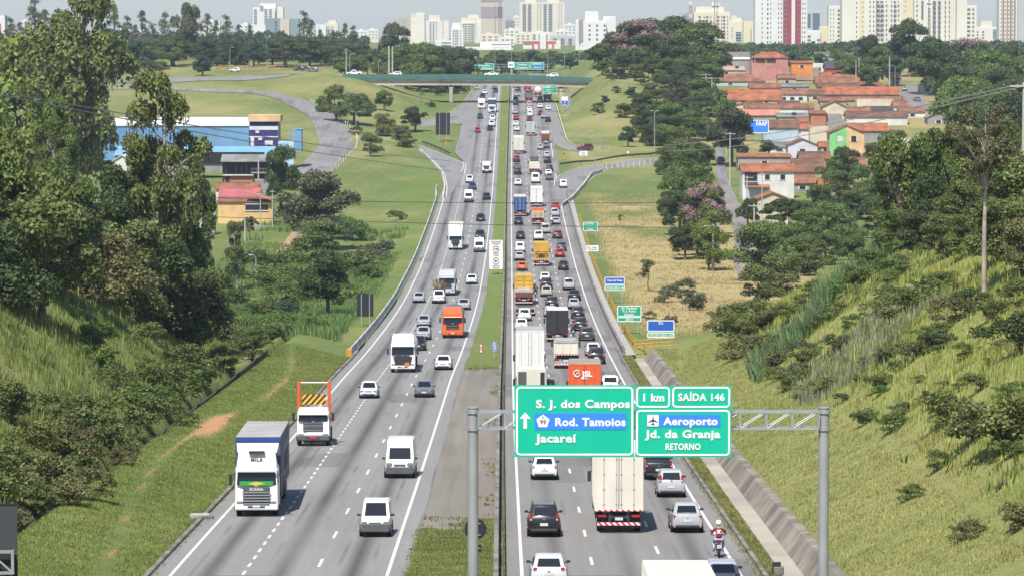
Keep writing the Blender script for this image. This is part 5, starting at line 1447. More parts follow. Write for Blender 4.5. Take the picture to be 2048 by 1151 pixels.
for x0, x1, y0, y1 in ((1272.5, 1340, 772.5, 814), (1344.5, 1460, 772.5, 814), (1272.5, 1460, 818.5, 910)):
    bd = MB(); frame_border(bd, SX(x0), SX(x1), SZ(y1), SZ(y0), -.045, spx(3.5), spx(8), M['sign_white']); bd.build('border', sg)
for x0, x1, y0, y1 in ((1069, 1253, 825, 858), (1293, 1441.5, 828, 852)):
    b = MB(); b.box(((SX(x0) + SX(x1)) / 2, -.036, (SZ(y0) + SZ(y1)) / 2), (SX(x1) - SX(x0), .02, SZ(y0) - SZ(y1)), M['sign_blue']); b.build('blue_band', sg)
def stext(s, x0, x1, ybase, capx, bold=.018, parent=None, name='lettering', y=-.05):
    return text(s, spx(capx) / .70, M['sign_white'], (SX((x0 + x1) / 2), y, SZ(ybase)), parent or sg, bold, name=name, spacing=1.08, width=SX(x1) - SX(x0))
stext('S. J. dos Campos', 1072, 1260, 814, 15.5); stext('Rod. Tamoios', 1110, 1251, 850, 15.5); stext('Jacareí', 1071, 1154, 883, 16)
stext('1 km', 1285, 1327, 801, 15); stext('SAÍDA 146', 1356, 1449, 800, 14, .014)
stext('Aeroporto', 1327, 1436, 848, 14.5); stext('Jd. da Granja', 1291, 1442, 874, 15); stext('RETORNO', 1331, 1401, 898, 12.5, .012)
ar = MB(); xa, z0, z1 = SX(1050.5), SZ(856), SZ(823); h_ = spx(10); st_ = spx(3.4)
P = [(xa - st_, z0), (xa + st_, z0), (xa + st_, z1 - h_ * 1.25), (xa + h_, z1 - h_ * 1.45), (xa + h_ * 1.0, z1 - h_ * 1.2), (xa, z1), (xa - h_ * 1.0, z1 - h_ * 1.2), (xa - h_, z1 - h_ * 1.45), (xa - st_, z1 - h_ * 1.25)]
ar.loft([[(p[0], -.05, p[1]) for p in P], [(p[0], -.035, p[1]) for p in P]], M['sign_white']); ar.build('arrow', sg)
pe = MB(); cx, cz, rr = SX(1086), SZ(841.5), spx(14)
P = [(cx + rr * math.cos(R(90 + 72 * k)), cz + rr * math.sin(R(90 + 72 * k))) for k in range(5)]
pe.loft([[(p[0], -.058, p[1]) for p in P], [(p[0], -.046, p[1]) for p in P]], M['sign_white']); pe.build('route_shield', sg)
text('99', spx(9) / .7, M['trim'], (cx, -.066, SZ(847)), sg, .0, name='route_number')
text('SP', spx(3.4) / .7, M['print_grey'], (cx, -.066, SZ(835)), sg, .0, name='route_letters')
ap = MB(); cx, cz = SX(1306), SZ(840); a = spx(11.5)
ap.box((cx, -.05, cz), (2 * a, .02, 2 * a), M['sign_white']); ap.build('pictogram_panel', sg)
ap = MB(); u = a * .85
for Pq in ([(-.09, -.85), (.09, -.85), (.12, .6), (0, .95), (-.12, .6)], [(-.1, .3), (-.95, -.28), (-.95, -.42), (-.1, -.12)], [(.1, .3), (.95, -.28), (.95, -.42), (.1, -.12)], [(-.08, -.55), (-.4, -.8), (-.4, -.92), (-.08, -.82)], [(.08, -.55), (.4, -.8), (.4, -.92), (.08, -.82)]):
    ap.loft([[(cx + p[0] * u, -.068, cz + p[1] * u) for p in Pq], [(cx + p[0] * u, -.062, cz + p[1] * u) for p in Pq]], M['trim'])
ap.build('aeroplane_symbol', sg)
for px in (1090, 1200, 1310, 1420):
    b = MB(); b.box((SX(px), .1, SZ(841)), (.1, .12, SZ(772) - SZ(910)), M['steel']); b.build('mounting_bar', sg)
def post_sign(px0, px1, ytop, ybot, yfoot, panels, label, cat='road sign', posts=(.15, .85), pm_=None, Y=None, name='road_sign'):
    """panels: list of (fraction top, fraction bottom, material, border material, [(text, x frac, baseline frac, cap frac, width frac)])"""
    foot = G((px0 + px1) / 2, yfoot) if Y is None else at((px0 + px1) / 2, yfoot, Y)
    Y = foot.y; s = Y / F
    r = empty(name, (foot.x, Y, foot.z), (0, 0, 0), label, cat)
    W, Ht = (px1 - px0) * s, (ybot - ytop) * s
    zb = (yfoot - ybot) * s
    for f0, f1, m, bm_, txt in panels:
        z1, z0 = zb + Ht * (1 - f0), zb + Ht * (1 - f1)
        b = MB(); b.box((0, 0, (z0 + z1) / 2), (W, .05, z1 - z0 - .01), m); b.build('panel', r)
        if bm_:
            b = MB(); frame_border(b, -W / 2 + .01, W / 2 - .01, z0 + .015, z1 - .015, -.04, min(.11, W * .035), .14, bm_); b.build('border', r)
        for t_ in txt:
            s_, xf, bf, cf, wf = t_[:5]
            text(s_, cf * Ht / .7, t_[5] if len(t_) > 5 else M['sign_white'], ((xf - .5) * W, -.045, zb + Ht * (1 - bf)), r, .008, name='lettering', width=wf * W)
    for f in posts:
        x = (f - .5) * W; zg = float(H(foot.x + x, Y, False)) - foot.z
        b = MB(); b.box((x, .06, (zg - .3 + zb + Ht * .95) / 2), (.10, .07, zb + Ht * .95 - zg + .3), pm_ or M['steel']); b.build('post', r)
    return r, W, Ht, zb
WH = M['sign_white']
post_sign(1166, 1196, 444, 462.5, 474, [(0, 1, M['sign_green2'], WH, [('Jd. Paulista', .42, .28, .16, .62), ('V. S. Pedro', .42, .58, .16, .52), ('Estádio', .48, .88, .16, .44), ('X', .84, .62, .2, .1)])], 'green exit sign with three lines, standing uphill above the parking board')
r_, W_, H_, zb_ = post_sign(1173, 1197, 491, 503, 512, [(0, 1, WH, None, [('PROIBIDO', .66, .42, .16, .42, M['print_grey']), ('ESTACIONAR', .66, .75, .16, .48, M['print_grey'])])], 'small white board with a red ring, below the three-line green sign')
b = MB(); b.tube([(-W_ * .28 + H_ * .27 * math.cos(a), -.05, zb_ + H_ * .5 + H_ * .27 * math.sin(a)) for a in np.linspace(0, 2 * math.pi, 18)], .035, M['sign_red'], 5, False); b.tube([(-W_ * .28 - H_ * .18, -.05, zb_ + H_ * .68), (-W_ * .28 + H_ * .18, -.05, zb_ + H_ * .32)], .03, M['sign_red'], 5); b.build('red_ring', r_)
post_sign(1209, 1249.5, 553.5, 581, 606, [(0, .56, M['sign_blue2'], WH, [('Vale Sul Shop', .5, .32, .15, .76)]), (.58, 1, M['sign_green2'], WH, [('UTILIZE SAÍDA 148', .5, .88, .16, .88)])], 'blue over green sign reading Vale Sul Shop beside the yellow railing')
post_sign(1234, 1283, 610.5, 643, 667, [(0, .68, M['sign_green2'], WH, [('Jd. Paulista', .5, .22, .13, .64), ('V. S. Pedro', .5, .40, .13, .56), ('Estádio', .5, .60, .13, .40)]), (.69, 1, M['sign_green2'], WH, [('200 m', .5, .91, .13, .32)])], 'green sign reading Estádio and 200 m on two posts')
post_sign(1294, 1349, 639.5, 675.5, 700, [(0, .65, M['sign_blue2'], WH, [('ETA', .5, .24, .13, .17)]), (.68, 1, M['sign_green2'], WH, [('UTILIZE SAÍDA 147', .5, .93, .15, .88)])], 'large blue sign reading ETA above a green strip, lowest of the roadside signs')
r_, W_, H_, zb_ = post_sign(978.5, 1005.5, 480, 538, 549, [(0, .17, WH, None, [('VELOCIDADE', .5, .075, .045, .8, M['print_grey']), ('MÁXIMA', .5, .145, .045, .6, M['print_grey'])]), (.175, .575, WH, None, [('VEÍCULOS', .5, .485, .032, .5, M['print_grey']), ('LEVES', .5, .545, .032, .38, M['print_grey'])]), (.58, 1, WH, None, [('VEÍCULOS', .5, .90, .032, .55, M['print_grey']), ('PESADOS', .5, .965, .032, .5, M['print_grey'])])], 'tall white speed limit board with two red rings on the median grass')
for zf, n_ in ((.31, '100'), (.72, '80')):
    b = MB(); b.tube([(W_ * .23 * math.cos(a), -.05, zb_ + H_ * (1 - zf) + W_ * .23 * math.sin(a)) for a in np.linspace(0, 2 * math.pi, 24)], .055, M['sign_red'], 6, False); b.build('red_ring', r_)
    text(n_, .48, M['trim'], (0, -.05, zb_ + H_ * (1 - zf) - .17), r_, .012, name='speed_number')
r_, W_, H_, zb_ = post_sign(983, 994.5, 682.5, 702, 716, [(0, .25, M['sign_blue2'], WH, [('BR', .5, .19, .12, .4)]), (.27, .74, M['sign_blue2'], WH, [('KM', .5, .47, .15, .5), ('146', .5, .68, .17, .6)]), (.76, 1, M['sign_blue2'], WH, [('SUL', .5, .93, .1, .4)])], 'small blue kilometre marker reading KM 146 on the median', posts=(.5,))
f_ = G(962, 731); r_ = empty('road_sign', f_, (0, 0, 0), 'narrow round-ended red and white marker sign on the median', 'road sign'); s_ = f_.y / F
for k, dz_ in ((0, 41), (1, 29)):
    b = MB(); b.disc((0, -.03, dz_ * s_), .17, M['sign_red'], 18, 'y', .03); b.disc((0, -.05, dz_ * s_), .10, M['sign_white'], 16, 'y', .02); b.build('disc', r_)
b = MB(); b.box((0, -.02, 35 * s_), (.22, .03, 9 * s_), M['sign_red']); b.box((0, -.04, 35 * s_), (.07, .02, 7 * s_), M['sign_white']); b.build('panel', r_)
b = MB(); b.tube([(0, .04, -.2), (0, .04, 42 * s_)], .035, M['steel'], 6); b.build('post', r_)
def back_sign(x0, x1, y0, y1, yf_, label, m=None):
    return post_sign(x0, x1, y0, y1, yf_, [(0, 1, m or M['sign_back'], None, [])], label, 'sign back', (.27, .76), M['steel'])
def front_posts(r_, W_, H_, zb_):
    for f in (.27, .76):
        b = MB(); b.box(((f - .5) * W_, -.06, (zb_ + H_) / 2 - .3), (.10, .07, zb_ + H_ + .5), M['steel']); b.build('post', r_)
for a in ((714, 747, 587, 633, 652, 'dark back of a roadside sign on two pale posts by the barrier'), (871.5, 900, 226, 270, 284, 'tall dark back of a sign between the two slip roads')):
    q = back_sign(*a); front_posts(*q)
bp_ = at(17, 1085, 168); cs = empty('sign_gantry', (bp_.x, bp_.y, bp_.z), (0, 0, 0), 'black sign panel back with a grey lattice bracket, cut by the picture edge', 'sign back')
k_ = 168 / F
b = MB(); b.box((-38 * k_, 0, 28 * k_), (112 * k_, .12, 95 * k_), mat('panel_dark_grey', (.05, .052, .056), .6, var=.1)); b.build('panel', cs)
b = MB(); b.box((-38 * k_, .02, -55 * k_), (112 * k_, .1, 66 * k_), M['sign_back']); b.build('lower_panel', cs)
b = MB(); b.box((-38 * k_, .0, 77.8 * k_), (113 * k_, .14, 4 * k_), M['black']); b.build('top_edge', cs)
b = MB()
for zz in (-15, -58): b.box((-40 * k_, -.35, zz * k_), (106 * k_, .1, .12), M['steel'])
for xx in (-86, -38, 10): b.box((xx * k_, -.35, -36.5 * k_), (.12, .1, 43 * k_ - .12), M['steel'])
b.box((10 * k_, -.15, -15 * k_), (.1, .3, .1), M['steel']); b.box((10 * k_, -.15, -58 * k_), (.1, .3, .1), M['steel'])
for x0, x1 in ((-86, -38), (-38, 10)):
    b.tube([(x0 * k_, -.35, -15 * k_), (x1 * k_, -.35, -58 * k_)], .05, M['steel'], 6)
b.build('lattice_bracket', cs)
zg = float(H(bp_.x - 3, 168)); b = MB(); b.tube([(-70 * k_, .3, zg - bp_.z - .5), (-70 * k_, .3, 60 * k_)], .22, M['steel'], 14); b.build('post', cs, 40)
f_ = at(953, 1140, 188); f_.z = float(H(f_.x, 188)); r_ = empty('road_sign', f_, (0, 0, 0), 'black round sign back half hidden by the gantry post', 'sign back')
zz = at(951, 1057, 188).z - f_.z
b = MB(); b.disc((-.05, 0, zz), .52, M['sign_back'], 28, 'y', .05); b.build('disc', r_)
b = MB()
for k in (.27, -.27): b.box((-.05, -.05, zz + k), (.5, .05, .05), M['steel'])
b.build('bracket', r_)
b = MB(); z2 = at(951, 1095, 188).z - f_.z; b.box((.02, 0, z2), (.44, .05, .36), M['sign_back']); b.box((.1, -.05, z2), (.2, .04, .04), M['steel']); b.build('plate', r_)
b = MB(); b.tube([(-.05, .06, -.3), (-.05, .06, zz + .4)], .045, M['steel'], 8); b.build('post', r_)
f_ = G(1553, 1150); b = MB(); b.box((f_.x, f_.y, f_.z + .32), (.42, .12, .62), M['trim'], .03, .2); b.box((f_.x + .1, f_.y + .04, f_.z + .2), (.5, .3, .4), M['concrete_old'], .03); b.build('marker_block', label='dark marker block standing on the mown strip near the gantry post', cat='marker')
f_ = G(407, 1036); b = MB(); b.box((f_.x - .2, f_.y, f_.z + .12), (1.1, .7, .28), M['concrete'], .03); b.box((f_.x + .35, f_.y - .3, f_.z + .05), (.5, .5, .3), M['concrete_old'], .03); b.build('drain_box', label='small concrete drain box at the kerb behind the blue curtain truck', cat='drain box')
for px, py, lab in ((892.5, 289, 'yellow emergency call post on the grass island by the dark sign back'), (1127.5, 317, 'yellow emergency call post at the exit slip road')):
    f_ = G(px, py); r_ = empty('call_post', f_, (0, 0, 0), lab, 'emergency phone'); b = MB(); b.box((0, 0, .75), (.45, .35, 1.7), M['yellow_paint'], .06); b.build('column', r_); b = MB(); b.box((0, -.19, 1.2), (.3, .03, .4), M['trim'], .01); b.build('phone_panel', r_)
for px, py, lab in ((1167, 312, 'white lettered board facing the exit slip road'),):
    post_sign(1159, 1175, 303, 311.5, 318, [(0, 1, WH, None, [('ATENÇÃO', .5, .46, .2, .7, M['print_grey']), ('SAÍDA', .5, .82, .2, .5, M['print_grey'])])], lab)
f_ = G(1205, 299); r_ = empty('road_sign', f_, (0, 0, 0), 'small red and white give way triangle beside the exit slip road', 'road sign')
b = MB(); P = [(-.5, 2.6), (.5, 2.6), (0, 1.75)]; b.loft([[(p[0], -.03, p[1]) for p in P], [(p[0], .0, p[1]) for p in P]], M['sign_red']); P = [(-.24, 2.46), (.24, 2.46), (0, 2.05)]; b.loft([[(p[0], -.05, p[1]) for p in P], [(p[0], -.031, p[1]) for p in P]], M['sign_white']); b.build('panel', r_)
b = MB(); b.tube([(0, .03, -.2), (0, .03, 2.5)], .04, M['steel'], 6); b.build('post', r_)
f_ = G(1256, 317); r_ = empty('road_sign', f_, (0, 0, 0), 'small round red-rimmed sign above the entry slip road', 'road sign')
b = MB(); b.disc((0, -.02, 1.5), .42, M['sign_red'], 20, 'y', .03); b.disc((0, -.045, 1.5), .30, M['sign_white'], 18, 'y', .02); b.build('disc', r_); b = MB(); b.tube([(0, .03, -.2), (0, .03, 1.7)], .04, M['steel'], 6); b.build('post', r_)
BY = 1268.0
bs = BY / F
M['bridge_rail'] = mat('bridge_green_mesh', (.055, .15, .125), .7, var=.14, scale=.3)
M['beam'] = mat('bridge_beam_concrete', (.52, .48, .41), .85, var=.14, scale=.12, hue=(.40, .37, .31))
ov = empty('road_overpass', (0, BY, 0), (0, 0, 0), 'long concrete overpass with green side screens crossing the motorway', 'bridge')
def BX(px): return at(px, 150, BY).x
def BZ(py): return at(1024, py, BY).z
dk = [(690, 150, 158, 160), (722, 149.5, 158.5, 161), (900, 149, 159, 161.2), (1030, 150.5, 160, 162), (1184, 156.5, 164, 166)]
def deck(px, k): return float(np.interp(px, [d[0] for d in dk], [d[k] for d in dk]))
def slab(y0, y1, top, bot, m, name, px0=690, px1=1186, n=24):
    b = MB(); rings = []
    for px in np.linspace(px0, px1, n):
        zt, zb = BZ(deck(px, 2)) if top == 'deck' else top(px), bot(px)
        rings.append([(BX(px), y0, zb), (BX(px), y1, zb), (BX(px), y1, zt), (BX(px), y0, zt)])
    b.loft(rings, m); return b.build(name, ov)
slab(-.3, 10.3, lambda p: BZ(deck(p, 2)) - .02, lambda p: BZ(deck(p, 3)) - .05, M['concrete_old'], 'deck')
for y in (.3, 8.8):
    slab(y, y + .9, lambda p: BZ(deck(p, 3)) - .06, lambda p: BZ(deck(p, 3)) - 1.55, M['beam'], 'beam', 722, 1178)
jm = MB()
for px in (882, 900, 922, 1110, 1124, 1130): jm.box((BX(px), .27, BZ(deck(px, 3)) - .8), (.12, .05, 1.4), M['concrete_old'])
jm.build('beam_joint', ov)
for y in (-.35, 10.25):
    slab(y, y + .1, lambda p: BZ(deck(p, 1)) + 0, lambda p: BZ(deck(p, 2)) - .1, M['bridge_rail'], 'side_screen')
po = MB(); po.box((0, 0, .7), (.10, .14, 1.3), M['bridge_rail']); po.box((0, -.09, .75), (.09, .03, .34), M['steel']); pom = po.mesh('screen_post')
for px in np.arange(694, 1184, 5.6):
    o = bpy.data.objects.new('screen_post', pom); col.objects.link(o); o.parent = ov; o.location = (BX(px), -.42, BZ(deck(px, 2)))
b = MB(); b.loft([[(BX(686), -.4, BZ(147.5)), (BX(722), -.4, BZ(149)), (BX(722), -.4, BZ(169.5)), (BX(712), -.4, BZ(167)), (BX(686), -.4, BZ(152))], [(BX(686), 0, BZ(147.5)), (BX(722), 0, BZ(149)), (BX(722), 0, BZ(169.5)), (BX(712), 0, BZ(167)), (BX(686), 0, BZ(152))]], M['bridge_rail']); b.build('abutment_screen', ov)
for px, pyf in ((902, 209), (1122, 214)):
    b = MB(); zt = BZ(deck(px, 3)) - 1.56; zb = at(px, pyf, BY).z - 1.0
    for yy in (1.0, 9.0):
        b.loft([[(BX(px) - k, yy - .6, z), (BX(px) + k, yy - .6, z), (BX(px) + k, yy + .6, z), (BX(px) - k, yy + .6, z)] for z, k in ((zb, .52), (zt - 1.0, .52), (zt - .6, .72), (zt, .72))], M['beam'])
    b.box((BX(px), 5, zt - .28), (1.3, 9.2, .5), M['beam']); b.build('pier', ov)
b = MB(); b.box((BX(902), 1.0, at(902, 207, BY).z), (1.6, 1.5, 1.0), M['concrete_old']); b.build('pier_base', ov)
b = MB()
for px0, px1 in ((684, 720), (1172, 1192)): b.box(((BX(px0) + BX(px1)) / 2, 5, BZ(166) - 1.6), (BX(px1) - BX(px0), 9.6, 4.6), M['concrete_old'])
b.build('abutment', ov)
for px, k, cn, kd, yaw, lab in ((708, 1, 'white', 'pickup', 90, 'white pickup crossing the overpass next to the twin poles'), (791, 1, 'white', 'hatch', 90, 'white car with roof rack crossing the overpass by the twin poles'), (982, 1, 'white', 'sedan', 90, 'white car passing over the median on the overpass'), (1105, 1, 'white', 'hatch', 90, 'white hatchback nearing the wooded end of the overpass')):
    q = Vector((BX(px), BY + 3, BZ(deck(px, 2)) + 1.05)); stand(kd, cn, q, R(yaw), lab)
rd2 = MB(); rings = []
for px in np.linspace(690, 1186, 20): z = BZ(deck(px, 2)); rings.append([(BX(px), .2, z - .01), (BX(px), 10, z - .01), (BX(px), 10, z + 1.03), (BX(px), .2, z + 1.03)])
rd2.loft(rings, M['asphalt_street']); rd2.build('carriageway', ov)
post_sign(1085.5, 1113.5, 170.5, 188.5, 191, [(0, .24, M['sign_green2'], WH, [('SAÍDA 145', .5, .2, .12, .5)]), (.25, 1, M['sign_green2'], WH, [('Aeroporto', .52, .55, .13, .5), ('Jd. da Granja', .42, .75, .12, .6), ('RETORNO', .6, .92, .1, .4)])], 'green overhead exit sign hanging below the overpass', posts=(), Y=1215)
f_ = G(1140, 232); r_ = empty('sign_gantry', f_, (0, 0, 0), 'pale cantilever pole holding the green exit sign below the overpass', 'gantry')
b = MB(); hh = (232 - 176) * f_.y / F; b.tube([(0, 0, -.3), (0, 0, hh)], [.26, .2], M['steel'], 12); b.build('pole', r_, 40)
b = MB(); x1 = at(1100, 176, 1216).x - f_.x; y1 = 1216 - f_.y
for dz in (0, -1.2): b.tube([(0, 0, hh - .1 + dz), (x1, y1, hh - .1 + dz)], .09, M['steel_dark'], 6)
for k in range(7): b.tube([(x1 * k / 6, y1 * k / 6, hh - .1), (x1 * (k + .5) / 6.5, y1 * (k + .5) / 6.5, hh - 1.3)], .05, M['steel_dark'], 5)
b.build('lattice_arm', r_)
r_, W_, H_, zb_ = post_sign(1123, 1136.5, 193.5, 212, 224, [(0, .42, WH, None, []), (.42, 1, M['sign_blue2'], WH, [('P', .5, .72, .2, .22), ('SERVIÇOS', .5, .9, .1, .6)])], 'small blue and white service board at the foot of the overpass')
def far_gantry():
    Y = 1560.0; k = Y / F
    g0 = empty('sign_gantry', (0, Y, 0), (0, 0, 0), 'distant grey gantry spanning the motorway beyond the overpass', 'gantry')
    X = lambda px: at(px, 130, Y).x
    Z = lambda py: at(1024, py, Y).z
    for px, w in ((941, .18), (1023.5, .5), (1095.5, .2)):
        b = MB(); b.tube([(X(px), .6, Z(156)), (X(px), .6, Z(127 if w < .4 else 137))], w, M['steel'], 10); b.build('post', g0)
    b = MB()
    for zz in (129, 134): b.box(((X(941) + X(1096)) / 2, .6, Z(zz)), (X(1096) - X(941), .15, .18), M['steel'])
    for px in range(945, 1096, 12): b.tube([(X(px), .6, Z(129)), (X(px + 6), .6, Z(134))], .06, M['steel'], 5)
    b.build('lattice_beam', g0)
    def board(x0, x1, y0, y1, label, rows, blue=None, m=None):
        s0 = empty('direction_sign', (0, Y, 0), (0, 0, 0), label, 'road sign')
        b = MB(); b.box(((X(x0) + X(x1)) / 2, 0, (Z(y0) + Z(y1)) / 2), (X(x1) - X(x0), .1, Z(y0) - Z(y1)), m or M['sign_green2']); b.build('panel', s0)
        if not m:
            b = MB(); frame_border(b, X(x0) + .06, X(x1) - .06, Z(y1) + .06, Z(y0) - .06, -.07, .13, .2, WH); b.build('border', s0)
        if blue:
            b = MB(); b.box(((X(blue[0]) + X(blue[1])) / 2, -.06, (Z(blue[2]) + Z(blue[3])) / 2), (X(blue[1]) - X(blue[0]), .04, Z(blue[2]) - Z(blue[3])), M['sign_blue2']); b.build('blue_band', s0)
        for s_, xa, xb, yb, cp in rows: text(s_, cp * k / .7, M['sign_white'] if not m else M['print_grey'], ((X(xa) + X(xb)) / 2, -.1, Z(yb)), s0, .02, name='lettering', width=X(xb) - X(xa))
    board(941.5, 988, 127, 140, 'distant green overhead sign above the inbound lanes', [('S. Paulo', 947, 980, 132.5, 3), ('Rod. Dutra', 947, 984, 138, 3)])
    board(1028.5, 1059, 125, 139.5, 'distant green overhead sign with two text lines above the outbound lanes', [('Taubaté', 1034, 1054, 131, 3), ('Caçapava', 1033, 1055, 137, 3)])
    board(1060, 1088.5, 124.5, 139.5, 'distant green overhead sign with a blue band above the outbound lanes', [('SAÍDA', 1064, 1084, 129.5, 3), ('Aeroporto', 1067, 1085, 136, 2.6)], (1066, 1087, 132, 137.5))
    board(1016, 1028, 124, 136, 'distant white board beside the green overhead signs', [('80', 1018, 1026, 132, 4)], None, M['sign_white'])
far_gantry()
def leaf_mat(name, transl=.3, rough=.55):
    m, nt, b = new_mat(name)
    L = nt.links.new; N = nt.nodes.new
    oi = N("ShaderNodeObjectInfo")
    a = N("ShaderNodeAttribute"); a.attribute_name = 'tone'
    tc = N("ShaderNodeTexCoord"); n = N("ShaderNodeTexNoise"); n.inputs["Scale"].default_value = .45; n.inputs["Detail"].default_value = 2
    L(tc.outputs["Object"], n.inputs["Vector"])
    mr = N("ShaderNodeMapRange"); mr.inputs[1].default_value, mr.inputs[2].default_value = .3, .7; mr.inputs[3].default_value, mr.inputs[4].default_value = .75, 1.25
    L(n.outputs["Fac"], mr.inputs[0])
    mu = N("ShaderNodeMath"); mu.operation = 'MULTIPLY'; L(a.outputs["Fac"], mu.inputs[0]); L(mr.outputs[0], mu.inputs[1])
    hs = N("ShaderNodeHueSaturation"); L(oi.outputs["Color"], hs.inputs["Color"]); L(mu.outputs[0], hs.inputs["Value"])
    h2 = N("ShaderNodeMapRange"); h2.inputs[3].default_value, h2.inputs[4].default_value = .478, .512; L(n.outputs["Fac"], h2.inputs[0]); L(h2.outputs[0], hs.inputs["Hue"])
    L(hs.outputs[0], b.inputs["Base Color"]); b.inputs["Roughness"].default_value = rough; b.inputs["Specular IOR Level"].default_value = .25
    tr = N("ShaderNodeBsdfTranslucent"); L(hs.outputs[0], tr.inputs["Color"])
    mx = N("ShaderNodeMixShader"); mx.inputs[0].default_value = transl
    L(b.outputs[0], mx.inputs[1]); L(tr.outputs[0], mx.inputs[2]); L(mx.outputs[0], nt.nodes["Material Output"].inputs["Surface"])
    return m
M['leaf'] = leaf_mat('leaves', .28)
M['petal'] = leaf_mat('petals', .2)
def cards(P, N_, size, rg, aspect=1.6, droop=0.0, tone=(.65, 1.4)):
    """leaf sprays: one bent quad pair per point"""
    n = len(P)
    N_ = N_ / np.maximum(1e-6, np.linalg.norm(N_, axis=1, keepdims=True))
    r = rg.normal(size=(n, 3)); r[:, 2] -= droop * 2.5
    U = r - (r * N_).sum(1, keepdims=True) * N_
    U /= np.maximum(1e-6, np.linalg.norm(U, axis=1, keepdims=True))
    V = np.cross(N_, U)
    s = size * rg.uniform(.6, 1.35, (n, 1))
    a, b = U * s * aspect / 2, V * s / 2
    bend = N_ * s * .28
    v = np.stack([P - a, P - bend * .0 + b - bend, P + a, P - b - bend], 1).reshape(-1, 3)
    f = np.arange(4 * n).reshape(n, 4)
    t = np.repeat(rg.uniform(*tone, n), 4)
    return v, f, t
def card_mesh(name, v, f, t, m):
    me_ = bpy.data.meshes.new(name)
    me_.vertices.add(len(v)); me_.vertices.foreach_set('co', v.astype(np.float32).reshape(-1))
    me_.loops.add(f.size); me_.loops.foreach_set('vertex_index', f.astype(np.int32).reshape(-1))
    me_.polygons.add(len(f)); me_.polygons.foreach_set('loop_start', (np.arange(len(f)) * 4).astype(np.int32))
    me_.update(calc_edges=True)
    a = me_.attributes.new('tone', 'FLOAT', 'POINT'); a.data.foreach_set('value', t.astype(np.float32))
    me_.materials.append(m)
    return me_
def clump_points(clumps, per, rg, flat=1.0, shell=.5):
    Ps, Ns = [], []
    for cx, cy, cz, r in clumps:
        n = max(8, int(per * r * r))
        d = rg.normal(size=(n, 3)); d /= np.linalg.norm(d, axis=1, keepdims=True)
        d[:, 2] = np.where(d[:, 2] < -.35, -d[:, 2] * .6, d[:, 2])
        k = rg.uniform(shell, 1.05, (n, 1)) ** .7
        q = d * k * r * np.array([1, 1, flat])
        Ps.append(q + np.array([cx, cy, cz])); Ns.append(d + rg.normal(scale=.55, size=(n, 3)))
    return np.concatenate(Ps), np.concatenate(Ns)
_trees = {}
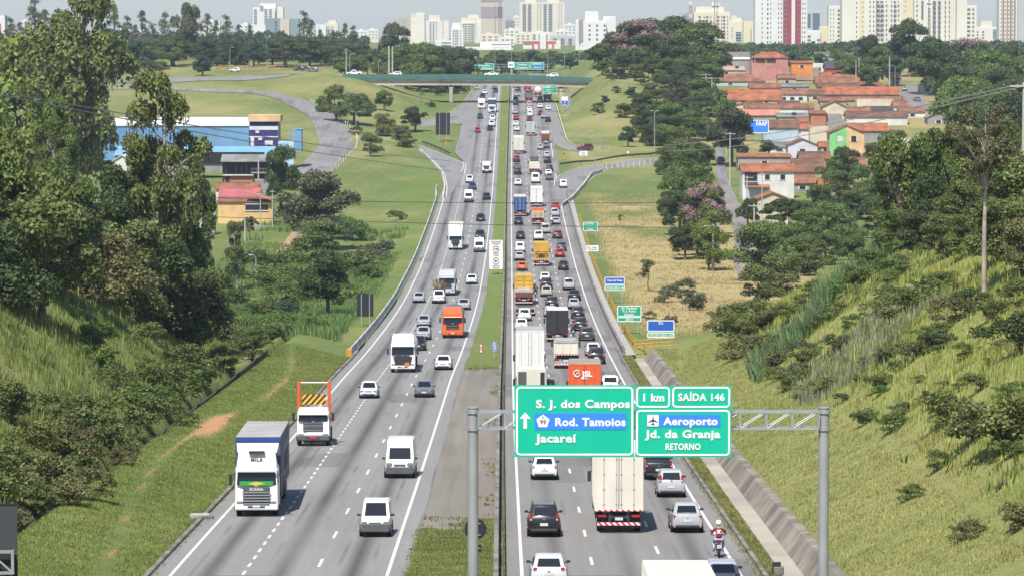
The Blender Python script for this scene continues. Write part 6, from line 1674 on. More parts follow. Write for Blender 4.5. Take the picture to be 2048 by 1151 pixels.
def proto(kind, seed):
    key = (kind, seed)
    if key in _trees: return _trees[key]
    rg = np.random.default_rng(hash(kind) % 1000 + seed * 17 if False else sum(map(ord, kind)) + seed * 17)
    tb = MB(); bark = M['bark']; clumps = []; blossoms = None
    U = rg.uniform
    def limb(a, b, r0, r1, m=None, wig=.3):
        a, b = Vector(a), Vector(b); mid = (a + b) / 2 + Vector(rg.normal(scale=wig, size=3))
        tb.tube([a, mid, b], [r0, (r0 + r1) / 2, r1], m or bark, 6, False)
    if kind == 'broad':           # unit height 10
        Ht = 10
        for k in range(26):
            a, rr, z = U(0, 6.28), U(0, 3.7) ** 1, U(2.6, 8.7)
            lim = 3.9 * math.sqrt(max(.08, 1 - ((z - 5.2) / 4.1) ** 2))
            rr = min(rr, lim) if k > 8 else lim * U(.75, 1.0)
            clumps.append((rr * math.cos(a), rr * math.sin(a), z, U(1.05, 1.75)))
        clumps.append((0, 0, 8.6, 1.4)); size, per, flat = .25, 250, 1.0
    elif kind == 'bushy':         # scrubby small tree, foliage to the ground
        Ht = 8
        for k in range(24):
            a, z = U(0, 6.28), U(.7, 7.0); rr = U(.3, 1) * 3.3 * math.sqrt(max(.1, 1 - ((z - 3.2) / 4.6) ** 2))
            clumps.append((rr * math.cos(a), rr * math.sin(a), z, U(.8, 1.5)))
        size, per, flat = .20, 270, 1.0
    elif kind == 'umbrella':
        Ht = 9
        for k in range(44):
            a, rr = U(0, 6.28), 6.4 * math.sqrt(U(0.02, 1)); z = 8.0 - .06 * rr * rr - 2.8 * U(0, 1) ** 2
            clumps.append((rr * math.cos(a), rr * math.sin(a), z, U(1.0, 1.6)))
        size, per, flat = .25, 230, .55
    elif kind == 'gum':           # tall open eucalyptus, unit height 24
        Ht = 24; bark = M['bark_pale']
        for k in range(56):
            z = U(6, 22.5); a = U(0, 6.28); lim = 4.6 * math.sin(math.pi * min(1, (z - 4.2) / 19.8)) ** .7 + .5
            rr = lim * math.sqrt(U(.05, 1))
            clumps.append((rr * math.cos(a), rr * math.sin(a), z, U(1.0, 1.9)))
        size, per, flat = .27, 165, 1.15
    elif kind == 'gumsplit':      # several pale trunks, crown in tiers
        Ht = 22; bark = M['bark_pale']
        for k in range(40):
            t = U(0, 1); z = 5.5 + 15.5 * t; a = U(0, 6.28)
            lim = 5.6 * (math.sin(math.pi * (.12 + .8 * t)) ** .6) * (.62 + .38 * math.sin(t * 13 + 1) ** 2)
            rr = lim * math.sqrt(U(.08, 1))
            clumps.append((rr * math.cos(a), rr * math.sin(a), z, U(.95, 1.75)))
        size, per, flat = .27, 175, .95
    elif kind == 'wispy':         # thin see-through tree of the skyline, unit height 18
        Ht = 18
        for k in range(34):
            t = U(0, 1); z = 4 + 13.6 * t; a = U(0, 6.28); rr = (2.9 * (1 - t) ** .7 + .3) * math.sqrt(U(.05, 1))
            clumps.append((rr * math.cos(a), rr * math.sin(a), z, U(.55, 1.1)))
        size, per, flat = .20, 110, 1.3
    elif kind == 'slender':
        Ht = 20; bark = M['bark_pale']
        for k in range(34):
            z = U(12.5, 19.4); a = U(0, 6.28); rr = 3.6 * math.sqrt(U(.05, 1)) * math.sin(math.pi * min(1, (z - 11.5) / 9)) ** .5
            clumps.append((rr * math.cos(a), rr * math.sin(a), z, U(.7, 1.2)))
        size, per, flat = .2, 210, .8
    elif kind == 'sapling':
        Ht = 6
        for k in range(9):
            z = U(3.0, 5.8); a = U(0, 6.28); rr = U(0, 1.0)
            clumps.append((rr * math.cos(a), rr * math.sin(a), z, U(.4, .75)))
        size, per, flat = .16, 260, 1.0
    elif kind == 'shrub':         # unit height 2.4
        Ht = 2.4
        for k in range(15):
            a, z = U(0, 6.28), U(.2, 2.0); rr = U(.1, 1.6) * math.sqrt(max(.12, 1 - ((z - .5) / 2.2) ** 2))
            clumps.append((rr * math.cos(a), rr * math.sin(a), z, U(.35, .75)))
        size, per, flat = .11, 560, .9
    P, Nn = clump_points(clumps, per, rg, flat, .45)
    if kind in ('gum', 'gumsplit'):
        e = rg.choice(len(P), len(P) // 4); P2 = P[e] - np.array([0, 0, 1]) * rg.uniform(.3, 1.6, (len(e), 1)); P = np.concatenate([P, P2]); Nn = np.concatenate([Nn, Nn[e] * np.array([1, 1, .2])])
    v, f, t = cards(P, Nn, size, rg, 1.9 if kind in ('gum', 'gumsplit', 'wispy') else 1.5, .5 if kind in ('gum', 'gumsplit') else .1)
    crown = card_mesh('crown', v, f, t, M['leaf'])
    cl = sorted(clumps, key=lambda c: c[2])
    if kind in ('gum', 'wispy', 'slender'):
        tb.tube([(0, 0, -.6), (.15, 0, Ht * .3), (-.1, .1, Ht * .6), (.1, 0, Ht * .93)], [.02 * Ht * .8, .014 * Ht, .009 * Ht, .03], bark, 8, False)
        for c in cl[::2 if kind == 'gum' else 1]:
            limb((0, 0, max(Ht * .22, c[2] - 2.2 - .4 * math.hypot(c[0], c[1]))), c[:3], .12 if kind == 'gum' else .06, .03)
    elif kind == 'gumsplit':
        for k, (x, y) in enumerate(((0, 0), (1.6, .3), (-1.3, -.4))):
            top = (x * 2.0 + U(-.6, .6), y * 2, Ht * (.88 - .12 * k))
            tb.tube([(x * .5, y, -.6), (x * .9, y, Ht * .3), (x * 1.5, y * 1.5, Ht * .6), top], [.30, .24, .16, .04], bark, 8, False)
            for c in cl[k::4]: limb((x * 1.2, y, max(Ht * .25, c[2] - 2.8)), c[:3], .11, .03)
    else:
        n0 = Ht * (.34 if kind != 'shrub' else .1)
        r0 = {'broad': .32, 'bushy': .18, 'umbrella': .30, 'slender': .2, 'sapling': .07, 'shrub': .05}[kind]
        tb.tube([(0, 0, -.5), (.1, .05, n0 * .6), (0, 0, n0 * 1.15)], [r0 * 1.25, r0, r0 * .85], bark, 8, False)
        for c in cl[::3 if kind == 'shrub' else 2]: limb((0, 0, n0), (c[0] * .85, c[1] * .85, c[2]), r0 * .45, r0 * .1, None, .25 * Ht / 10)
    root = empty('tree')
    o = bpy.data.objects.new('crown', crown); col.objects.link(o); o.parent = root
    q = tb.build('trunk', root, 60)
    root['h'] = Ht
    _trees[key] = [root, Ht, False]
    return _trees[key]
NAMES = {'broad': ('broadleaf_tree', 'tree'), 'bushy': ('scrub_tree', 'tree'), 'umbrella': ('umbrella_tree', 'tree'), 'gum': ('eucalyptus_tree', 'tree'), 'gumsplit': ('eucalyptus_tree', 'tree'), 'wispy': ('thin_tree', 'tree'), 'slender': ('slender_tree', 'tree'), 'sapling': ('young_tree', 'tree'), 'shrub': ('shrub', 'shrub')}
GREEN = dict(olive=(.150, .182, .054), dark=(.074, .106, .036), mid=(.122, .166, .046), lush=(.130, .205, .048), yellow=(.155, .215, .040), grey=(.122, .138, .070), brown=(.150, .152, .060), blue=(.062, .104, .058), bright=(.15, .22, .05))
_cnt = {}
def tree(kind, base, height, color, label, group=None, wide=1.0, seed=None, rz=None):
    _cnt[kind] = _cnt.get(kind, 0) + 1
    if seed is None: seed = _cnt[kind] % 3
    p = proto(kind, seed)
    if not p[2]: o = p[0]; p[2] = True
    else: o = copy_tree(p[0])
    k = height / p[1]
    o.name = NAMES[kind][0]
    o.location = base; o.scale = (k * wide, k * wide, k); o.rotation_euler = (0, 0, random.uniform(0, 6.28) if rz is None else rz)
    c = GREEN[color] if isinstance(color, str) else color
    j = random.uniform(.88, 1.14)
    for ch in o.children:
        if ch.name.startswith('crown'): ch.color = (c[0] * j * random.uniform(.93, 1.07), c[1] * j, c[2] * j, 1)
    if 'h' in o: del o['h']
    return tag(o, label, NAMES[kind][1], group)
def tg(kind, px, pyb, pyt, color, label, group=None, wide=1.0, **k):
    """tree whose foot shows: foot pixel and top row"""
    b = G(px, pyb)
    return tree(kind, b, (pyb - pyt) * b.y / F * 1.0, color, label, group, wide, **k)
def td(kind, px, D, pyt, color, label, group=None, wide=1.0, **k):
    """tree whose foot is hidden: distance and top row"""
    b = at(px, pyt, D); z = float(H(b.x, D, False))
    return tree(kind, Vector((b.x, D, z)), max(2.0, b.z - z), color, label, group, wide, **k)
def pinkish(f):
    def g(*a, **k):
        o = f(*a, **k)
        for ch in list(o.children):
            if ch.name.startswith('crown'):
                b = copy_one(ch, o); b.name = 'blossom'; b.scale = (.93, .93, 1.0); b.location = (0, 0, .5); b.rotation_euler.z = .3; b.color = (.36, .24, .225, 1)
        return o
    return g
tg('gum', 158, 452, -34, 'olive', 'tallest eucalyptus with a broad drooping crown on the steep bank', wide=1.0, seed=0)
tg('gumsplit', 330, 585, 128, 'olive', 'eucalyptus with several pale trunks standing in front of the blue workshops', wide=.80, seed=0)
tg('broad', 62, 420, 72, 'yellow', 'dense tree with yellow-green top beside the tallest eucalyptus', wide=.95)
tg('gum', 110, 470, 190, 'mid', 'slim eucalyptus between the yellow-topped tree and the tallest eucalyptus', wide=.7, seed=1)
tg('broad', 18, 560, 250, 'mid', 'bright green dense tree cut by the picture edge', wide=.8)
tg('broad', 128, 600, 330, 'mid', 'fresh green tree below the tallest eucalyptus', wide=.8)
tg('broad', 225, 520, 330, 'dark', 'dark tree in the gap between the two largest eucalyptus trees', wide=.9)
tg('gumsplit', 398, 605, 300, 'mid', 'lower eucalyptus hanging over the bank before the yellow house', wide=.6, seed=1)
tg('gumsplit', 470, 580, 440, 'olive', 'small drooping eucalyptus at the tip of the bank', wide=.8, seed=2)
grp = 'scrubby trees on the wooded bank'
for a in [('bushy', 85, 640, 395, 'olive'), ('bushy', 195, 610, 400, 'brown'), ('bushy', 265, 640, 440, 'olive'), ('bushy', 320, 660, 480, 'dark'), ('bushy', 372, 690, 520, 'dark'), ('bushy', 415, 660, 540, 'olive'), ('bushy', 120, 520, 400, 'brown'), ('bushy', 10, 620, 420, 'dark'), ('bushy', 355, 590, 440, 'dark')]:
    tg(*a[:5], 'olive brown scrub tree crowded on the wooded inbound-side bank', grp, wide=1.15)
tg('bushy', 505, 720, 655, 'mid', 'small dark-leaved tree alone low on the wooded bank', wide=1.3)
tg('bushy', 1, 1000, 870, 'olive', 'bush above the black sign panel at the picture corner', wide=1.4)
grp = 'shrubs on the wooded bank'
for px, py, h, c in [(60, 900, 70, 'olive'), (120, 935, 95, 'brown'), (160, 960, 90, 'olive'), (210, 900, 100, 'olive'), (250, 860, 85, 'mid'), (290, 850, 80, 'olive'), (330, 830, 70, 'mid'), (365, 800, 80, 'mid'), (90, 990, 100, 'brown'), (40, 960, 90, 'olive'), (180, 1000, 70, 'brown'), (130, 1010, 70, 'brown'), (270, 900, 50, 'olive'), (225, 790, 60, 'mid'), (300, 770, 55, 'olive'), (160, 840, 60, 'olive'), (100, 840, 60, 'mid'), (405, 770, 70, 'olive'), (350, 740, 60, 'mid'), (440, 735, 45, 'olive'), (470, 690, 45, 'mid'), (540, 680, 40, 'olive'), (560, 670, 50, 'lush'), (390, 700, 60, 'brown'), (15, 830, 80, 'olive'), (70, 1030, 60, 'mid'), (200, 740, 60, 'lush'), (450, 650, 40, 'yellow'), (500, 640, 40, 'lush'), (20, 1080, 80, 'brown'), (240, 930, 45, 'brown'), (375, 850, 30, 'mid'), (185, 690, 55, 'yellow'), (280, 690, 50, 'mid')]:
    tg('shrub', px, py, py - h, c, 'rough bush among tall grass on the wooded inbound-side bank', grp, wide=1.25)
tg('broad', 628, 500, 338, 'grey', 'wide flat-topped tree in front of the hillside street junction', wide=1.15)
tg('broad', 562, 420, 288, 'dark', 'dark tree between the light blue wall and the hillside street', wide=.75)
tg('broad', 655, 640, 500, 'dark', 'dark rounded tree standing alone on the field behind the sign back', wide=.85)
tg('bushy', 640, 525, 440, 'mid', 'green tree below the wide flat-topped tree', wide=1.5)
tg('umbrella', 500, 480, 430, 'mid', 'small tree leaning over the red soil below the yellow house', wide=.5)
grp = 'thicket in the valley below the hillside street'
for px, py, h, c in [(590, 560, 60, 'lush'), (700, 545, 55, 'mid'), (735, 530, 45, 'grey'), (560, 610, 50, 'mid'), (600, 600, 45, 'lush'), (720, 480, 45, 'lush'), (690, 470, 40, 'mid'), (540, 575, 55, 'mid'), (740, 560, 35, 'mid'), (510, 560, 60, 'dark'), (470, 610, 45, 'mid'), (660, 480, 50, 'blue'), (580, 640, 40, 'blue'), (775, 500, 25, 'grey'), (800, 440, 22, 'mid'), (690, 600, 40, 'lush'), (620, 660, 35, 'lush'), (545, 640, 45, 'mid')]:
    tg('shrub', px, py, py - h, c, 'low leafy thicket bush in the green valley beside the inbound road', grp, wide=1.5)
grp = 'trees around the inbound slip roads'
for kind, px, pyb, pyt, c, lab, w in [('bushy', 672, 242, 172, 'mid', 'grey-green tree behind the bend of the hillside street', 1.1), ('broad', 708, 250, 186, 'mid', 'dull green tree beside two lamp posts on the street bend', 1.2), ('broad', 768, 222, 180, 'mid', 'round green tree on the grass slope below the bridge end', 1.1), ('broad', 830, 264, 213, 'dark', 'round dark tree next to the inbound exit slip road', 1.25), ('bushy', 775, 272, 222, 'olive', 'yellowish tree in front of the round dark tree', 1.2), ('bushy', 808, 294, 250, 'olive', 'olive tree at the tip of the inbound slip road', 1.3), ('bushy', 742, 313, 266, 'mid', 'small open tree alone on the green field', 1.2), ('sapling', 843, 205, 180, 'mid', 'spindly young tree on the slope near the bridge pier', 1.3), ('shrub', 712, 270, 252, 'dark', 'dark bush at the edge of the hillside street', 1.3), ('bushy', 648, 225, 188, 'mid', 'tree hiding the upper white fence posts', 1.3), ('shrub', 863, 215, 200, 'mid', 'small bush beside the exit slip road mouth', 1.2), ('bushy', 735, 232, 196, 'mid', 'grey-green tree among the others beside the lamp posts', 1.2)]:
    tg(kind, px, pyb, pyt, c, lab, None, w)
for px, D, pyt, c in [(872, 1330, 165, 'dark'), (893, 1345, 163, 'dark'), (915, 1340, 166, 'dark'), (930, 1350, 168, 'mid')]:
    td('bushy', px, D, pyt, c, 'dark tree seen under the overpass next to the inbound lanes', 'trees under the overpass', 1.4)
td('umbrella', 572, 1480, 72, 'dark', 'huge spreading flat-crowned tree above the orange tiled roof', None, 1.0, seed=0)
td('umbrella', 348, 1500, 70, 'dark', 'dark spreading tree between the big eucalyptus and the orange tiled roof', None, .9, seed=1)
td('broad', 405, 1400, 110, 'blue', 'dark rounded bluish tree beside the far field road', None, 1.15)
td('umbrella', 735, 1420, 105, 'mid', 'round-topped tree behind the overpass beside the twin poles', None, .85)
td('broad', 790, 1500, 44, 'grey', 'tall rounded grey-green tree before the pale tower', None, .8)
td('broad', 372, 1600, 6, 'grey', 'tall leafy tree with the highest rounded crown on the wooded skyline', None, .62)
grp = 'thin trees on the wooded skyline'
for px, pyt in [(70, -5), (90, 20), (228, 8), (255, 32), (285, 22), (305, 45), (330, 25), (415, 28), (432, 40), (452, 30), (478, 50), (500, 48), (608, 22), (622, 40), (690, 46), (706, 52), (640, 60), (545, 70), (20, 35), (40, 45), (135, 40), (200, 35), (270, 50), (520, 62), (668, 66)]:
    td('wispy', px, random.uniform(1560, 1750), pyt, random.choice(['grey', 'grey', 'brown', 'mid']), 'thin see-through grey tree rising above the distant woods', grp, 1.25)
grp = 'dense trees of the distant woods'
for k in range(92):
    px = -10 + k * 10.2 + random.uniform(-8, 8); pyt = random.uniform(76, 100) if px < 700 else random.uniform(84, 104)
    td(random.choice(['broad', 'bushy']), px, random.uniform(1480, 1640), pyt, random.choice(['dark', 'dark', 'mid', 'grey', 'blue']), 'dense dark green tree in the belt of distant woods', grp, random.uniform(1.1, 1.6))
for k in range(20):
    px = random.uniform(0, 420) if k % 4 else random.uniform(650, 720)
    td('broad', px, random.uniform(1400, 1450), random.uniform(112, 128), random.choice(['mid', 'lush', 'dark']), 'dense dark green tree in the belt of distant woods', grp, 1.3)
grp = 'trees behind the overpass'
for px, pyt, D in [(800, 92, 1380), (825, 86, 1390), (850, 84, 1400), (872, 96, 1380), (890, 112, 1390), (812, 110, 1360), (840, 108, 1350), (862, 116, 1360), (905, 122, 1400), (755, 118, 1400), (780, 122, 1370), (700, 122, 1420), (680, 118, 1440)]:
    td('broad', px, D, pyt, random.choice(['mid', 'dark', 'lush', 'mid']), 'leafy green tree behind the inbound end of the overpass', grp, 1.25)
grp = 'trees between the overpass and the city'
for k in range(20):
    px = 925 + k * 11.5 + random.uniform(-4, 4)
    td('broad', px, random.uniform(1700, 1900), random.uniform(98, 116) if px > 990 else random.uniform(118, 126), random.choice(['mid', 'blue', 'grey']), 'hazy green tree below the distant city towers', grp, 1.5)
grp = 'trees of the wooded knoll'
for px, pyt, D, c in [(1190, 92, 1380, 'dark'), (1215, 86, 1360, 'mid'), (1240, 62, 1370, 'dark'), (1262, 78, 1340, 'mid'), (1300, 66, 1350, 'dark'), (1330, 44, 1370, 'dark'), (1362, 38, 1360, 'dark'), (1385, 52, 1340, 'mid'), (1225, 112, 1300, 'mid'), (1255, 104, 1290, 'dark'), (1290, 92, 1300, 'mid'), (1320, 80, 1310, 'dark'), (1352, 74, 1300, 'dark'), (1385, 90, 1290, 'dark'), (1398, 110, 1270, 'dark'), (1215, 140, 1240, 'dark'), (1240, 132, 1235, 'dark'), (1270, 128, 1240, 'mid'), (1305, 118, 1250, 'dark'), (1340, 112, 1245, 'mid'), (1372, 122, 1230, 'dark'), (1232, 178, 1190, 'dark'), (1260, 172, 1185, 'dark'), (1300, 165, 1180, 'mid'), (1340, 150, 1190, 'dark'), (1392, 150, 1195, 'dark'), (1360, 176, 1150, 'mid'), (1395, 190, 1130, 'dark'), (1320, 196, 1135, 'mid'), (1350, 205, 1105, 'lush'), (1378, 222, 1080, 'mid'), (1290, 205, 1120, 'dark'), (1330, 228, 1075, 'dark'), (1196, 100, 1350, 'dark'), (1204, 122, 1280, 'mid'), (1222, 155, 1225, 'mid'), (1212, 196, 1175, 'dark'), (1250, 206, 1140, 'mid'), (1282, 148, 1210, 'dark'), (1318, 138, 1220, 'mid'), (1280, 186, 1150, 'dark'), (1312, 178, 1155, 'mid'), (1350, 128, 1215, 'dark'), (1405, 128, 1230, 'mid'), (1272, 56, 1390, 'dark'), (1345, 33, 1390, 'dark'), (1384, 160, 1150, 'mid'), (1366, 196, 1110, 'dark')]:
    td('bushy' if D < 1260 else 'broad', px, D, pyt, c, 'dense dark tree massed on the wooded knoll beside the overpass', grp, 1.7)
pinkish(td)('broad', 1278, 1330, 42, 'dark', 'tree with dull pink blossom on the crest of the knoll', None, 1.5)
td('wispy', 1352, 1120, 150, (.13, .10, .085), 'leafless greyish tree on the near edge of the wooded knoll', None, 2.0)
tg('broad', 1256, 294, 252, 'dark', 'small round tree on the dry grass below the knoll', None, 1.0)
for px, pyb, pyt, c in [(1310, 292, 245, 'dark'), (1335, 300, 250, 'mid'), (1362, 305, 245, 'mid'), (1285, 285, 250, 'dark'), (1196, 228, 205, 'mid')]:
    tg('bushy', px, pyb, pyt, c, 'bushy tree at the foot of the wooded knoll', 'bushy trees at the foot of the knoll', 1.4)
grp = 'trees beside the side street'
for px, pyb, pyt, c, w in [(1345, 350, 288, 'mid', 1.2), (1375, 372, 296, 'mid', 1.2), (1402, 360, 285, 'dark', 1.0), (1350, 405, 330, 'lush', 1.1), (1385, 425, 330, 'mid', 1.1), (1360, 470, 380, 'dark', 1.1), (1395, 510, 410, 'mid', 1.1), (1425, 470, 392, 'mid', 1.0), (1370, 520, 450, 'dark', 1.1), (1340, 440, 380, 'dark', 1.0)]:
    tg('bushy' if px % 2 else 'broad', px, pyb, pyt, c, 'leafy street tree crowding the slip road side of the side street', grp, w)
pinkish(tg)('broad', 1408, 475, 370, 'mid', 'street tree carrying pale pink flowers above the side street', None, 1.1)
tg('bushy', 1418, 540, 445, 'yellow', 'yellow-green tree behind the tall concrete pole', None, 1.0)
tg('broad', 1462, 334, 212, (.075, .088, .045), 'forked wide tree in front of the blue billboard', None, .98)
tg('broad', 1537, 313, 280, 'dark', 'round clipped dark tree between the billboard and the white gable house', None, 1.3)
tg('broad', 1690, 370, 292, 'dark', 'dark tree in front of the green and cream house', None, 1.0)
tg('broad', 1660, 385, 318, 'mid', 'tree with bare lower trunks in front of the white gable house', None, 1.0)
tg('umbrella', 1565, 470, 393, 'dark', 'dark spreading tree in front of the cream gable house', None, .85)
tg('broad', 1495, 455, 395, 'dark', 'small dark tree shading the side street kerb', None, .9)
tg('sapling', 1297, 582, 508, 'grey', 'thin young tree alone on the dry straw slope', None, 1.2)
tg('sapling', 1240, 452, 428, 'lush', 'tiny bright young tree on the straw slope', None, 1.4)
for px, py, h in [(1330, 605, 40), (1370, 590, 35), (1395, 620, 45), (1285, 555, 15), (1300, 640, 20), (1345, 650, 25)]:
    tg('shrub', px, py, py - h, 'grey', 'dry half-bare shrub on the straw slope', 'dry shrubs on the straw slope', 1.1)
tg('slender', 1968, 592, 196, (.150, .135, .070), 'tall slender tree with bare pale trunk and thin brownish crown on the grassy bank', None, .85, seed=1)
grp = 'scrub along the crest of the grassy bank'
for px, pyb, pyt, c in [(1545, 545, 470, 'mid'), (1530, 560, 440, 'mid'), (1570, 545, 450, 'lush'), (1590, 530, 432, 'mid'), (1625, 500, 415, 'mid'), (1655, 480, 404, 'lush'), (1690, 480, 410, 'mid'), (1715, 440, 376, 'mid'), (1745, 425, 352, 'olive'), (1780, 430, 330, 'mid'), (1815, 440, 335, 'dark'), (1850, 440, 330, 'olive'), (1885, 450, 340, 'dark'), (1915, 460, 360, 'olive'), (1760, 480, 395, 'dark'), (1800, 500, 410, 'mid'), (1840, 505, 420, 'dark'), (1890, 520, 430, 'olive'), (2000, 520, 380, 'olive'), (2035, 480, 300, 'olive'), (2045, 560, 440, 'brown'), (1940, 510, 420, 'mid'), (1560, 590, 500, 'olive'), (1520, 610, 530, 'olive'), (1468, 655, 600, 'olive'), (1610, 550, 470, 'mid'), (1990, 420, 290, 'olive'), (1700, 520, 450, 'mid'), (1650, 530, 460, 'olive')]:
    tg('bushy', px, pyb, pyt, c, 'leafy scrub tree along the crest of the grassy outbound-side bank', grp, 1.25)
grp = 'shrubs on the grassy bank'
for px, py, h, c in [(1450, 660, 60, 'olive'), (1485, 680, 60, 'olive'), (1520, 670, 50, 'olive'), (1470, 720, 55, 'brown'), (1500, 720, 50, 'brown'), (1545, 650, 55, 'olive'), (1585, 640, 40, 'olive'), (1620, 600, 40, 'mid'), (1720, 570, 45, 'mid'), (1760, 540, 45, 'mid'), (1790, 640, 55, 'olive'), (1830, 620, 60, 'mid'), (1860, 600, 60, 'mid'), (1900, 650, 60, 'brown'), (1870, 700, 50, 'dark'), (1830, 720, 45, 'brown'), (1930, 630, 55, 'dark'), (1990, 640, 50, 'olive'), (2040, 700, 90, 'dark'), (2030, 620, 60, 'mid'), (1950, 880, 90, 'olive'), (2000, 900, 100, 'brown'), (1900, 850, 70, 'olive'), (2040, 880, 110, 'olive'), (1960, 780, 40, 'olive'), (1780, 870, 45, 'mid'), (1730, 850, 40, 'mid'), (1640, 790, 45, 'olive'), (1580, 780, 40, 'olive'), (1760, 780, 40, 'olive'), (1540, 740, 45, 'brown'), (1600, 720, 40, 'grey'), (1680, 700, 40, 'grey'), (1660, 640, 40, 'mid'), (1690, 590, 40, 'lush'), (1560, 700, 40, 'olive'), (1820, 1000, 35, 'mid'), (1880, 940, 40, 'mid'), (2035, 1060, 70, 'brown'), (1930, 1080, 45, 'brown')]:
    tg('shrub', px, py, py - h, c, 'low rough shrub in the tall grass of the outbound-side bank', grp, 1.3)
rs = random.Random(9)
for k in range(80):
    px = rs.uniform(1470, 2045); lo = np.interp(px, [1470, 1600, 1900, 2045], [720, 800, 900, 1040]); py = rs.uniform(np.interp(px, [1470, 1640, 1850, 2045], [640, 590, 520, 480]), lo); h = rs.uniform(14, 38)
    tg('shrub', px, py, py - h, rs.choice(['olive', 'mid', 'grey', 'lush', 'olive']), 'low rough shrub in the tall grass of the outbound-side bank', grp, rs.uniform(1.1, 1.9))
for k in range(40):
    px = rs.uniform(5, 520); py = rs.uniform(np.interp(px, [0, 520], [760, 640]), np.interp(px, [0, 520], [1040, 715])); h = rs.uniform(14, 36)
    tg('shrub', px, py, py - h, rs.choice(['olive', 'mid', 'lush', 'olive']), 'rough bush among tall grass on the wooded inbound-side bank', 'shrubs on the wooded bank', rs.uniform(1.1, 1.8))
td('broad', 1820, 1480, 36, 'dark', 'largest dark tree standing before the cream towers', None, .95)
td('broad', 1870, 1330, 76, 'dark', 'wide dark tree over the hillside street beside the largest tree', None, 1.15)
td('broad', 1906, 1280, 88, 'dark', 'heavy dark tree shading the hillside street wall', None, 1.1)
pinkish(td)('broad', 1928, 1400, 80, 'dark', 'pink flowering tree below the brown striped tower', None, 1.5)
grp = 'trees around the hillside quarter'
for px, pyt, D, c, w in [(1745, 70, 1480, 'dark', .9), (1765, 92, 1450, 'mid', 1.1), (1715, 112, 1430, 'mid', 1.2), (1690, 108, 1460, 'mid', 1.0), (1960, 95, 1330, 'mid', 1.2), (1990, 100, 1300, 'lush', 1.2), (2020, 92, 1320, 'dark', 1.2), (2045, 110, 1280, 'mid', 1.2), (1945, 130, 1200, 'mid', 1.2), (1975, 140, 1180, 'mid', 1.2), (2010, 135, 1180, 'dark', 1.3), (2040, 150, 1150, 'mid', 1.2), (1895, 128, 1180, 'dark', 1.1), (1920, 150, 1100, 'lush', 1.2), (1960, 170, 1060, 'mid', 1.3), (2000, 175, 1040, 'mid', 1.3), (1788, 110, 1400, 'dark', 1.0), (1735, 128, 1370, 'mid', 1.0), (1545, 96, 1560, 'grey', 1.2), (1580, 104, 1540, 'blue', 1.1), (1640, 108, 1560, 'blue', 1.3), (1460, 88, 1650, 'grey', 1.5), (1490, 92, 1650, 'mid', 1.3), (1430, 96, 1600, 'mid', 1.3), (1440, 118, 1500, 'olive', 1.0), (1680, 96, 1560, 'mid', 1.0), (1442, 180, 1180, 'lush', .9), (1448, 196, 1120, 'lush', .9), (2030, 180, 1000, 'dark', 1.2), (1610, 112, 1540, 'grey', 1.2)]:
    td('broad', px, D, pyt, c, 'leafy tree rising among the tiled roofs and behind them', grp, w)
def crest(px):
    dd = ray(px, 300); yy = np.arange(330, 505, 2.0)
    return float(yy[np.argmax(H(dd[0] * yy, yy, False) / yy)])
for px, pyt, k in [(1800, 272, 'bushy'), (1838, 276, 'bushy'), (1872, 258, 'broad'), (1902, 242, 'bushy'), (2008, 236, 'bushy'), (2040, 258, 'broad'), (1936, 262, 'broad')]:
    td(k, px, crest(px) - 4, pyt, 'mid', 'leafy scrub tree along the crest of the grassy outbound-side bank', 'scrub along the crest of the grassy bank', .7)
for px, pyb, pyt in [(1640, 425, 362), (1675, 418, 340), (1722, 400, 330), (1600, 440, 395), (1750, 330, 285), (1795, 300, 262)]:
    tg('bushy', px, pyb, pyt, 'mid', 'garden tree between the lower houses and the scrubby crest', 'garden trees below the hillside houses', 1.2)
def banana_mesh(seed):
    rg = np.random.default_rng(seed); b = MB()
    lm = M.setdefault('banana_leaf', mat('banana_leaf', (.10, .155, .035), .5, var=.25, scale=1.5))
    for k in range(11):
        a = rg.uniform(0, 6.28); t = rg.uniform(.35, 1.15); L_ = rg.uniform(2.2, 3.2); pts = []
        for i in range(6):
            u = i / 5; r = L_ * u * math.sin(t * (.35 + .65 * u)); z = 2.2 + L_ * u * math.cos(t * (.3 + .9 * u))
            w = .36 * math.sin(math.pi * min(1, .12 + .88 * u)) + .02
            c, s = math.cos(a), math.sin(a)
            pts.append([(r * c - w * s, r * s + w * c, z - .10), (r * c, r * s, z), (r * c + w * s, r * s - w * c, z - .10), (r * c, r * s, z - .03)])
        b.loft(pts, lm)
    return b
_bm = [banana_mesh(k) for k in range(2)]; _bmesh = [b.mesh('leaves', 50) for b in _bm]
_st = MB(); _st.tube([(0, 0, -.4), (.05, 0, 1.4), (0, 0, 2.5)], [.17, .14, .09], mat('banana_stem', (.12, .13, .05), .8, var=.3), 8); _stm = _st.mesh('stem', 50)
for k, (px, pyb, pyt) in enumerate([(1815, 290, 212), (1842, 285, 208), (1868, 290, 222), (1925, 300, 215), (1952, 300, 208), (1985, 310, 220), (2010, 320, 228), (1935, 320, 240), (2036, 330, 240)]):
    bq = at(px, pyb, crest(px) + 3); z = float(H(bq.x, bq.y, False)); hgt = min(6.2, max(3.2, at(px, pyt, bq.y).z - z))
    r_ = empty('banana_plant', (bq.x, bq.y, z), (0, 0, k * 1.3), 'banana plant with long arching leaves on the crest of the grassy bank', 'banana plant', 'banana plants on the crest'); r_.scale = (hgt / 4.6,) * 3
    for n_, m_ in (('leaves', _bmesh[k % 2]), ('stem', _stm)):
        o = bpy.data.objects.new(n_, m_); col.objects.link(o); o.parent = r_
rgw = np.random.default_rng(5); cl = []
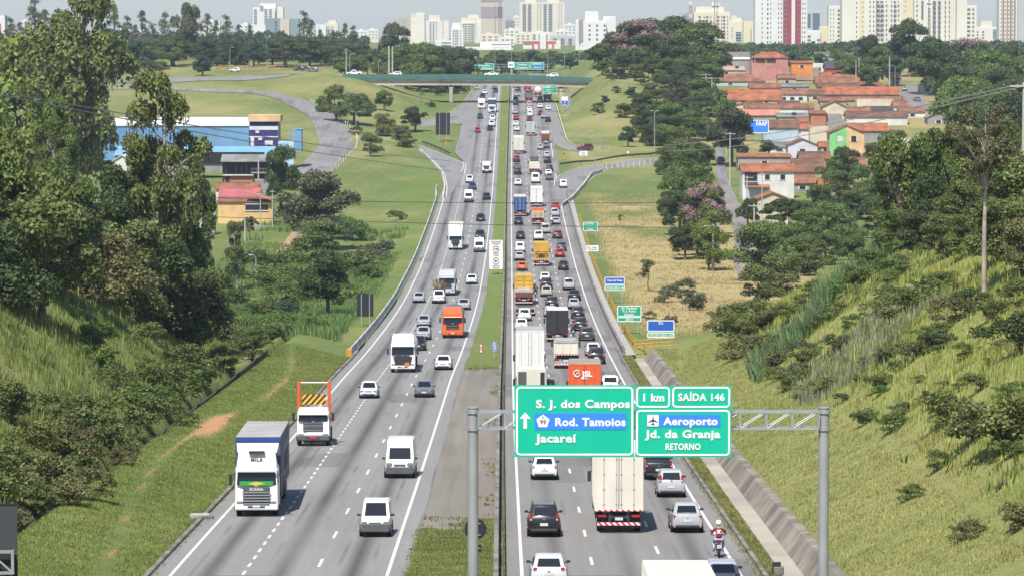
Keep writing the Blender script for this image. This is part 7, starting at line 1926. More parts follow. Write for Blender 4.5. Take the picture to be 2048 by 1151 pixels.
for k in range(800):
    Y = rgw.uniform(1640, 2350); X = rgw.uniform(-.16, .145) * Y
    if Y < 1775 and abs(X + 3) < 26: continue
    if X > 0 and X < 40 and Y < 1800: continue
    if -80 < X < 62 and Y > 1900: Y = rgw.uniform(1778, 1900)
    h_ = rgw.uniform(3, 10) if X < -80 else rgw.uniform(1., 2.6); z = float(H(X, Y, False))
    for q in range(3): cl.append((X + rgw.normal(scale=3.5), Y + rgw.normal(scale=3), z + h_ * rgw.uniform(.25, 1), rgw.uniform(2.2, 4.2) if X < -80 else rgw.uniform(1.3, 2.3)))
P, Nn = clump_points(cl, 8, rgw, .8, .5)
v, f, t = cards(P, Nn, 1.0, rgw, 1.4)
o = bpy.data.objects.new('distant_woods', card_mesh('distant_woods', v, f, t, M['leaf'])); col.objects.link(o); o.color = (.075, .108, .050, 1); tag(o, kind='stuff')
def blades(name, n, sampler, hgt, w, colr, rg, label=None, lean=.35, per=5):
    X, Y, keep = sampler(n, rg)
    X, Y = X[keep], Y[keep]; n = len(X)
    X = np.repeat(X, per) + rg.normal(scale=.22, size=n * per); Y = np.repeat(Y, per) + rg.normal(scale=.3, size=n * per)
    Z = H(X, Y, False) - .03; m = len(X)
    hh = hgt * rg.uniform(.45, 1.25, m); a = rg.uniform(0, 6.28, m); l = rg.uniform(.05, lean, m) * hh
    dx, dy = np.cos(a), np.sin(a); ww = w * rg.uniform(.6, 1.4, m)
    v = np.stack([np.stack([X - ww * dy, Y + ww * dx, Z], -1), np.stack([X + ww * dy, Y - ww * dx, Z], -1),
                  np.stack([X + l * .5 * dx + ww * .7 * dy, Y + l * .5 * dy - ww * .7 * dx, Z + hh * .62], -1), np.stack([X + l * dx, Y + l * dy, Z + hh], -1)], 1).reshape(-1, 3)
    t = np.repeat(rg.uniform(.6, 1.4, m), 4)
    o = bpy.data.objects.new(name, card_mesh(name, v, np.arange(4 * m).reshape(m, 4), t, M['leaf'])); col.objects.link(o)
    o.color = (*colr, 1)
    return tag(o, kind='stuff')
rgb = np.random.default_rng(11)
def samp(x0, x1, y0, y1, cond, power=1.0):
    def f(n, rg):
        Y = y0 + (y1 - y0) * rg.uniform(0, 1, n) ** power; X = rg.uniform(x0, x1, n)
        return X, Y, cond(X, Y)
    return f
inview = lambda X, Y: np.abs(X) < .138 * Y + 4
left = lambda X, Y: inview(X, Y) & (X < -26.6 - .05 * np.clip(Y - 380, 0, None)) & (Y < 560)
right = lambda X, Y: inview(X, Y) & (X > 22.5 + .04 * np.clip(Y - 360, 0, None) + 1.5 * bumps(X * 0, Y * 2)) & (Y < 520)
nz = lambda X, Y, s, k: fbm(X, Y, s, k)
blades('tall_grass', 22000, samp(-62, -26, 205, 560, left), .7, .04, (.195, .25, .062), rgb)
blades('tall_grass', 9000, samp(-62, -26, 205, 560, lambda X, Y: left(X, Y) & (nz(X, Y, .12, 21) > .1)), 1.0, .05, (.225, .25, .075), rgb)
blades('tall_grass', 32000, samp(20, 62, 170, 520, right), .42, .032, (.295, .335, .085), rgb)
blades('tall_grass', 12000, samp(20, 62, 170, 520, lambda X, Y: right(X, Y) & (nz(X, Y, .12, 22) > .05)),   .8, .035, (.36, .375, .10), rgb)
blades('bank_weeds', 14000, samp(20, 62, 170, 520, lambda X, Y: right(X, Y) & (nz(X, Y, .16, 61) > .12)), .6, .05, (.115, .165, .045), rgb, lean=.7)
blades('bank_weeds', 12000, samp(-62, -26, 205, 560, lambda X, Y: left(X, Y) & (nz(X, Y, .16, 62) > .0)), .6, .05, (.105, .165, .042), rgb, lean=.7)
def belt(X, Y, c0, c1, w):
    t = (X - c0[0]) / (c1[0] - c0[0]); yc = c0[1] + (c1[1] - c0[1]) * t
    return (t > 0) & (t < 1) & (np.abs(Y - yc + 5 * np.sin(X * .8)) < w)
pa, pb_ = G(1510, 760), G(1790, 490)
blades('cane_grass', 30000, samp(18, 60, 250, 480, lambda X, Y: belt(X, Y, (pa.x, pa.y), (pb_.x, pb_.y), 7.0)), 1.7, .05, (.135, .205, .085), rgb, lean=.6, per=6)
pc, pd = G(1600, 800), G(1850, 600)
blades('grey_weeds', 20000, samp(18, 60, 220, 480, lambda X, Y: belt(X, Y, (pc.x, pc.y), (pd.x, pd.y), 16.0)), .8, .05, (.25, .265, .165), rgb, per=6)
vq = lambda X, Y: (X < -20 - .006 * (Y - 450)) & (X > -43) & (Y > 455) & inview(X, Y)
blades('cane_grass', 8000, samp(-43, -19, 455, 560, vq), 1.2, .06, (.165, .26, .080), rgb, lean=.5)
blades('valley_grass', 9000, samp(-50, -18, 560, 860, lambda X, Y: inview(X, Y) & (X < -19.5) & (nz(X, Y, .05, 51) + (760 - Y) / 260 > .1)), .6, .06, (.16, .245, .065), rgb)
blades('valley_grass', 5000, samp(-50, -18, 560, 800, lambda X, Y: inview(X, Y) & (X < -20) & (nz(X, Y, .1, 31) > .15)), 1.0, .07, (.14, .22, .06), rgb)
blades('straw_grass', 9000, samp(15, 48, 470, 880, lambda X, Y: inview(X, Y) & (X > 15.5) & (nz(X, Y, .1, 33) > -.25)), .35, .05, (.44, .35, .17), rgb)
blades('verge_grass', 22000, samp(-25, -17.4, 175, 430, lambda X, Y: (X < -17.3) & inview(X, Y) & (np.abs(X + 20.5 + 1.5 * np.sin(Y * .03) + .012 * (Y - 200)) > .35) & (np.exp(-((X + 22.3 + .02 * (Y - 300)) / .9) ** 2 - ((Y - 296) / 14) ** 2) < .35)), .15, .03, (.215, .26, .070), rgb, per=6)
blades('verge_grass', 16000, samp(15.8, 23, 165, 440, lambda X, Y: inview(X, Y)), .16, .03, (.315, .33, .115), rgb, per=6)
blades('verge_grass', 5000, samp(11.9, 13.0, 165, 430, lambda X, Y: inview(X, Y)), .15, .03, (.24, .24, .08), rgb, per=6)
blades('median_tufts', 22000, samp(-5.2, -.9, 168, 250, lambda X, Y: (X > LR(Y) + 1.05) & (nz(X, Y, .5, 43) + (219 - Y) / 16 + .35 * (X > -2.3) > 0)), .12, .03, (.22, .25, .08), rgb, per=6)
blades('median_tufts', 1500, samp(-5.2, -.9, 150, 410, lambda X, Y: (X > LR(Y) + 1.1) & ((Y < 225) | (X > -2.0) & (nz(X, Y, .3, 41) > .1) | (Y > 400))), .18, .05, (.22, .235, .07), rgb, per=6)
def tile_mat(name, c, hue, var=.2):
    m = mat(name, c, .85, var=var, scale=1.1, hue=hue)
    nt = m.node_tree; b = nt.nodes["Principled BSDF"]; L = nt.links.new
    tc = nt.nodes.new("ShaderNodeTexCoord"); w = nt.nodes.new("ShaderNodeTexWave"); w.inputs["Scale"].default_value = 1.6; w.bands_direction = 'X'
    L(tc.outputs["Object"], w.inputs["Vector"])
    bp = nt.nodes.new("ShaderNodeBump"); bp.inputs["Distance"].default_value = .06; L(w.outputs["Fac"], bp.inputs["Height"]); L(bp.outputs[0], b.inputs["Normal"])
    return m
TILE = dict(orange=tile_mat('terracotta_tiles', (.43, .155, .075), (.27, .10, .055)), brown=tile_mat('old_brown_tiles', (.23, .11, .07), (.12, .07, .05)), dull=tile_mat('weathered_tiles', (.33, .145, .085), (.19, .095, .06)),
            pink=tile_mat('pink_tiles', (.58, .25, .18), (.48, .20, .14)), rose=tile_mat('rose_roof_sheet', (.46, .14, .14), (.40, .12, .12)), grey=mat('fibre_cement_roof', (.24, .235, .225), .9, var=.25, scale=.6, hue=(.14, .135, .13)),
            white=mat('white_roof_sheet', (.62, .62, .60), .6, var=.15, scale=.4), sky=mat('light_blue_roof', (.18, .37, .50), .6, var=.18, scale=.4), dark=mat('dark_roof', (.06, .06, .062), .8, var=.25), tan=mat('tan_roof_sheet', (.40, .29, .19), .8, var=.15))
WALL = {}
def wallm(k):
    cs = dict(white=(.66, .65, .62), cream=(.60, .53, .40), pink=(.48, .23, .20), grey=(.30, .29, .27), concrete=(.33, .30, .25), brick=(.42, .18, .10), blue=(.16, .33, .52), paleblue=(.45, .54, .60), yellow=(.66, .45, .20), green=(.22, .52, .20), peach=(.66, .44, .24), purple=(.05, .035, .17), lilac=(.58, .57, .62), orange=(.66, .24, .08), tan=(.44, .36, .26), red=(.36, .07, .05), rust=(.45, .15, .08))
    if k not in WALL: WALL[k] = mat('render_' + k, cs[k], .88, var=.12 if k in ('white', 'lilac') else .2, scale=.5, hue=tuple(x * .8 for x in cs[k]))
    return WALL[k]
M['opening'] = mat('dark_opening', (.02, .022, .026), .4, var=.3)
M['shutter'] = mat('painted_shutter', (.55, .55, .53), .6, var=.1)
def house(x0, x1, yrg, ye, yb, roof, wall, kind, label, depth=9.0, win=2, cat='house', name='house', D=None, fill=None, door=False, wy=(.35, .72), trim=None, over=.35, yaw=0.0):
    xm = (x0 + x1) / 2
    f = G(xm, yb) if D is None else at(xm, yb, D)
    s = f.y / F
    W, hw, hr = (x1 - x0) * s, (yb - ye) * s, max(.25, (ye - yrg) * s)
    r = empty(name, f, (0, 0, yaw), label, cat)
    rm = TILE[roof]; wm_ = wallm(wall); low = -2.5
    b = MB()
    if kind == 'e':
        P = [(-W / 2, low), (W / 2, low), (W / 2, hw), (0, hw + hr), (-W / 2, hw)]
        b.loft([[(p[0], y, p[1]) for p in P] for y in (0, depth)], wm_)
    else:
        b.box((0, depth / 2, (hw + low) / 2), (W, depth, hw - low), wm_)
        if kind == 'g':
            for sx in (-1, 1): b.add([(sx * W / 2, 0, hw), (sx * W / 2, depth, hw), (sx * W / 2, depth / 2, hw + hr)], [(0, 1, 2)], wm_)
    b.build('wall', r)
    q = MB(); o = over; t = .16
    if kind == 'g':
        for y0, y1 in ((-o, depth / 2), (depth + o, depth / 2)):
            k = hr / (depth / 2) * o
            q.loft([[(sx, y0, hw - k), (sx, y1, hw + hr), (sx, y1, hw + hr + t), (sx, y0, hw - k + t)] for sx in (-W / 2 - o, W / 2 + o)], rm)
        q.tube([(-W / 2 - o, depth / 2, hw + hr + t), (W / 2 + o, depth / 2, hw + hr + t)], .14, rm, 6)
    elif kind == 'e':
        k = hr / (W / 2) * o
        for sx in (-1, 1):
            q.loft([[(sx * (W / 2 + o), y, hw - k), (0, y, hw + hr), (0, y, hw + hr + t), (sx * (W / 2 + o), y, hw - k + t)] for y in (-o, depth + o)], rm)
    elif kind == 'h':
        i = min(W * .32, depth * .5)
        A = [(-W / 2 - o, -o, hw), (W / 2 + o, -o, hw), (W / 2 + o, depth + o, hw), (-W / 2 - o, depth + o, hw), (-W / 2 + i, depth / 2, hw + hr), (W / 2 - i, depth / 2, hw + hr)]
        q.add(A, [(0, 1, 5, 4), (1, 2, 5), (2, 3, 4, 5), (3, 0, 4), (3, 2, 1, 0)], rm)
        q.box((0, depth / 2, hw - .06), (W + 2 * o, depth + 2 * o, .1), rm)
    elif kind == 's':
        q.loft([[(sx, -o, hw - .05), (sx, depth, hw + hr), (sx, depth, hw + hr + t), (sx, -o, hw - .05 + t)] for sx in (-W / 2 - o, W / 2 + o)], rm)
        bb = MB()
        for sx in (-1, 1): bb.loft([[(sx * W / 2 - .08, 0, hw - .1), (sx * W / 2 - .08, depth, hw - .1), (sx * W / 2 - .08, depth, hw + hr)], [(sx * W / 2 + .08, 0, hw - .1), (sx * W / 2 + .08, depth, hw - .1), (sx * W / 2 + .08, depth, hw + hr)]], wm_)
        bb.build('gable_wall', r)
    else:
        q.box((0, depth / 2, hw + .04), (W - .3, depth - .3, .08), rm)
        pp = MB()
        for sx in (-1, 1): pp.box((sx * (W / 2 - .09), depth / 2, hw + .2), (.18, depth, .4), wm_)
        pp.box((0, .09, hw + .2), (W - .36, .18, .4), wm_); pp.box((0, depth - .09, hw + .2), (W - .36, .18, .4), wm_); pp.build('parapet', r)
    q.build('roof', r)
    for k in range(win):
        x = (-.5 + (k + .5) / win) * W * .86; ww = min(1.3, W / max(1, win) * .5); z0, z1 = hw * (1 - wy[1]), hw * (1 - wy[0])
        w_ = MB(); w_.box((x, -.02, (z0 + z1) / 2), (ww, .06, z1 - z0), M['opening']); w_.build('window', r)
        fr = MB()
        for sx in (-1, 1): fr.box((x + sx * (ww / 2 + .16), -.04, (z0 + z1) / 2), (.3, .05, z1 - z0), M['shutter'])
        fr.box((x, -.05, z0 - .06), (ww + .7, .12, .08), M['shutter']); fr.build('shutter', r)
    if door:
        d = MB(); d.box((W * .3, -.03, 1.05), (1.0, .06, 2.1), M['opening']); d.build('door', r)
    return r, W, hw, hr, depth
def tank_on(hh, fx, label):
    r, W, hw, hr, depth = hh
    b = MB(); z = hw + hr * .4
    b.loft([[(fx * W + k * math.cos(a), depth * .3 + k * math.sin(a), z + zz) for a in np.linspace(0, 6.283, 14, endpoint=False)] for zz, k in ((0, .62), (.75, .75), (.82, .55), (.95, .2))], mat('blue_water_tank', (.03, .06, .20), .5, var=.15)); b.build('water_tank', r, 40)
house(1504, 1576, 104, 116, 123.5, 'orange', 'pink', 'h', 'tall pink house, its open top storey under a hipped orange roof', 11, 0, D=1452)
r_ = house(1503, 1576, 122.5, 123.4, 152, 'dull', 'pink', 'f', 'plain pink lower wall block beneath the hipped orange roof', 11.4, 0, D=1450)[0]
for x0, x1 in ((1505, 1508), (1511, 1530), (1533, 1551)):
    b = MB(); s = 1451.8 / F; b.box((((x0 + x1) / 2 - 1539.5) * s, -.25, (152 - 119.5) * s), ((x1 - x0) * s, .5, 6 * s), M['opening']); b.build('opening', r_)
house(1412, 1503, 116, 119, 131, 'white', 'grey', 's', 'long pale grey warehouse behind the tan-roofed shed', 16, 0, cat='warehouse', D=1500)
tank_on(house(1417, 1489, 131, 141, 151, 'tan', 'tan', 's', 'low tan-roofed shed in front of the long pale warehouse', 10, 1), .3, '')
house(1433, 1530, 148, 163, 172, 'dull', 'paleblue', 'h', 'wide hipped brown-orange roof over a pale blue wall', 13, 2)
house(1556, 1592, 150, 157, 170, 'dull', 'tan', 'g', 'small tan house with rusty lean-to roof below the pink house', 8, 1)
house(1585, 1638, 137, 138, 160, 'grey', 'concrete', 'f', 'stained concrete block house with flat roof', 10, 0)
house(1583, 1625, 123, 126, 140, 'orange', 'orange', 's', 'bright orange walled house behind the stained concrete block', 9, 1, D=1440)
house(1626, 1650, 128, 129, 147, 'white', 'white', 'f', 'narrow white house with one dark doorway beside the dark-roofed hall', 8, 1)
house(1652, 1706, 124, 137, 144, 'dark', 'red', 'g', 'dark-roofed hall with deep red wall', 12, 0, D=1480)
house(1655, 1688, 111, 113, 124, 'grey', 'grey', 's', 'grey shed roof above the dark-roofed hall', 12, 0, D=1580, cat='shed')
tank_on(house(1638, 1738, 146, 154, 160, 'orange', 'white', 'g', 'long orange roof with a blue water tank, highest of the long roofs', 9, 2), -.2, '')
house(1632, 1758, 155, 167, 172, 'dull', 'concrete', 'g', 'long weathered orange roof just above the sooty dark roof strip', 9, 0)
house(1636, 1766, 168, 174, 179, 'brown', 'grey', 'g', 'sooty dark brown roof strip between two long orange roofs', 7, 0)
house(1648, 1799, 175, 189, 198, 'orange', 'grey', 'g', 'longest bright orange roof over a grey wall by the hillside street', 9, 2)
house(1694, 1808, 195, 201, 206, 'dull', 'concrete', 'g', 'narrow old orange roof behind the long cream wall', 6, 0)
house(1714, 1787, 200, 201.5, 220, 'grey', 'cream', 'f', 'long blank cream wall house below the longest orange roof', 8, 0)
house(1788, 1816, 204, 213, 221, 'dull', 'white', 'g', 'small orange-roofed annex at the end of the long cream wall', 7, 1)
house(1731, 1785, 214, 222, 226, 'dark', 'concrete', 's', 'curved dark shed roof in front of the long cream wall', 5, 0, cat='shed')
house(1456, 1564, 181, 200, 208, 'orange', 'tan', 'g', 'broad orange roof beside the twin utility poles', 9, 2)
house(1555, 1614, 181, 189, 205, 'dull', 'white', 'g', 'house with white verandah and orange roof joined to the broad orange roof', 8, 3)
house(1470, 1545, 203, 211, 216, 'dull', 'cream', 'e', 'low cream gable with lichen-stained roof edge', 8, 0)
house(1492, 1628, 210, 217, 227, 'dull', 'white', 'g', 'long white wall under a faded orange roof strip', 8, 0)
house(1486, 1558, 221, 231, 239, 'pink', 'grey', 'g', 'salmon pink roof above the blue billboard', 8, 0)
tank_on(house(1556, 1622, 228, 234, 243, 'grey', 'concrete', 's', 'grey asbestos roof carrying a blue water tank', 8, 0), .0, '')
house(1645, 1692, 203, 214, 238, 'dull', 'cream', 'e', 'cream gabled house with dark roof edge behind the bare brick wall', 9, 0)
house(1622, 1652, 223, 228, 257, 'dull', 'brick', 's', 'bare brick wall house standing above white garden walls', 9, 0)
house(1652, 1684, 231, 232, 258, 'grey', 'grey', 'f', 'grey concrete wall next to the bare brick wall', 8, 0)
house(1693, 1815, 225, 234, 251, 'brown', 'white', 'g', 'long brown roof over whitewashed garden wall', 8, 0)
house(1527, 1597, 243, 256, 284, 'brown', 'paleblue', 'g', 'brown-roofed house with pale blue wall behind the billboard', 9, 0)
house(1587, 1619, 249, 259, 284, 'orange', 'white', 'g', 'white walled house with short orange roof beside the pale blue wall', 8, 0)
house(1620, 1656, 255, 256, 287, 'grey', 'cream', 'f', 'cream garden wall block below the bare brick wall', 5, 0)
house(1698, 1776, 249, 262, 292, 'orange', 'grey', 'g', 'orange roof with grey garage wall beside the green and cream house', 9, 0)
h_ = house(1659, 1728, 251, 266, 312, 'dull', 'peach', 'e', 'gabled house painted half green and half cream', 9, 0)
r_, W_, hw_, hr_, _ = h_
b = MB(); b.loft([[(-W_ / 2, y, -2), (0, y, -2), (0, y, hw_ + hr_ - .05), (-W_ / 2, y, hw_ - .05)] for y in (-.06, -.005)], wallm('green')); b.build('green_wall', r_)
for x, m_ in ((-.2, M['shutter']), (.2, M['opening'])):
    b = MB(); b.box((x * W_, -.09, hw_ * .74), (1.3, .06, 1.4), m_); b.build('window', r_)
b = MB()
for sx in (-1, 1): b.box((.2 * W_ + sx * .82, -.09, hw_ * .74), (.36, .06, 1.4), M['shutter'])
b.build('shutter', r_)
house(1576, 1634, 278, 290, 318, 'dull', 'lilac', 'e', 'white gabled house with one small shuttered window', 9, 1, wy=(.3, .55))
house(1735, 1751, 288, 290, 308, 'brown', 'rust', 'f', 'small red brick hut beside the green and cream house', 5, 0, cat='shed', name='brick_hut')
house(1476, 1582, 310, 314, 338, 'orange', 'concrete', 's', 'unfinished concrete house with orange tiled edge behind the white balcony house', 8, 1, D=960)
b_ = house(1485, 1588, 331, 344, 398, 'orange', 'white', 'g', 'white two-storey house with a balcony and orange roof', 10, 0)
r_, W_, hw_, hr_, _ = b_
for x in (-.02, .28):
    b = MB(); b.box((x * W_, -.04, hw_ * .80), (1.0, .06, 1.0), M['opening']); b.build('window', r_)
    b = MB(); b.box((x * W_, -.06, hw_ * .80 - .62), (1.5, .08, .1), M['shutter']); b.build('window_sill', r_)
b = MB(); b.box((-.34 * W_, -.04, hw_ * .80), (.24 * W_, .07, 2.0), M['opening']); b.build('balcony_opening', r_)
b = MB(); b.box((-.34 * W_, -.5, hw_ * .64), (.26 * W_, 1.0, .12), wallm('white')); b.build('balcony_floor', r_)
b = MB()
for k in range(12): b.box((-.46 * W_ + k * .0218 * W_, -.98, hw_ * .64 + .5), (.05, .04, .9), M['trim'])
b.box((-.34 * W_, -.98, hw_ * .64 + .98), (.26 * W_, .06, .06), M['trim']); b.build('balcony_railing', r_)
b = MB(); b.loft([[(x * W_, -1.6, hw_ * .42), (x * W_, -.02, hw_ * .50), (x * W_, -.02, hw_ * .53), (x * W_, -1.6, hw_ * .45)] for x in (-.40, .02)], TILE['orange']); b.build('porch_roof', r_)
b = MB(); b.box((-.2 * W_, -.05, hw_ * .24), (.36 * W_, .06, hw_ * .3), wallm('paleblue')); b.build('garage_door', r_)
house(1588, 1648, 320, 343, 352, 'brown', 'grey', 'g', 'wide reddish brown roof behind garden trees beside the balcony house', 9, 0)
house(1514, 1576, 386, 398, 452, 'orange', 'cream', 'e', 'cream gabled house with orange roof edge on the side street', 9, 1, wy=(.2, .42), door=True)
house(1536, 1560, 452, 460, 474, 'orange', 'brick', 'g', 'small orange lean-to roof below the cream gabled house', 5, 0)
house(1655, 1690, 338, 346, 360, 'orange', 'white', 'g', 'small orange-roofed porch with white posts below the green and cream house', 6, 1)
house(1831, 1857, 132, 141, 152, 'orange', 'pink', 'g', 'small pink house with orange roof seen between dark trees', 8, 1)
house(1782, 1801, 148, 160, 170, 'orange', 'white', 'g', 'orange roof fragment beside the lamp posts at the hillside street', 7, 1)
house(1838, 1872, 168, 171, 188, 'grey', 'white', 'f', 'white garden wall and gate under the heavy dark tree', 5, 1)
house(1855, 1899, 225, 235, 252, 'grey', 'grey', 'e', 'grey gabled house above the white post fence', 8, 1, D=1150)
house(1412, 1500, 104, 106, 119, 'grey', 'grey', 'f', 'flat grey depot roof behind the long pale warehouse', 20, 0, cat='warehouse', D=1640)
house(1440, 1462, 204, 208, 216, 'white', 'white', 's', 'white garage roof beside the twin utility poles', 6, 0)
fl_ = 'weathered low house packed among the others of the hillside quarter'
for x0, x1, a, b_, c, rf, wl, kd in [(1500, 1560, 168, 176, 184, 'dull', 'concrete', 'g'), (1560, 1618, 168, 174, 184, 'grey', 'tan', 's'), (1610, 1650, 182, 190, 202, 'brown', 'cream', 'g'), (1640, 1694, 196, 202, 212, 'dull', 'grey', 'g'), (1560, 1600, 204, 210, 216, 'brown', 'white', 'g'), (1690, 1740, 216, 223, 232, 'dull', 'tan', 'g'), (1800, 1850, 216, 224, 236, 'dull', 'white', 'g'), (1596, 1650, 236, 244, 254, 'dull', 'concrete', 'g'), (1740, 1800, 262, 272, 284, 'brown', 'cream', 'g'), (1640, 1664, 286, 294, 306, 'orange', 'concrete', 'g'), (1600, 1660, 306, 318, 332, 'brown', 'tan', 'g'), (1690, 1730, 318, 330, 344, 'dull', 'white', 'g'), (1580, 1630, 352, 366, 384, 'dull', 'concrete', 'g'), (1640, 1700, 360, 372, 390, 'orange', 'cream', 'g'), (1466, 1500, 232, 238, 246, 'brown', 'grey', 'g'), (1700, 1760, 134, 141, 148, 'dull', 'cream', 'g'), (1750, 1790, 136, 143, 152, 'orange', 'white', 'g'), (1540, 1580, 286, 294, 306, 'grey', 'white', 's')]:
    house(x0, x1, a, b_, c, rf, wl, kd, fl_, 8, 1)[0]['group'] = 'packed hillside houses'
f_ = G(1516, 284); r_ = empty('billboard', f_, (0, 0, 0), 'blue billboard reading FAAP partly hidden by the forked tree', 'billboard'); s = f_.y / F
b = MB(); b.box((-15 * s, 0, 30.5 * s), (73 * s, .2, 26 * s), M['sign_blue']); b.build('panel', r_)
b = MB(); frame_border(b, -51.5 * s, 21.5 * s, 17.5 * s, 43.5 * s, -.13, 1.3 * s, .3, WH); b.build('border', r_)
text('FAAP', 8.5 * s / .7, M['sign_white'], (7 * s, -.15, 32 * s), r_, .05, width=22 * s)
text('VESTIBULAR', 4 * s / .7, M['sign_white'], (-30 * s, -.15, 35 * s), r_, .03, width=30 * s)
b = MB()
for x in (-40, -5, 15): b.box((x * s, .2, 10 * s), (.25, .2, 36 * s), M['steel'])
b.build('post', r_)
def block(x0, x1, y0, y1, D, depth, m, label, cat='building', name='building', roof=None):
    a, c = at(x0, y1, D), at(x1, y0, D)
    r = empty(name, ((a.x + c.x) / 2, D, a.z), (0, 0, 0), label, cat)
    b = MB(); b.box((0, depth / 2, (c.z - a.z) / 2 - 1.5), (c.x - a.x, depth, c.z - a.z + 3), m); b.build('wall', r)
    if roof: b = MB(); b.box((0, depth / 2, c.z - a.z + .06), (c.x - a.x + .3, depth + .3, .12), roof); b.build('roof', r)
    return r, c.x - a.x, c.z - a.z
corr = mat('blue_corrugated_wall', (.115, .25, .43), .6, var=.14, scale=.25, hue=(.15, .30, .50))
h_ = house(196, 498, 239, 252, 300, 'white', 'blue', 's', 'long blue corrugated warehouse with white roof on the field edge', 18, 0, cat='warehouse', name='warehouse', D=985)
bb = MB(); r_, W_, hw_, _, _ = h_
bb.box((0, -.06, hw_ * .5), (W_, .08, hw_), corr)
for k in range(1, 12): bb.box((-W_ / 2 + k * W_ / 12, -.12, hw_ * .5), (.1, .05, hw_), M['steel'])
bb.build('cladding', r_)
h_ = house(230, 545, 296, 311, 324, 'sky', 'grey', 's', 'low workshop with light blue roof before the long blue warehouse', 8, 0, cat='workshop', name='workshop', D=935)
b = MB(); b.box((.0, -.2, 1.0), (h_[1] * .9, .4, 2.6), M['opening']); b.build('opening', h_[0])
s = 952 / F
r_, W_, H_ = block(499, 556, 243, 300, 945, 9, wallm('purple'), 'purple three-storey tower block with white bands and an orange crown', 'building', 'tower_block')
b = MB(); b.box((.02 * W_, 4.3, H_ + .75), (W_ + .9, 9.8, 1.55), wallm('peach')); b.build('orange_crown', r_)
for z0, z1, x0, x1 in ((.70, .83, -.5, .5), (.44, .48, -.5, .5), (.14, .44, -.46, -.34)):
    b = MB(); b.box(((x0 + x1) / 2 * W_, -.04, (z0 + z1) / 2 * H_), ((x1 - x0) * W_, .06, (z1 - z0) * H_), wallm('white')); b.build('white_band', r_)
for x, z, w, hh in ((.18, .24, 1.9, 1.1), (-.22, .63, .9, .6), (-.12, .38, .9, .6)):
    b = MB(); b.box((x * W_, -.14, z * H_), (w, .25, hh), wallm('white'), .05); b.build('air_conditioner' if w < 1 else 'window', r_)
b = MB(); b.box((W_ / 2 + .04, 4.5, H_ * .5), (.07, 9, H_), wallm('concrete')); b.build('side_wall', r_)
block(557, 587, 283, 314, 930, 3, mat('peeling_blue_wall', (.25, .50, .68), .8, var=.2, scale=.6, hue=(.48, .62, .70)), 'peeling light blue yard wall beside the purple tower block', 'wall', 'yard_wall')
block(582, 603, 259, 279, 975, 5, wallm('blue'), 'blue shed on legs at the edge of the hillside street', 'shed', 'shed', TILE['sky'])
r_, W_, H_ = block(445, 537, 322, 346, 905, 8, M['opening'], 'open workshop hall with grey canopy below the light blue roof', 'workshop', 'workshop')
b = MB(); b.loft([[(-W_ / 2 - .3, -2.0, H_ - .2), (W_ / 2 + .3, -2.0, H_ - .2), (W_ / 2 + .3, -2.0, H_), (-W_ / 2 - .3, -2.0, H_)], [(-W_ / 2 - .3, 3.0, H_ + 1.2), (W_ / 2 + .3, 3.0, H_ + 1.2), (W_ / 2 + .3, 3.0, H_ + 1.4), (-W_ / 2 - .3, 3.0, H_ + 1.4)]], TILE['grey']); b.build('canopy', r_)
for x in (-.42, -.2, -.08, .02, .3):
    b = MB(); b.box((x * W_, -.3, .9), (.5, .5, 1.8), M['glass_blue'], .05); b.build('machine', r_)
b = MB(); b.box((.3 * W_, -1.2, .1), (.34 * W_, 2.2, .25), wallm('concrete')); b.box((.3 * W_, -2.2, 1.1), (.34 * W_, .06, .06), M['steel'])
for k in range(7): b.box((.14 * W_ + k * .053 * W_, -2.2, .65), (.05, .05, .9), M['steel'])
b.build('loading_deck', r_)
r_, W_, H_ = block(448, 505, 351, 372, 880, 6, wallm('brick'), 'bare brick storey with white ledge under the open workshop', 'building', 'brick_building')
b = MB(); b.box((0, -.2, H_ + .1), (W_ + .4, .8, .25), wallm('white')); b.build('ledge', r_)
b = MB(); b.box((-.38 * W_, -.03, H_ * .5), (.9, .08, 1.8), M['opening']); b.build('door', r_)
block(505, 550, 360, 386, 884, 6, wallm('grey'), 'grey stained concrete wall beside the bare brick storey', 'wall', 'retaining_wall')
house(432, 515, 368, 378, 388, 'dull', 'white', 'g', 'orange-roofed house behind the rose pink roof', 6, 0, D=855)
house(440, 517, 378, 393, 402, 'rose', 'red', 'g', 'rose pink roofed house above the yellow wall', 7, 0, D=835)
h_ = house(436, 544, 399, 404, 456, 'dull', 'yellow', 's', 'yellow house with a barred veranda and sloping tiled canopy', 7, 0, D=800)
r_, W_, hw_, _, _ = h_
b = MB(); b.box((.22 * W_, -.05, hw_ * .80), (.42 * W_, .1, hw_ * .24), M['opening']); b.build('veranda_opening', r_)
b = MB(); b.box((.22 * W_, -.12, hw_ * .93), (.44 * W_, .1, .22), wallm('white')); b.box((.22 * W_, -.12, hw_ * .67), (.44 * W_, .1, .18), wallm('white'))
for k in range(9): b.box((.02 * W_ + k * .05 * W_, -.12, hw_ * .80), (.05, .05, hw_ * .22), M['trim'])
b.build('veranda_rail', r_)
b = MB(); b.loft([[(-.0 * W_, y, hw_ + 2.1), (.5 * W_, y, hw_ + .3), (.5 * W_, y, hw_ + .5), (-.0 * W_, y, hw_ + 2.3)] for y in (-1.2, 4)], TILE['pink']); b.build('sloping_canopy', r_)
block(470, 536, 451, 462, 785, .5, wallm('grey'), 'low grey garden wall in front of the yellow house', 'wall', 'garden_wall')
block(396, 428, 430, 452, 770, 5, wallm('white'), 'white shed showing between the eucalyptus trunks', 'shed', 'shed', TILE['white'])
block(590, 613, 436, 462, 760, 3, wallm('concrete'), 'small concrete hut beside the dirt track', 'shed', 'hut', TILE['grey'])
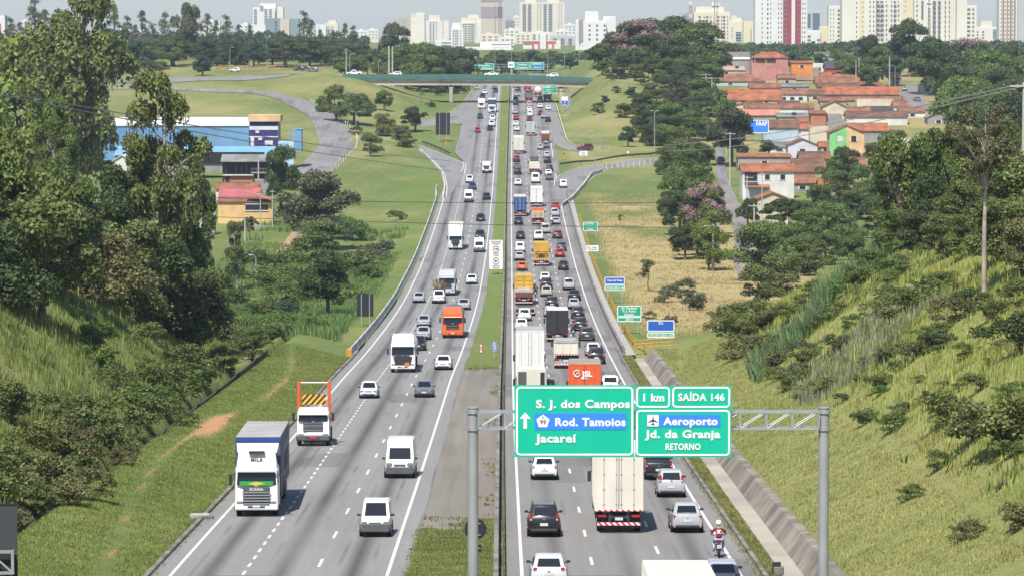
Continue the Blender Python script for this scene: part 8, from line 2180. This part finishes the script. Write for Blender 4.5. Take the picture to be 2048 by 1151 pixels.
house(226, 262, 311, 322, 336, 'white', 'white', 'e', 'white gabled shed below the light blue roof', 8, 0, D=905, cat='shed', name='shed')
block(100, 196, 262, 292, 960, 10, wallm('white'), 'pale building glimpsed behind the tallest eucalyptus', 'building', 'building', TILE['white'])
house(432, 562, 137, 146, 153, 'orange', 'white', 'g', 'long low building with terracotta roof beside the far field road', 10, 4, cat='building', name='long_building', D=1470)
house(590, 655, 136, 146, 152, 'dull', 'white', 'g', 'low orange-roofed building behind parked cars near the overpass', 9, 2, cat='building', name='long_building', D=1465)
TW = {}
def twm(k):
    cs = dict(white=(.66, .65, .63), cream=(.66, .60, .48), ivory=(.68, .64, .56), yellow=(.66, .58, .38), beige=(.54, .45, .36), mauve=(.30, .25, .27), grey=(.44, .44, .43), red=(.30, .045, .055), teal=(.20, .27, .28), olive=(.42, .40, .33), brown=(.30, .15, .11), rose=(.48, .13, .13), glass=(.10, .14, .19))
    if k not in TW: TW[k] = mat('tower_' + k, cs[k], .85, var=.07, scale=.06)
    return TW[k]
def tower(D, blocks, label, wins=(), bands=(), depth=16, cat='tower block', name='tower_block', limit=100, base=None):
    """blocks: (x0, x1, ytop, material, setback); wins: (xc, w, y0, pitch, n, h, mat); bands: (x0, x1, y0, y1, mat), all in photo rows at distance D"""
    k = D / F
    x0 = min(b[0] for b in blocks); x1 = max(b[1] for b in blocks); xm = (x0 + x1) / 2
    zb = float(H(at(xm, 80, D).x, D, False)) - 1
    r = empty(name, (at(xm, 80, D).x, D, zb), (0, 0, 0), label, cat)
    Z = lambda y: at(1024, y, D).z - zb
    X = lambda x: at(x, 70, D).x - at(xm, 70, D).x
    for i, (a, c, yt, m, sb) in enumerate(blocks):
        b = MB(); b.box(((X(a) + X(c)) / 2, sb + depth / 2, Z(yt) / 2), (X(c) - X(a), depth, Z(yt)), twm(m)); b.build('wall' if i == 0 else 'wing', r)
        q = MB(); q.box(((X(a) + X(c)) / 2, sb + depth / 2, Z(yt) + .4), ((X(c) - X(a)) * .96, depth * .96, .8), twm(m)); q.build('parapet', r)
    for a, c, y0, y1, m in bands:
        b = MB(); b.box(((X(a) + X(c)) / 2, -.1, (Z(y0) + Z(y1)) / 2), (X(c) - X(a), .5, Z(y0) - Z(y1)), twm(m)); b.build('facade_panel', r)
    n_ = 0; rest = MB(); cache = {}
    for xc, w, y0, pitch, n, hh, m in wins:
        for j in range(n):
            z = Z(y0 + j * pitch); key = (w, hh, m)
            if n_ < limit:
                if key not in cache:
                    b = MB(); b.box((0, -.16, 0), (w * k, .44, hh * k), twm(m) if m in ('red', 'white') else M['glass_blue'] if m == 'glass' else M['tower_window'])
                    if w * k > 3: b.box((0, -.6, -hh * k * .42), (w * k, 1.0, hh * k * .16), twm('white'))
                    cache[key] = b.mesh('window')
                o = bpy.data.objects.new('window', cache[key]); col.objects.link(o); o.parent = r; o.location = (X(xc), 0, z)
            else: rest.box((X(xc), -.16, z), (w * k, .44, hh * k), M['tower_window'])
            n_ += 1
    if rest.v:
        o = rest.build('window', r); o['kind'] = 'stuff'
    return r
M['tower_window'] = mat('tower_window', (.14, .145, .16), .3, var=.2, scale=.3)
D1 = 2550
fl = 9.5
tower(D1, [(1510, 1614, -16, 'white', 0)], 'tall white tower with two wine red balcony columns', [(1524, 1.6, -2, fl, 10, 3, 'w'), (1535, 2.4, -1, fl, 10, 3.4, 'w'), (1541, 1.6, -2, fl, 10, 3, 'w'), (1557, 1.6, -2, fl, 10, 3, 'w'), (1562.5, 1.6, -2, fl, 10, 3, 'w'), (1571, 9, 1.5, fl, 10, 3.2, 'w'), (1597, 5.5, 1.5, fl, 10, 3.2, 'w'), (1605, 1.6, -2, fl, 10, 3, 'w'), (1609.5, 1.6, -2, fl, 10, 3, 'w')], [(1566, 1582.5, -15, 112, 'red'), (1590, 1601.5, -15, 112, 'red')], 18)
tower(2700, [(1684, 1752, -16, 'ivory', 0), (1752, 1843, -16, 'ivory', 1.5), (1843, 1906, -16, 'ivory', .5), (1906, 1934, -2, 'ivory', 2)], 'widest cream tower wall with rows of small windows and balconies', [(1713, 1.8, -4, 9.6, 11, 3.2, 'w'), (1725, 1.8, -4, 9.6, 11, 3.2, 'w'), (1739.5, 2.0, 4, 9.6, 8, 3.4, 'w'), (1747, 2.0, 4, 9.6, 8, 3.4, 'w'), (1755, 6, 5, 9.6, 8, 5, 'w'), (1763, 6, 5, 9.6, 8, 5, 'w'), (1772, 2.0, 4, 9.6, 8, 3.4, 'w'), (1782, 2.0, 4, 9.6, 8, 3.4, 'w'), (1789, 4.5, 5, 9.6, 6, 5, 'w'), (1796, 2, 4, 9.6, 4, 3.4, 'w'), (1810, 1.8, 4, 9.6, 3, 3.2, 'w'), (1833, 2, 4, 9.6, 4, 3.4, 'w'), (1844, 4, 5, 9.6, 4, 6, 'w'), (1868, 6, 5, 9.6, 9, 5, 'w'), (1878, 5, 5, 9.6, 9, 5, 'w'), (1890, 2, 4, 9.6, 9, 3.4, 'w'), (1898, 1.8, 4, 9.6, 9, 3.2, 'w')], [(1718, 1727.5, -15, 95, 'yellow'), (1806, 1826, -15, 60, 'yellow'), (1901, 1911, -15, 80, 'cream')], 20)
tower(2900, [(1657, 1682, 14, 'ivory', 0)], 'slim pale tower between the red-balcony tower and the widest cream tower', [(1661, 1.4, 20, 8.4, 10, 2.6, 'w'), (1678, 6.5, 21, 8.4, 10, 3.2, 'w'), (1667, 1.4, 20, 8.4, 10, 2.6, 'w')])
tower(3300, [(1614, 1657, 22, 'grey', 0)], 'grey office tower with blue glass bands', [], [(1615, 1621, 28, 55, 'glass'), (1625, 1639, 27, 62, 'glass')], name='office_tower')
tower(2800, [(1614, 1641, 63, 'white', 0), (1641, 1657, 55, 'yellow', 2)], 'low white block with yellow wing before the grey office tower', [(1618, 6, 73, 7.4, 5, 3, 'w'), (1637, 6, 80, 7.4, 4, 3, 'w')])
tower(2750, [(1388, 1460, 26, 'cream', 0), (1392, 1448, 16, 'cream', 3)], 'broad cream tower behind the telecom lattice mast', [(x, w, 34, 7.0, 8, 3, 'w') for x, w in ((1399, 4.5), (1408, 1.6), (1414, 4.5), (1421, 1.6), (1436, 4.5), (1443, 1.6), (1448, 4.5), (1455, 1.4))])
tower(3400, [(1460, 1486, 44, 'cream', 0), (1462, 1474, 33, 'cream', 2), (1474, 1483, 38, 'cream', 2)], 'stepped cream block beside the broad cream tower', [(1477, 11, 66, 6.2, 3, 3, 'glass'), (1464, 1.5, 56, 6.2, 4, 2.6, 'w')])
tower(3300, [(1487, 1512, 45, 'yellow', 0)], 'plain pale yellow block beside the red-balcony tower', [(1502, 1.2, 62, 9, 4, 8, 'w')])
tower(2900, [(1933, 1953, 13, 'ivory', 0)], 'narrow cream tower at the end of the widest cream wall', [(1937, 6, 19, 8.6, 8, 3.4, 'w'), (1946, 3, 19, 8.6, 8, 3.4, 'w')])
tower(3600, [(1950, 1998, 56, 'ivory', 0), (1962, 1984, 44, 'cream', 2)], 'low cream block between two towers near the picture edge', [(1955, 3, 64, 6, 3, 2.4, 'w'), (1966, 4, 64, 6, 3, 2.4, 'w'), (1990, 9, 61, 6.5, 3, 3.4, 'w')])
tower(2800, [(1998, 2034, -3, 'ivory', 0), (2034, 2075, -16, 'grey', 1)], 'tower with brown vertical stripes at the picture edge', [(x, 1.8, 4, 8.2, 10, 3, 'w') for x in (2002, 2010, 2017, 2024.5)], [(2004.5, 2007.5, -2, 88, 'brown'), (2013, 2015, -2, 88, 'brown'), (2019.5, 2022.5, -2, 88, 'brown'), (2027, 2031, -2, 88, 'mauve')])
tower(2500, [(1161, 1212, 44, 'white', 0), (1151, 1161, 42, 'white', 1), (1170, 1197, 25, 'white', 4), (1206, 1232, 35, 'white', 6)], 'white building with dark corner strip and penthouse above the knoll trees', [(x, 4, 51, 9.2, 4, 2.6, 'w') for x in (1179, 1194, 1209)], [(1157.5, 1166, 40, 84, 'mauve')], 14)
tower(5200, [(1039, 1082, 6, 'cream', 0), (1050, 1072, 1, 'cream', 3)], 'first of the twin cream towers beside the brown tower', [(x, w, 10, 5.0, 11, 2.2, 'w') for x, w in ((1048.5, 7), (1059, 7), (1075, 1.5), (1080, 1.5))])
tower(5200, [(1083, 1129, 6, 'cream', 0), (1094, 1118, 1, 'cream', 3)], 'second of the twin cream towers, nearer the white corner-strip building', [(x, w, 10, 5.0, 11, 2.2, 'w') for x, w in ((1090, 6.5), (1100.5, 7.5), (1118, 1.5), (1123, 1.5))])
tower(4300, [(962, 1006, 1, 'beige', 0)], 'tall beige tower with a wide mauve band', [(990.5, 1.6, 10, 4.6, 13, 2, 'w')], [(962, 1006, 14, 36, 'mauve'), (962, 1006, 0, 4, 'mauve'), (997, 999, 4, 68, 'mauve'), (1001, 1003, 4, 68, 'mauve')], 20)
tower(4600, [(904, 975, 47, 'ivory', 0), (922, 962, 37, 'cream', 3), (936, 957, 31, 'cream', 6)], 'stepped cream tower cluster beside the tall beige tower', [(x, 4.2, 49, 4.4, 9, 1.8, 'w') for x in (927, 932, 938, 943, 947)] + [(x, 1.4, 44, 4.4, 8, 1.8, 'w') for x in (952, 963, 971)])
tower(4500, [(852, 898, 43, 'ivory', 0), (858, 880, 32, 'cream', 3)], 'cream tower cluster with dark balcony column', [(861, 3.4, 45, 4.3, 10, 2, 'w'), (867, 3.4, 45, 4.3, 10, 2, 'w'), (873, 1.4, 43, 4.3, 9, 2, 'w'), (886, 1.3, 44, 4.3, 8, 2, 'w')])
tower(3900, [(832, 850, 27, 'ivory', 0), (822, 832, 37, 'ivory', 2), (820, 832, 28, 'beige', 8)], 'plain cream slab tower with a narrow beige neighbour', [(849, 1.0, 32, 6.5, 8, 1.8, 'w')])
tower(4100, [(786, 822, 36, 'olive', 0)], 'olive grey flat-topped building beside the plain cream slab', [(806, 1, 42, 5, 3, 2, 'w'), (812, 1, 42, 5, 3, 2, 'w')])
tower(3000, [(902, 927, 58, 'white', 0), (904, 920, 48, 'ivory', 4)], 'white block with small square windows above the low office', [(907, 2.4, 62, 5.2, 8, 2, 'w'), (911.5, 2.4, 62, 5.2, 8, 2, 'w'), (915, 2.4, 62, 5.2, 8, 2, 'w'), (921, 1.4, 62, 5.2, 8, 2, 'w')])
tower(2500, [(925, 1026, 97, 'white', 0), (960, 1022, 87, 'white', 3)], 'long low white office with dark window strips beyond the overpass', [], [(925, 1026, 106, 108.5, 'mauve'), (930, 1020, 113.5, 115.5, 'mauve'), (940, 1015, 120, 122, 'mauve'), (983, 1021, 88.5, 91, 'mauve')], 25, 'office building', 'office_building')
tower(2450, [(901, 938, 101, 'ivory', 0), (922, 942, 111, 'ivory', -1)], 'small cream annex of the long low white office', [(911, 9, 117, 4, 1, 2, 'w')], cat='office building', name='office_building')
tower(3100, [(870, 912, 83, 'white', 0)], 'white building with three long dark window rows', [], [(883, 909, 84.5, 86.5, 'mauve'), (887, 909, 91, 93, 'mauve'), (893, 909, 97, 98.5, 'mauve')], cat='office building', name='office_building')
tower(2700, [(1046, 1121, 84, 'ivory', 0), (1080, 1092, 70, 'white', -1)], 'shopping centre with red stripes on its pale front', [], [(1046, 1080, 82.8, 87, 'rose'), (1092, 1112, 82.8, 87, 'rose'), (1064, 1068, 87, 104, 'rose'), (1076, 1080, 87, 104, 'rose'), (1093, 1096, 87, 104, 'rose'), (1104, 1108, 87, 104, 'rose'), (1048, 1063, 87.5, 89, 'mauve')], 25, 'shopping centre', 'shopping_centre')
tower(3500, [(506, 550, 17, 'white', 0), (520, 552, 9, 'white', 3), (544, 566, 16, 'ivory', 5)], 'white tower with green-glass balconies above the distant woods', [(x, 6, 20, 4.5, 7, 2, 'w') for x in (511, 532, 541)], [(520.5, 527, 12, 22, 'teal')])
tower(3000, [(531, 560, 39, 'teal', 0), (560, 579, 41, 'beige', -1), (579, 598, 40, 'teal', 0)], 'bluish office building with a beige middle part', [(552, 5, 44, 7, 4, 2.5, 'w')], name='office_tower')
tower(4200, [(632, 652, 51, 'white', 0), (650, 676, 48, 'cream', 2), (656, 672, 42, 'cream', 4)], 'cream flats behind thin trees beside the bluish office building', [(638, 1.4, 54, 4.6, 5, 2, 'w'), (656, 5, 55, 4.6, 4, 2, 'w'), (664, 5, 55, 4.6, 4, 2, 'w')])
tower(2200, [(-30, 10, 34, 'white', 0)], 'white tower with red stripes cut by the picture edge', [], [(-8, 2, 48, 105, 'rose')], 12)
grp = 'small pale blocks of the distant city'
for x0, x1, yt, D, m in [(405, 440, 44, 4600, 'white'), (478, 506, 50, 4400, 'white'), (712, 735, 62, 5200, 'white'), (735, 757, 60, 5000, 'ivory'), (40, 62, 43, 4800, 'cream'), (66, 92, 52, 4600, 'white'), (1027, 1040, 34, 5600, 'ivory'), (1011, 1029, 42, 5400, 'mauve'), (1008, 1040, 60, 4800, 'ivory'), (1030, 1062, 68, 4200, 'cream'), (1060, 1100, 66, 4300, 'ivory'), (1110, 1138, 62, 4400, 'white'), (1128, 1152, 50, 5000, 'white'), (1100, 1150, 74, 3600, 'grey'), (960, 1000, 70, 4000, 'cream'), (1000, 1030, 76, 3600, 'ivory'), (1340, 1376, 42, 4000, 'ivory'), (1366, 1390, 30, 4400, 'mauve'), (235, 262, 58, 4700, 'white'), (270, 290, 62, 4700, 'ivory'), (1580, 1620, 90, 2700, 'white'), (600, 630, 62, 4600, 'white'), (680, 708, 66, 4800, 'ivory')]:
    o = tower(D, [(x0, x1, yt, m, 0), (x0 + (x1 - x0) * .3, x0 + (x1 - x0) * .6, yt - 2.5, m, 3)], 'small pale building block of the distant city', [(x0 + (x1 - x0) * f_, (x1 - x0) * .14, yt + 4, 6, 3, 1.6, 'w') for f_ in (.2, .5, .8)], depth=12, cat='building', name='city_block'); o['group'] = grp
M['lamp_steel'] = mat('lamp_post_steel', (.40, .41, .41), .5, .4, var=.1)
M['pole_concrete'] = mat('utility_pole_concrete', (.42, .40, .36), .9, var=.15)
def foot(px, py, D=None):
    if D is None: return G(px, py)
    q = at(px, py, D); return Vector((q.x, D, float(H(q.x, D, False))))
def pole(px, pyf, pyt, label, arms=1, D=None, group=None, r=.16, name='utility_pole', cat='utility pole', wide=2.4):
    f = foot(px, pyf, D); h = at(px, pyt, f.y).z - f.z
    o = empty(name, f, (0, 0, 0), label, cat, group)
    b = MB(); b.tube([(0, 0, -.5), (0, 0, h)], [r * 1.3, r * .8], M['pole_concrete'], 10); b.build('shaft', o, 40)
    for k in range(arms):
        b = MB(); b.box((0, -.15, h - .3 - k * .9), (wide, .12, .14), M['pole_concrete'])
        for x in (-.45, -.15, .15, .45): b.tube([(x * wide, -.15, h - .24 - k * .9), (x * wide, -.15, h + .02 - k * .9)], .05, M['trim'], 6)
        b.build('cross_arm', o)
    return o, h
def lamp(px, pyf, pyt, label, side=1, D=None, group=None, arm=1.6, double=False):
    f = foot(px, pyf, D); h = at(px, pyt, f.y).z - f.z
    o = empty('street_lamp', f, (0, 0, 0), label, 'street lamp', group)
    b = MB(); b.tube([(0, 0, -.4), (0, 0, h - .3)], [.12, .07], M['lamp_steel'], 8); b.build('pole', o, 40)
    for s in ((-1, 1) if double else (side,)):
        b = MB(); b.tube([(0, 0, h - .4), (s * arm * .4, 0, h - .05), (s * arm, 0, h)], [.07, .055, .05], M['lamp_steel'], 6); b.build('arm', o)
        b = MB(); b.box((s * (arm + .3), 0, h + .0), (.75, .3, .16), M['lamp_steel'], .06); b.box((s * (arm + .3), 0, h - .09), (.5, .22, .03), M['lamp']); b.build('lamp_head', o)
    return o
po_, ph = pole(1426, 541, 448, 'tall concrete pole with a single crossarm at the foot of the grassy bank', 1, wide=3.0, r=.2)
pole(2046, 420, 165, 'pale pole with white base at the picture edge carrying two cables', 1, D=330, r=.14)
pole(778, 145, 92, 'first of the twin poles behind the overpass', 0, D=1330, r=.3)
pole(785, 145, 93, 'second of the twin poles behind the overpass, the browner one', 0, D=1332, r=.28)
pole(692.5, 150, 97, 'pole with insulators at the inbound end of the overpass', 1, D=1320, wide=1.0)
pole(1423.5, 235, 155, 'pole behind the forked tree, the nearer of the pair with crossarms', 1, D=1150)
pole(1412, 220, 148, 'pole with crossarms beside the wooded knoll', 2, D=1200, wide=3.2)
pole(1460, 345, 265, 'leaning-wire pole in front of the forked tree', 1, D=905)
pole(1453, 300, 238, 'pole with transformer before the blue billboard', 1, D=1020)
pole(1779, 175, 114, 'pale pole beside the longest bright orange roof', 0, D=1330, r=.2)
pole(1712, 145, 121, 'short pole behind the highest long orange roof', 0, D=1420)
pole(1718, 145, 116, 'taller pole with a box behind the highest long orange roof', 1, D=1425, wide=1.2)
pole(1508, 495, 408, 'dark pole at the kerb of the side street', 1, D=640, wide=1.8, r=.14)
pole(1536, 505, 440, 'pale slim pole in front of the small orange lean-to', 0, D=620, r=.12)
pole(1494, 420, 352, 'pole beside the white balcony house', 1, D=800)
pole(1524, 440, 345, 'thin pole before the white balcony house front', 1, D=760, r=.1, wide=1.4)
pole(588, 318, 257, 'pale pole at the corner of the peeling blue wall', 1, D=930, wide=1.2)
pole(517, 345, 312, 'short pole in front of the open workshop', 0, D=895)
pole(521, 452, 385, 'thin pole in front of the yellow house', 1, D=780, r=.1, wide=1.2)
pole(545, 440, 380, 'slim twin-wire pole beside the yellow house', 1, D=790, r=.1, wide=1.0)
pole(490, 470, 435, 'short concrete post on the red soil mound', 0, D=740)
lamp(697, 245, 181, 'street lamp nearest the bend of the hillside street', 1)
lamp(712, 268, 224, 'double-headed street lamp beside the white posts', 1, double=True, arm=.7)
lamp(1202, 300, 228, 'tall thin lamp post beside the give way triangle', -1, arm=.8)
lamp(1190, 350, 262, 'thin lamp post at the entry slip road', -1, arm=.8)
lamp(1309, 312, 222, 'lamp post beside the knoll trees on the entry slip road', -1, double=True, arm=.5)
lamp(512, 572, 510, 'white street lamp at the tip of the wooded bank', -1, arm=.5)
lamp(1800, 196, 148, 'tall lamp with a raised side arm at the hillside street', 1, D=1270, arm=3.0)
lamp(1790, 178, 131, 'curved lamp before the dark tree on the hillside street', -1, D=1330, arm=1.8)
lamp(1750, 160, 135, 'small curved lamp beside the pale pole', 1, D=1420, arm=1.5)
lamp(586, 290, 268, 'small lamp on the roof edge of the yard', -1, D=935, arm=.8)
grp = 'tall lamp posts beyond the overpass'
for px, pyb, pyt, D in [(856, 145, 88, 1400), (864, 140, 90, 1450), (820, 146, 118, 1400), (1023, 140, 88, 1650), (1040, 140, 90, 1650), (990, 145, 95, 1600), (1071, 135, 110, 1800), (1087, 135, 112, 1800), (1096, 140, 98, 1700), (1129, 150, 97, 1420), (1158, 140, 92, 1480), (667, 150, 118, 1440), (757, 148, 122, 1380), (534, 165, 120, 1420), (460, 158, 95, 1430), (495, 170, 130, 1380), (606, 175, 140, 1330), (648, 180, 148, 1330), (700, 150, 108, 1360)]:
    lamp(px, pyb, pyt, 'tall slim lamp post rising beyond the overpass and the far field road', 1, D, grp, arm=1.0)
def mast(px, pyt, pyb, D, w, label, cols, ant=False):
    k = D / F; X = at(px, 80, D).x; z0 = float(H(X, D, False)); z1 = at(px, pyt, D).z
    o = empty('lattice_mast', (X, D, z0), (0, 0, 0), label, 'mast'); n = 14; hgt = z1 - z0
    for seg in range(n):
        a, c = hgt * seg / n, hgt * (seg + 1) / n; wa, wc = w * (1.4 - .8 * seg / n) * k, w * (1.4 - .8 * (seg + 1) / n) * k
        m_ = cols[seg % len(cols)]; b = MB()
        for sx, sy in ((-1, -1), (1, -1), (1, 1), (-1, 1)): b.tube([(sx * wa / 2, sy * wa / 2, a), (sx * wc / 2, sy * wc / 2, c)], .13, m_, 5)
        for sx in (-1, 1):
            b.tube([(-sx * wa / 2, -wa / 2, a), (sx * wc / 2, -wc / 2, c)], .08, m_, 4)
        b.build('lattice_section', o)
    if ant:
        for zf in (.98, .86, .8):
            for a in range(6):
                b = MB(); b.box((w * k * 1.1 * math.cos(a), w * k * 1.1 * math.sin(a), hgt * zf), (.35, .3, 2.2), M['white_paint']); b.build('antenna', o)
    return o
RW = [mat('mast_red', (.38, .10, .08), .6), M['white_paint']]
mast(1381, -16, 100, 2000, 5.5, 'red and white lattice mast at the edge of the wooded knoll', [RW[0], RW[0], RW[1]])
mast(1431, -8, 118, 1700, 6, 'grey telecom lattice mast with antennas before the broad cream tower', [M['steel'], M['steel'], RW[0]], True)
mast(1858, -10, 80, 1900, 3.5, 'dark slim antenna mast before the widest cream tower', [M['steel_dark']], True)
def cable(a, c, sag, label, r=.03, n=24):
    b = MB(); pts = []
    for k in range(n + 1):
        t = k / n; p = a.lerp(c, t); p.z -= sag * 4 * t * (1 - t); pts.append(p)
    b.tube(pts, r, M['cable'], 5)
    b.build('overhead_cable', label=label, cat='cable')
M['cable'] = mat('cable_grey', (.30, .28, .26), .6)
M['cable_dark'] = mat('cable_black', (.03, .03, .03), .7)
cable(at(-60, 173, 330), at(900, 322, 760), 0.6, 'upper pale power cable crossing before the eucalyptus trees', .055)
cable(at(-60, 178, 330), at(900, 342, 700), 0.6, 'lower pale power cable crossing before the eucalyptus trees', .055)
cable(at(2046, 168, 330), at(1330, 290, 900), 1.0, 'upper cable running from the edge pole to the knoll', .05)
cable(at(2046, 173, 330), at(1330, 302, 900), 1.4, 'lower cable running from the edge pole to the knoll', .05)
m0 = M['cable']; M['cable'] = M['cable_dark']
cable(at(380, 394, 640), at(1424, 404, 646), .5, 'thin dark wire crossing the motorway above the merge', .05)
cable(at(380, 432, 640), at(1424, 456, 646), -.9 + 1.2, 'second thin dark wire crossing the motorway nearer the camera', .05)
M['cable'] = m0
cable(at(785, 95, 1331), at(960, 122, 1500), .5, 'pale cable running from the twin poles towards the city', .06)
grp = None
r_ = empty('post_fence', (0, 0, 0), (0, 0, 0), 'row of bent-topped white concrete posts on the crest among scrub', 'fence')
b = MB(); b.box((0, 0, 1.2), (.16, .16, 3.0), M['fence_white']); b.tube([(0, 0, 2.65), (.4, 0, 3.15)], .08, M['fence_white'], 6); fm = b.mesh('post')
for px in range(1790, 1885, 8):
    q = at(px, 300, 520 + (px - 1790) * .4); z = q.z - .3
    o = bpy.data.objects.new('post', fm); col.objects.link(o); o.parent = r_; o.location = (q.x, q.y, max(float(H(q.x, q.y, False)), q.z - 1.6))
for px, pyb, D, cn, lab in [(598, 151, 1450, 'black', 'dark car parked before the low orange-roofed building'), (612, 151, 1452, 'blue', 'blue car parked before the low orange-roofed building'), (470, 157, 1430, 'white', 'white car on the far field road near the lamp posts'), (625, 151, 1448, 'grey', 'grey car parked at the end of the row before the low orange-roofed building')]:
    q = at(px, pyb, D); q.z = float(H(q.x, D, False)) + .1; stand('hatch', cn, q, R(80), lab)
hb = MB()
hm = bpy.data.materials.new('haze_air'); hm.use_nodes = True
hn = hm.node_tree
hn.nodes.remove(hn.nodes["Principled BSDF"])
pv = hn.nodes.new("ShaderNodeVolumePrincipled")
pv.inputs["Color"].default_value = (.70, .83, 1.0, 1)
pv.inputs["Density"].default_value = HAZE
pv.inputs["Anisotropy"].default_value = 0.0
hn.links.new(pv.outputs[0], hn.nodes["Material Output"].inputs["Volume"])
hb.box((0, 6000, 30), (14600, 12400, 160), hm)
hz = hb.build('haze', kind='stuff')
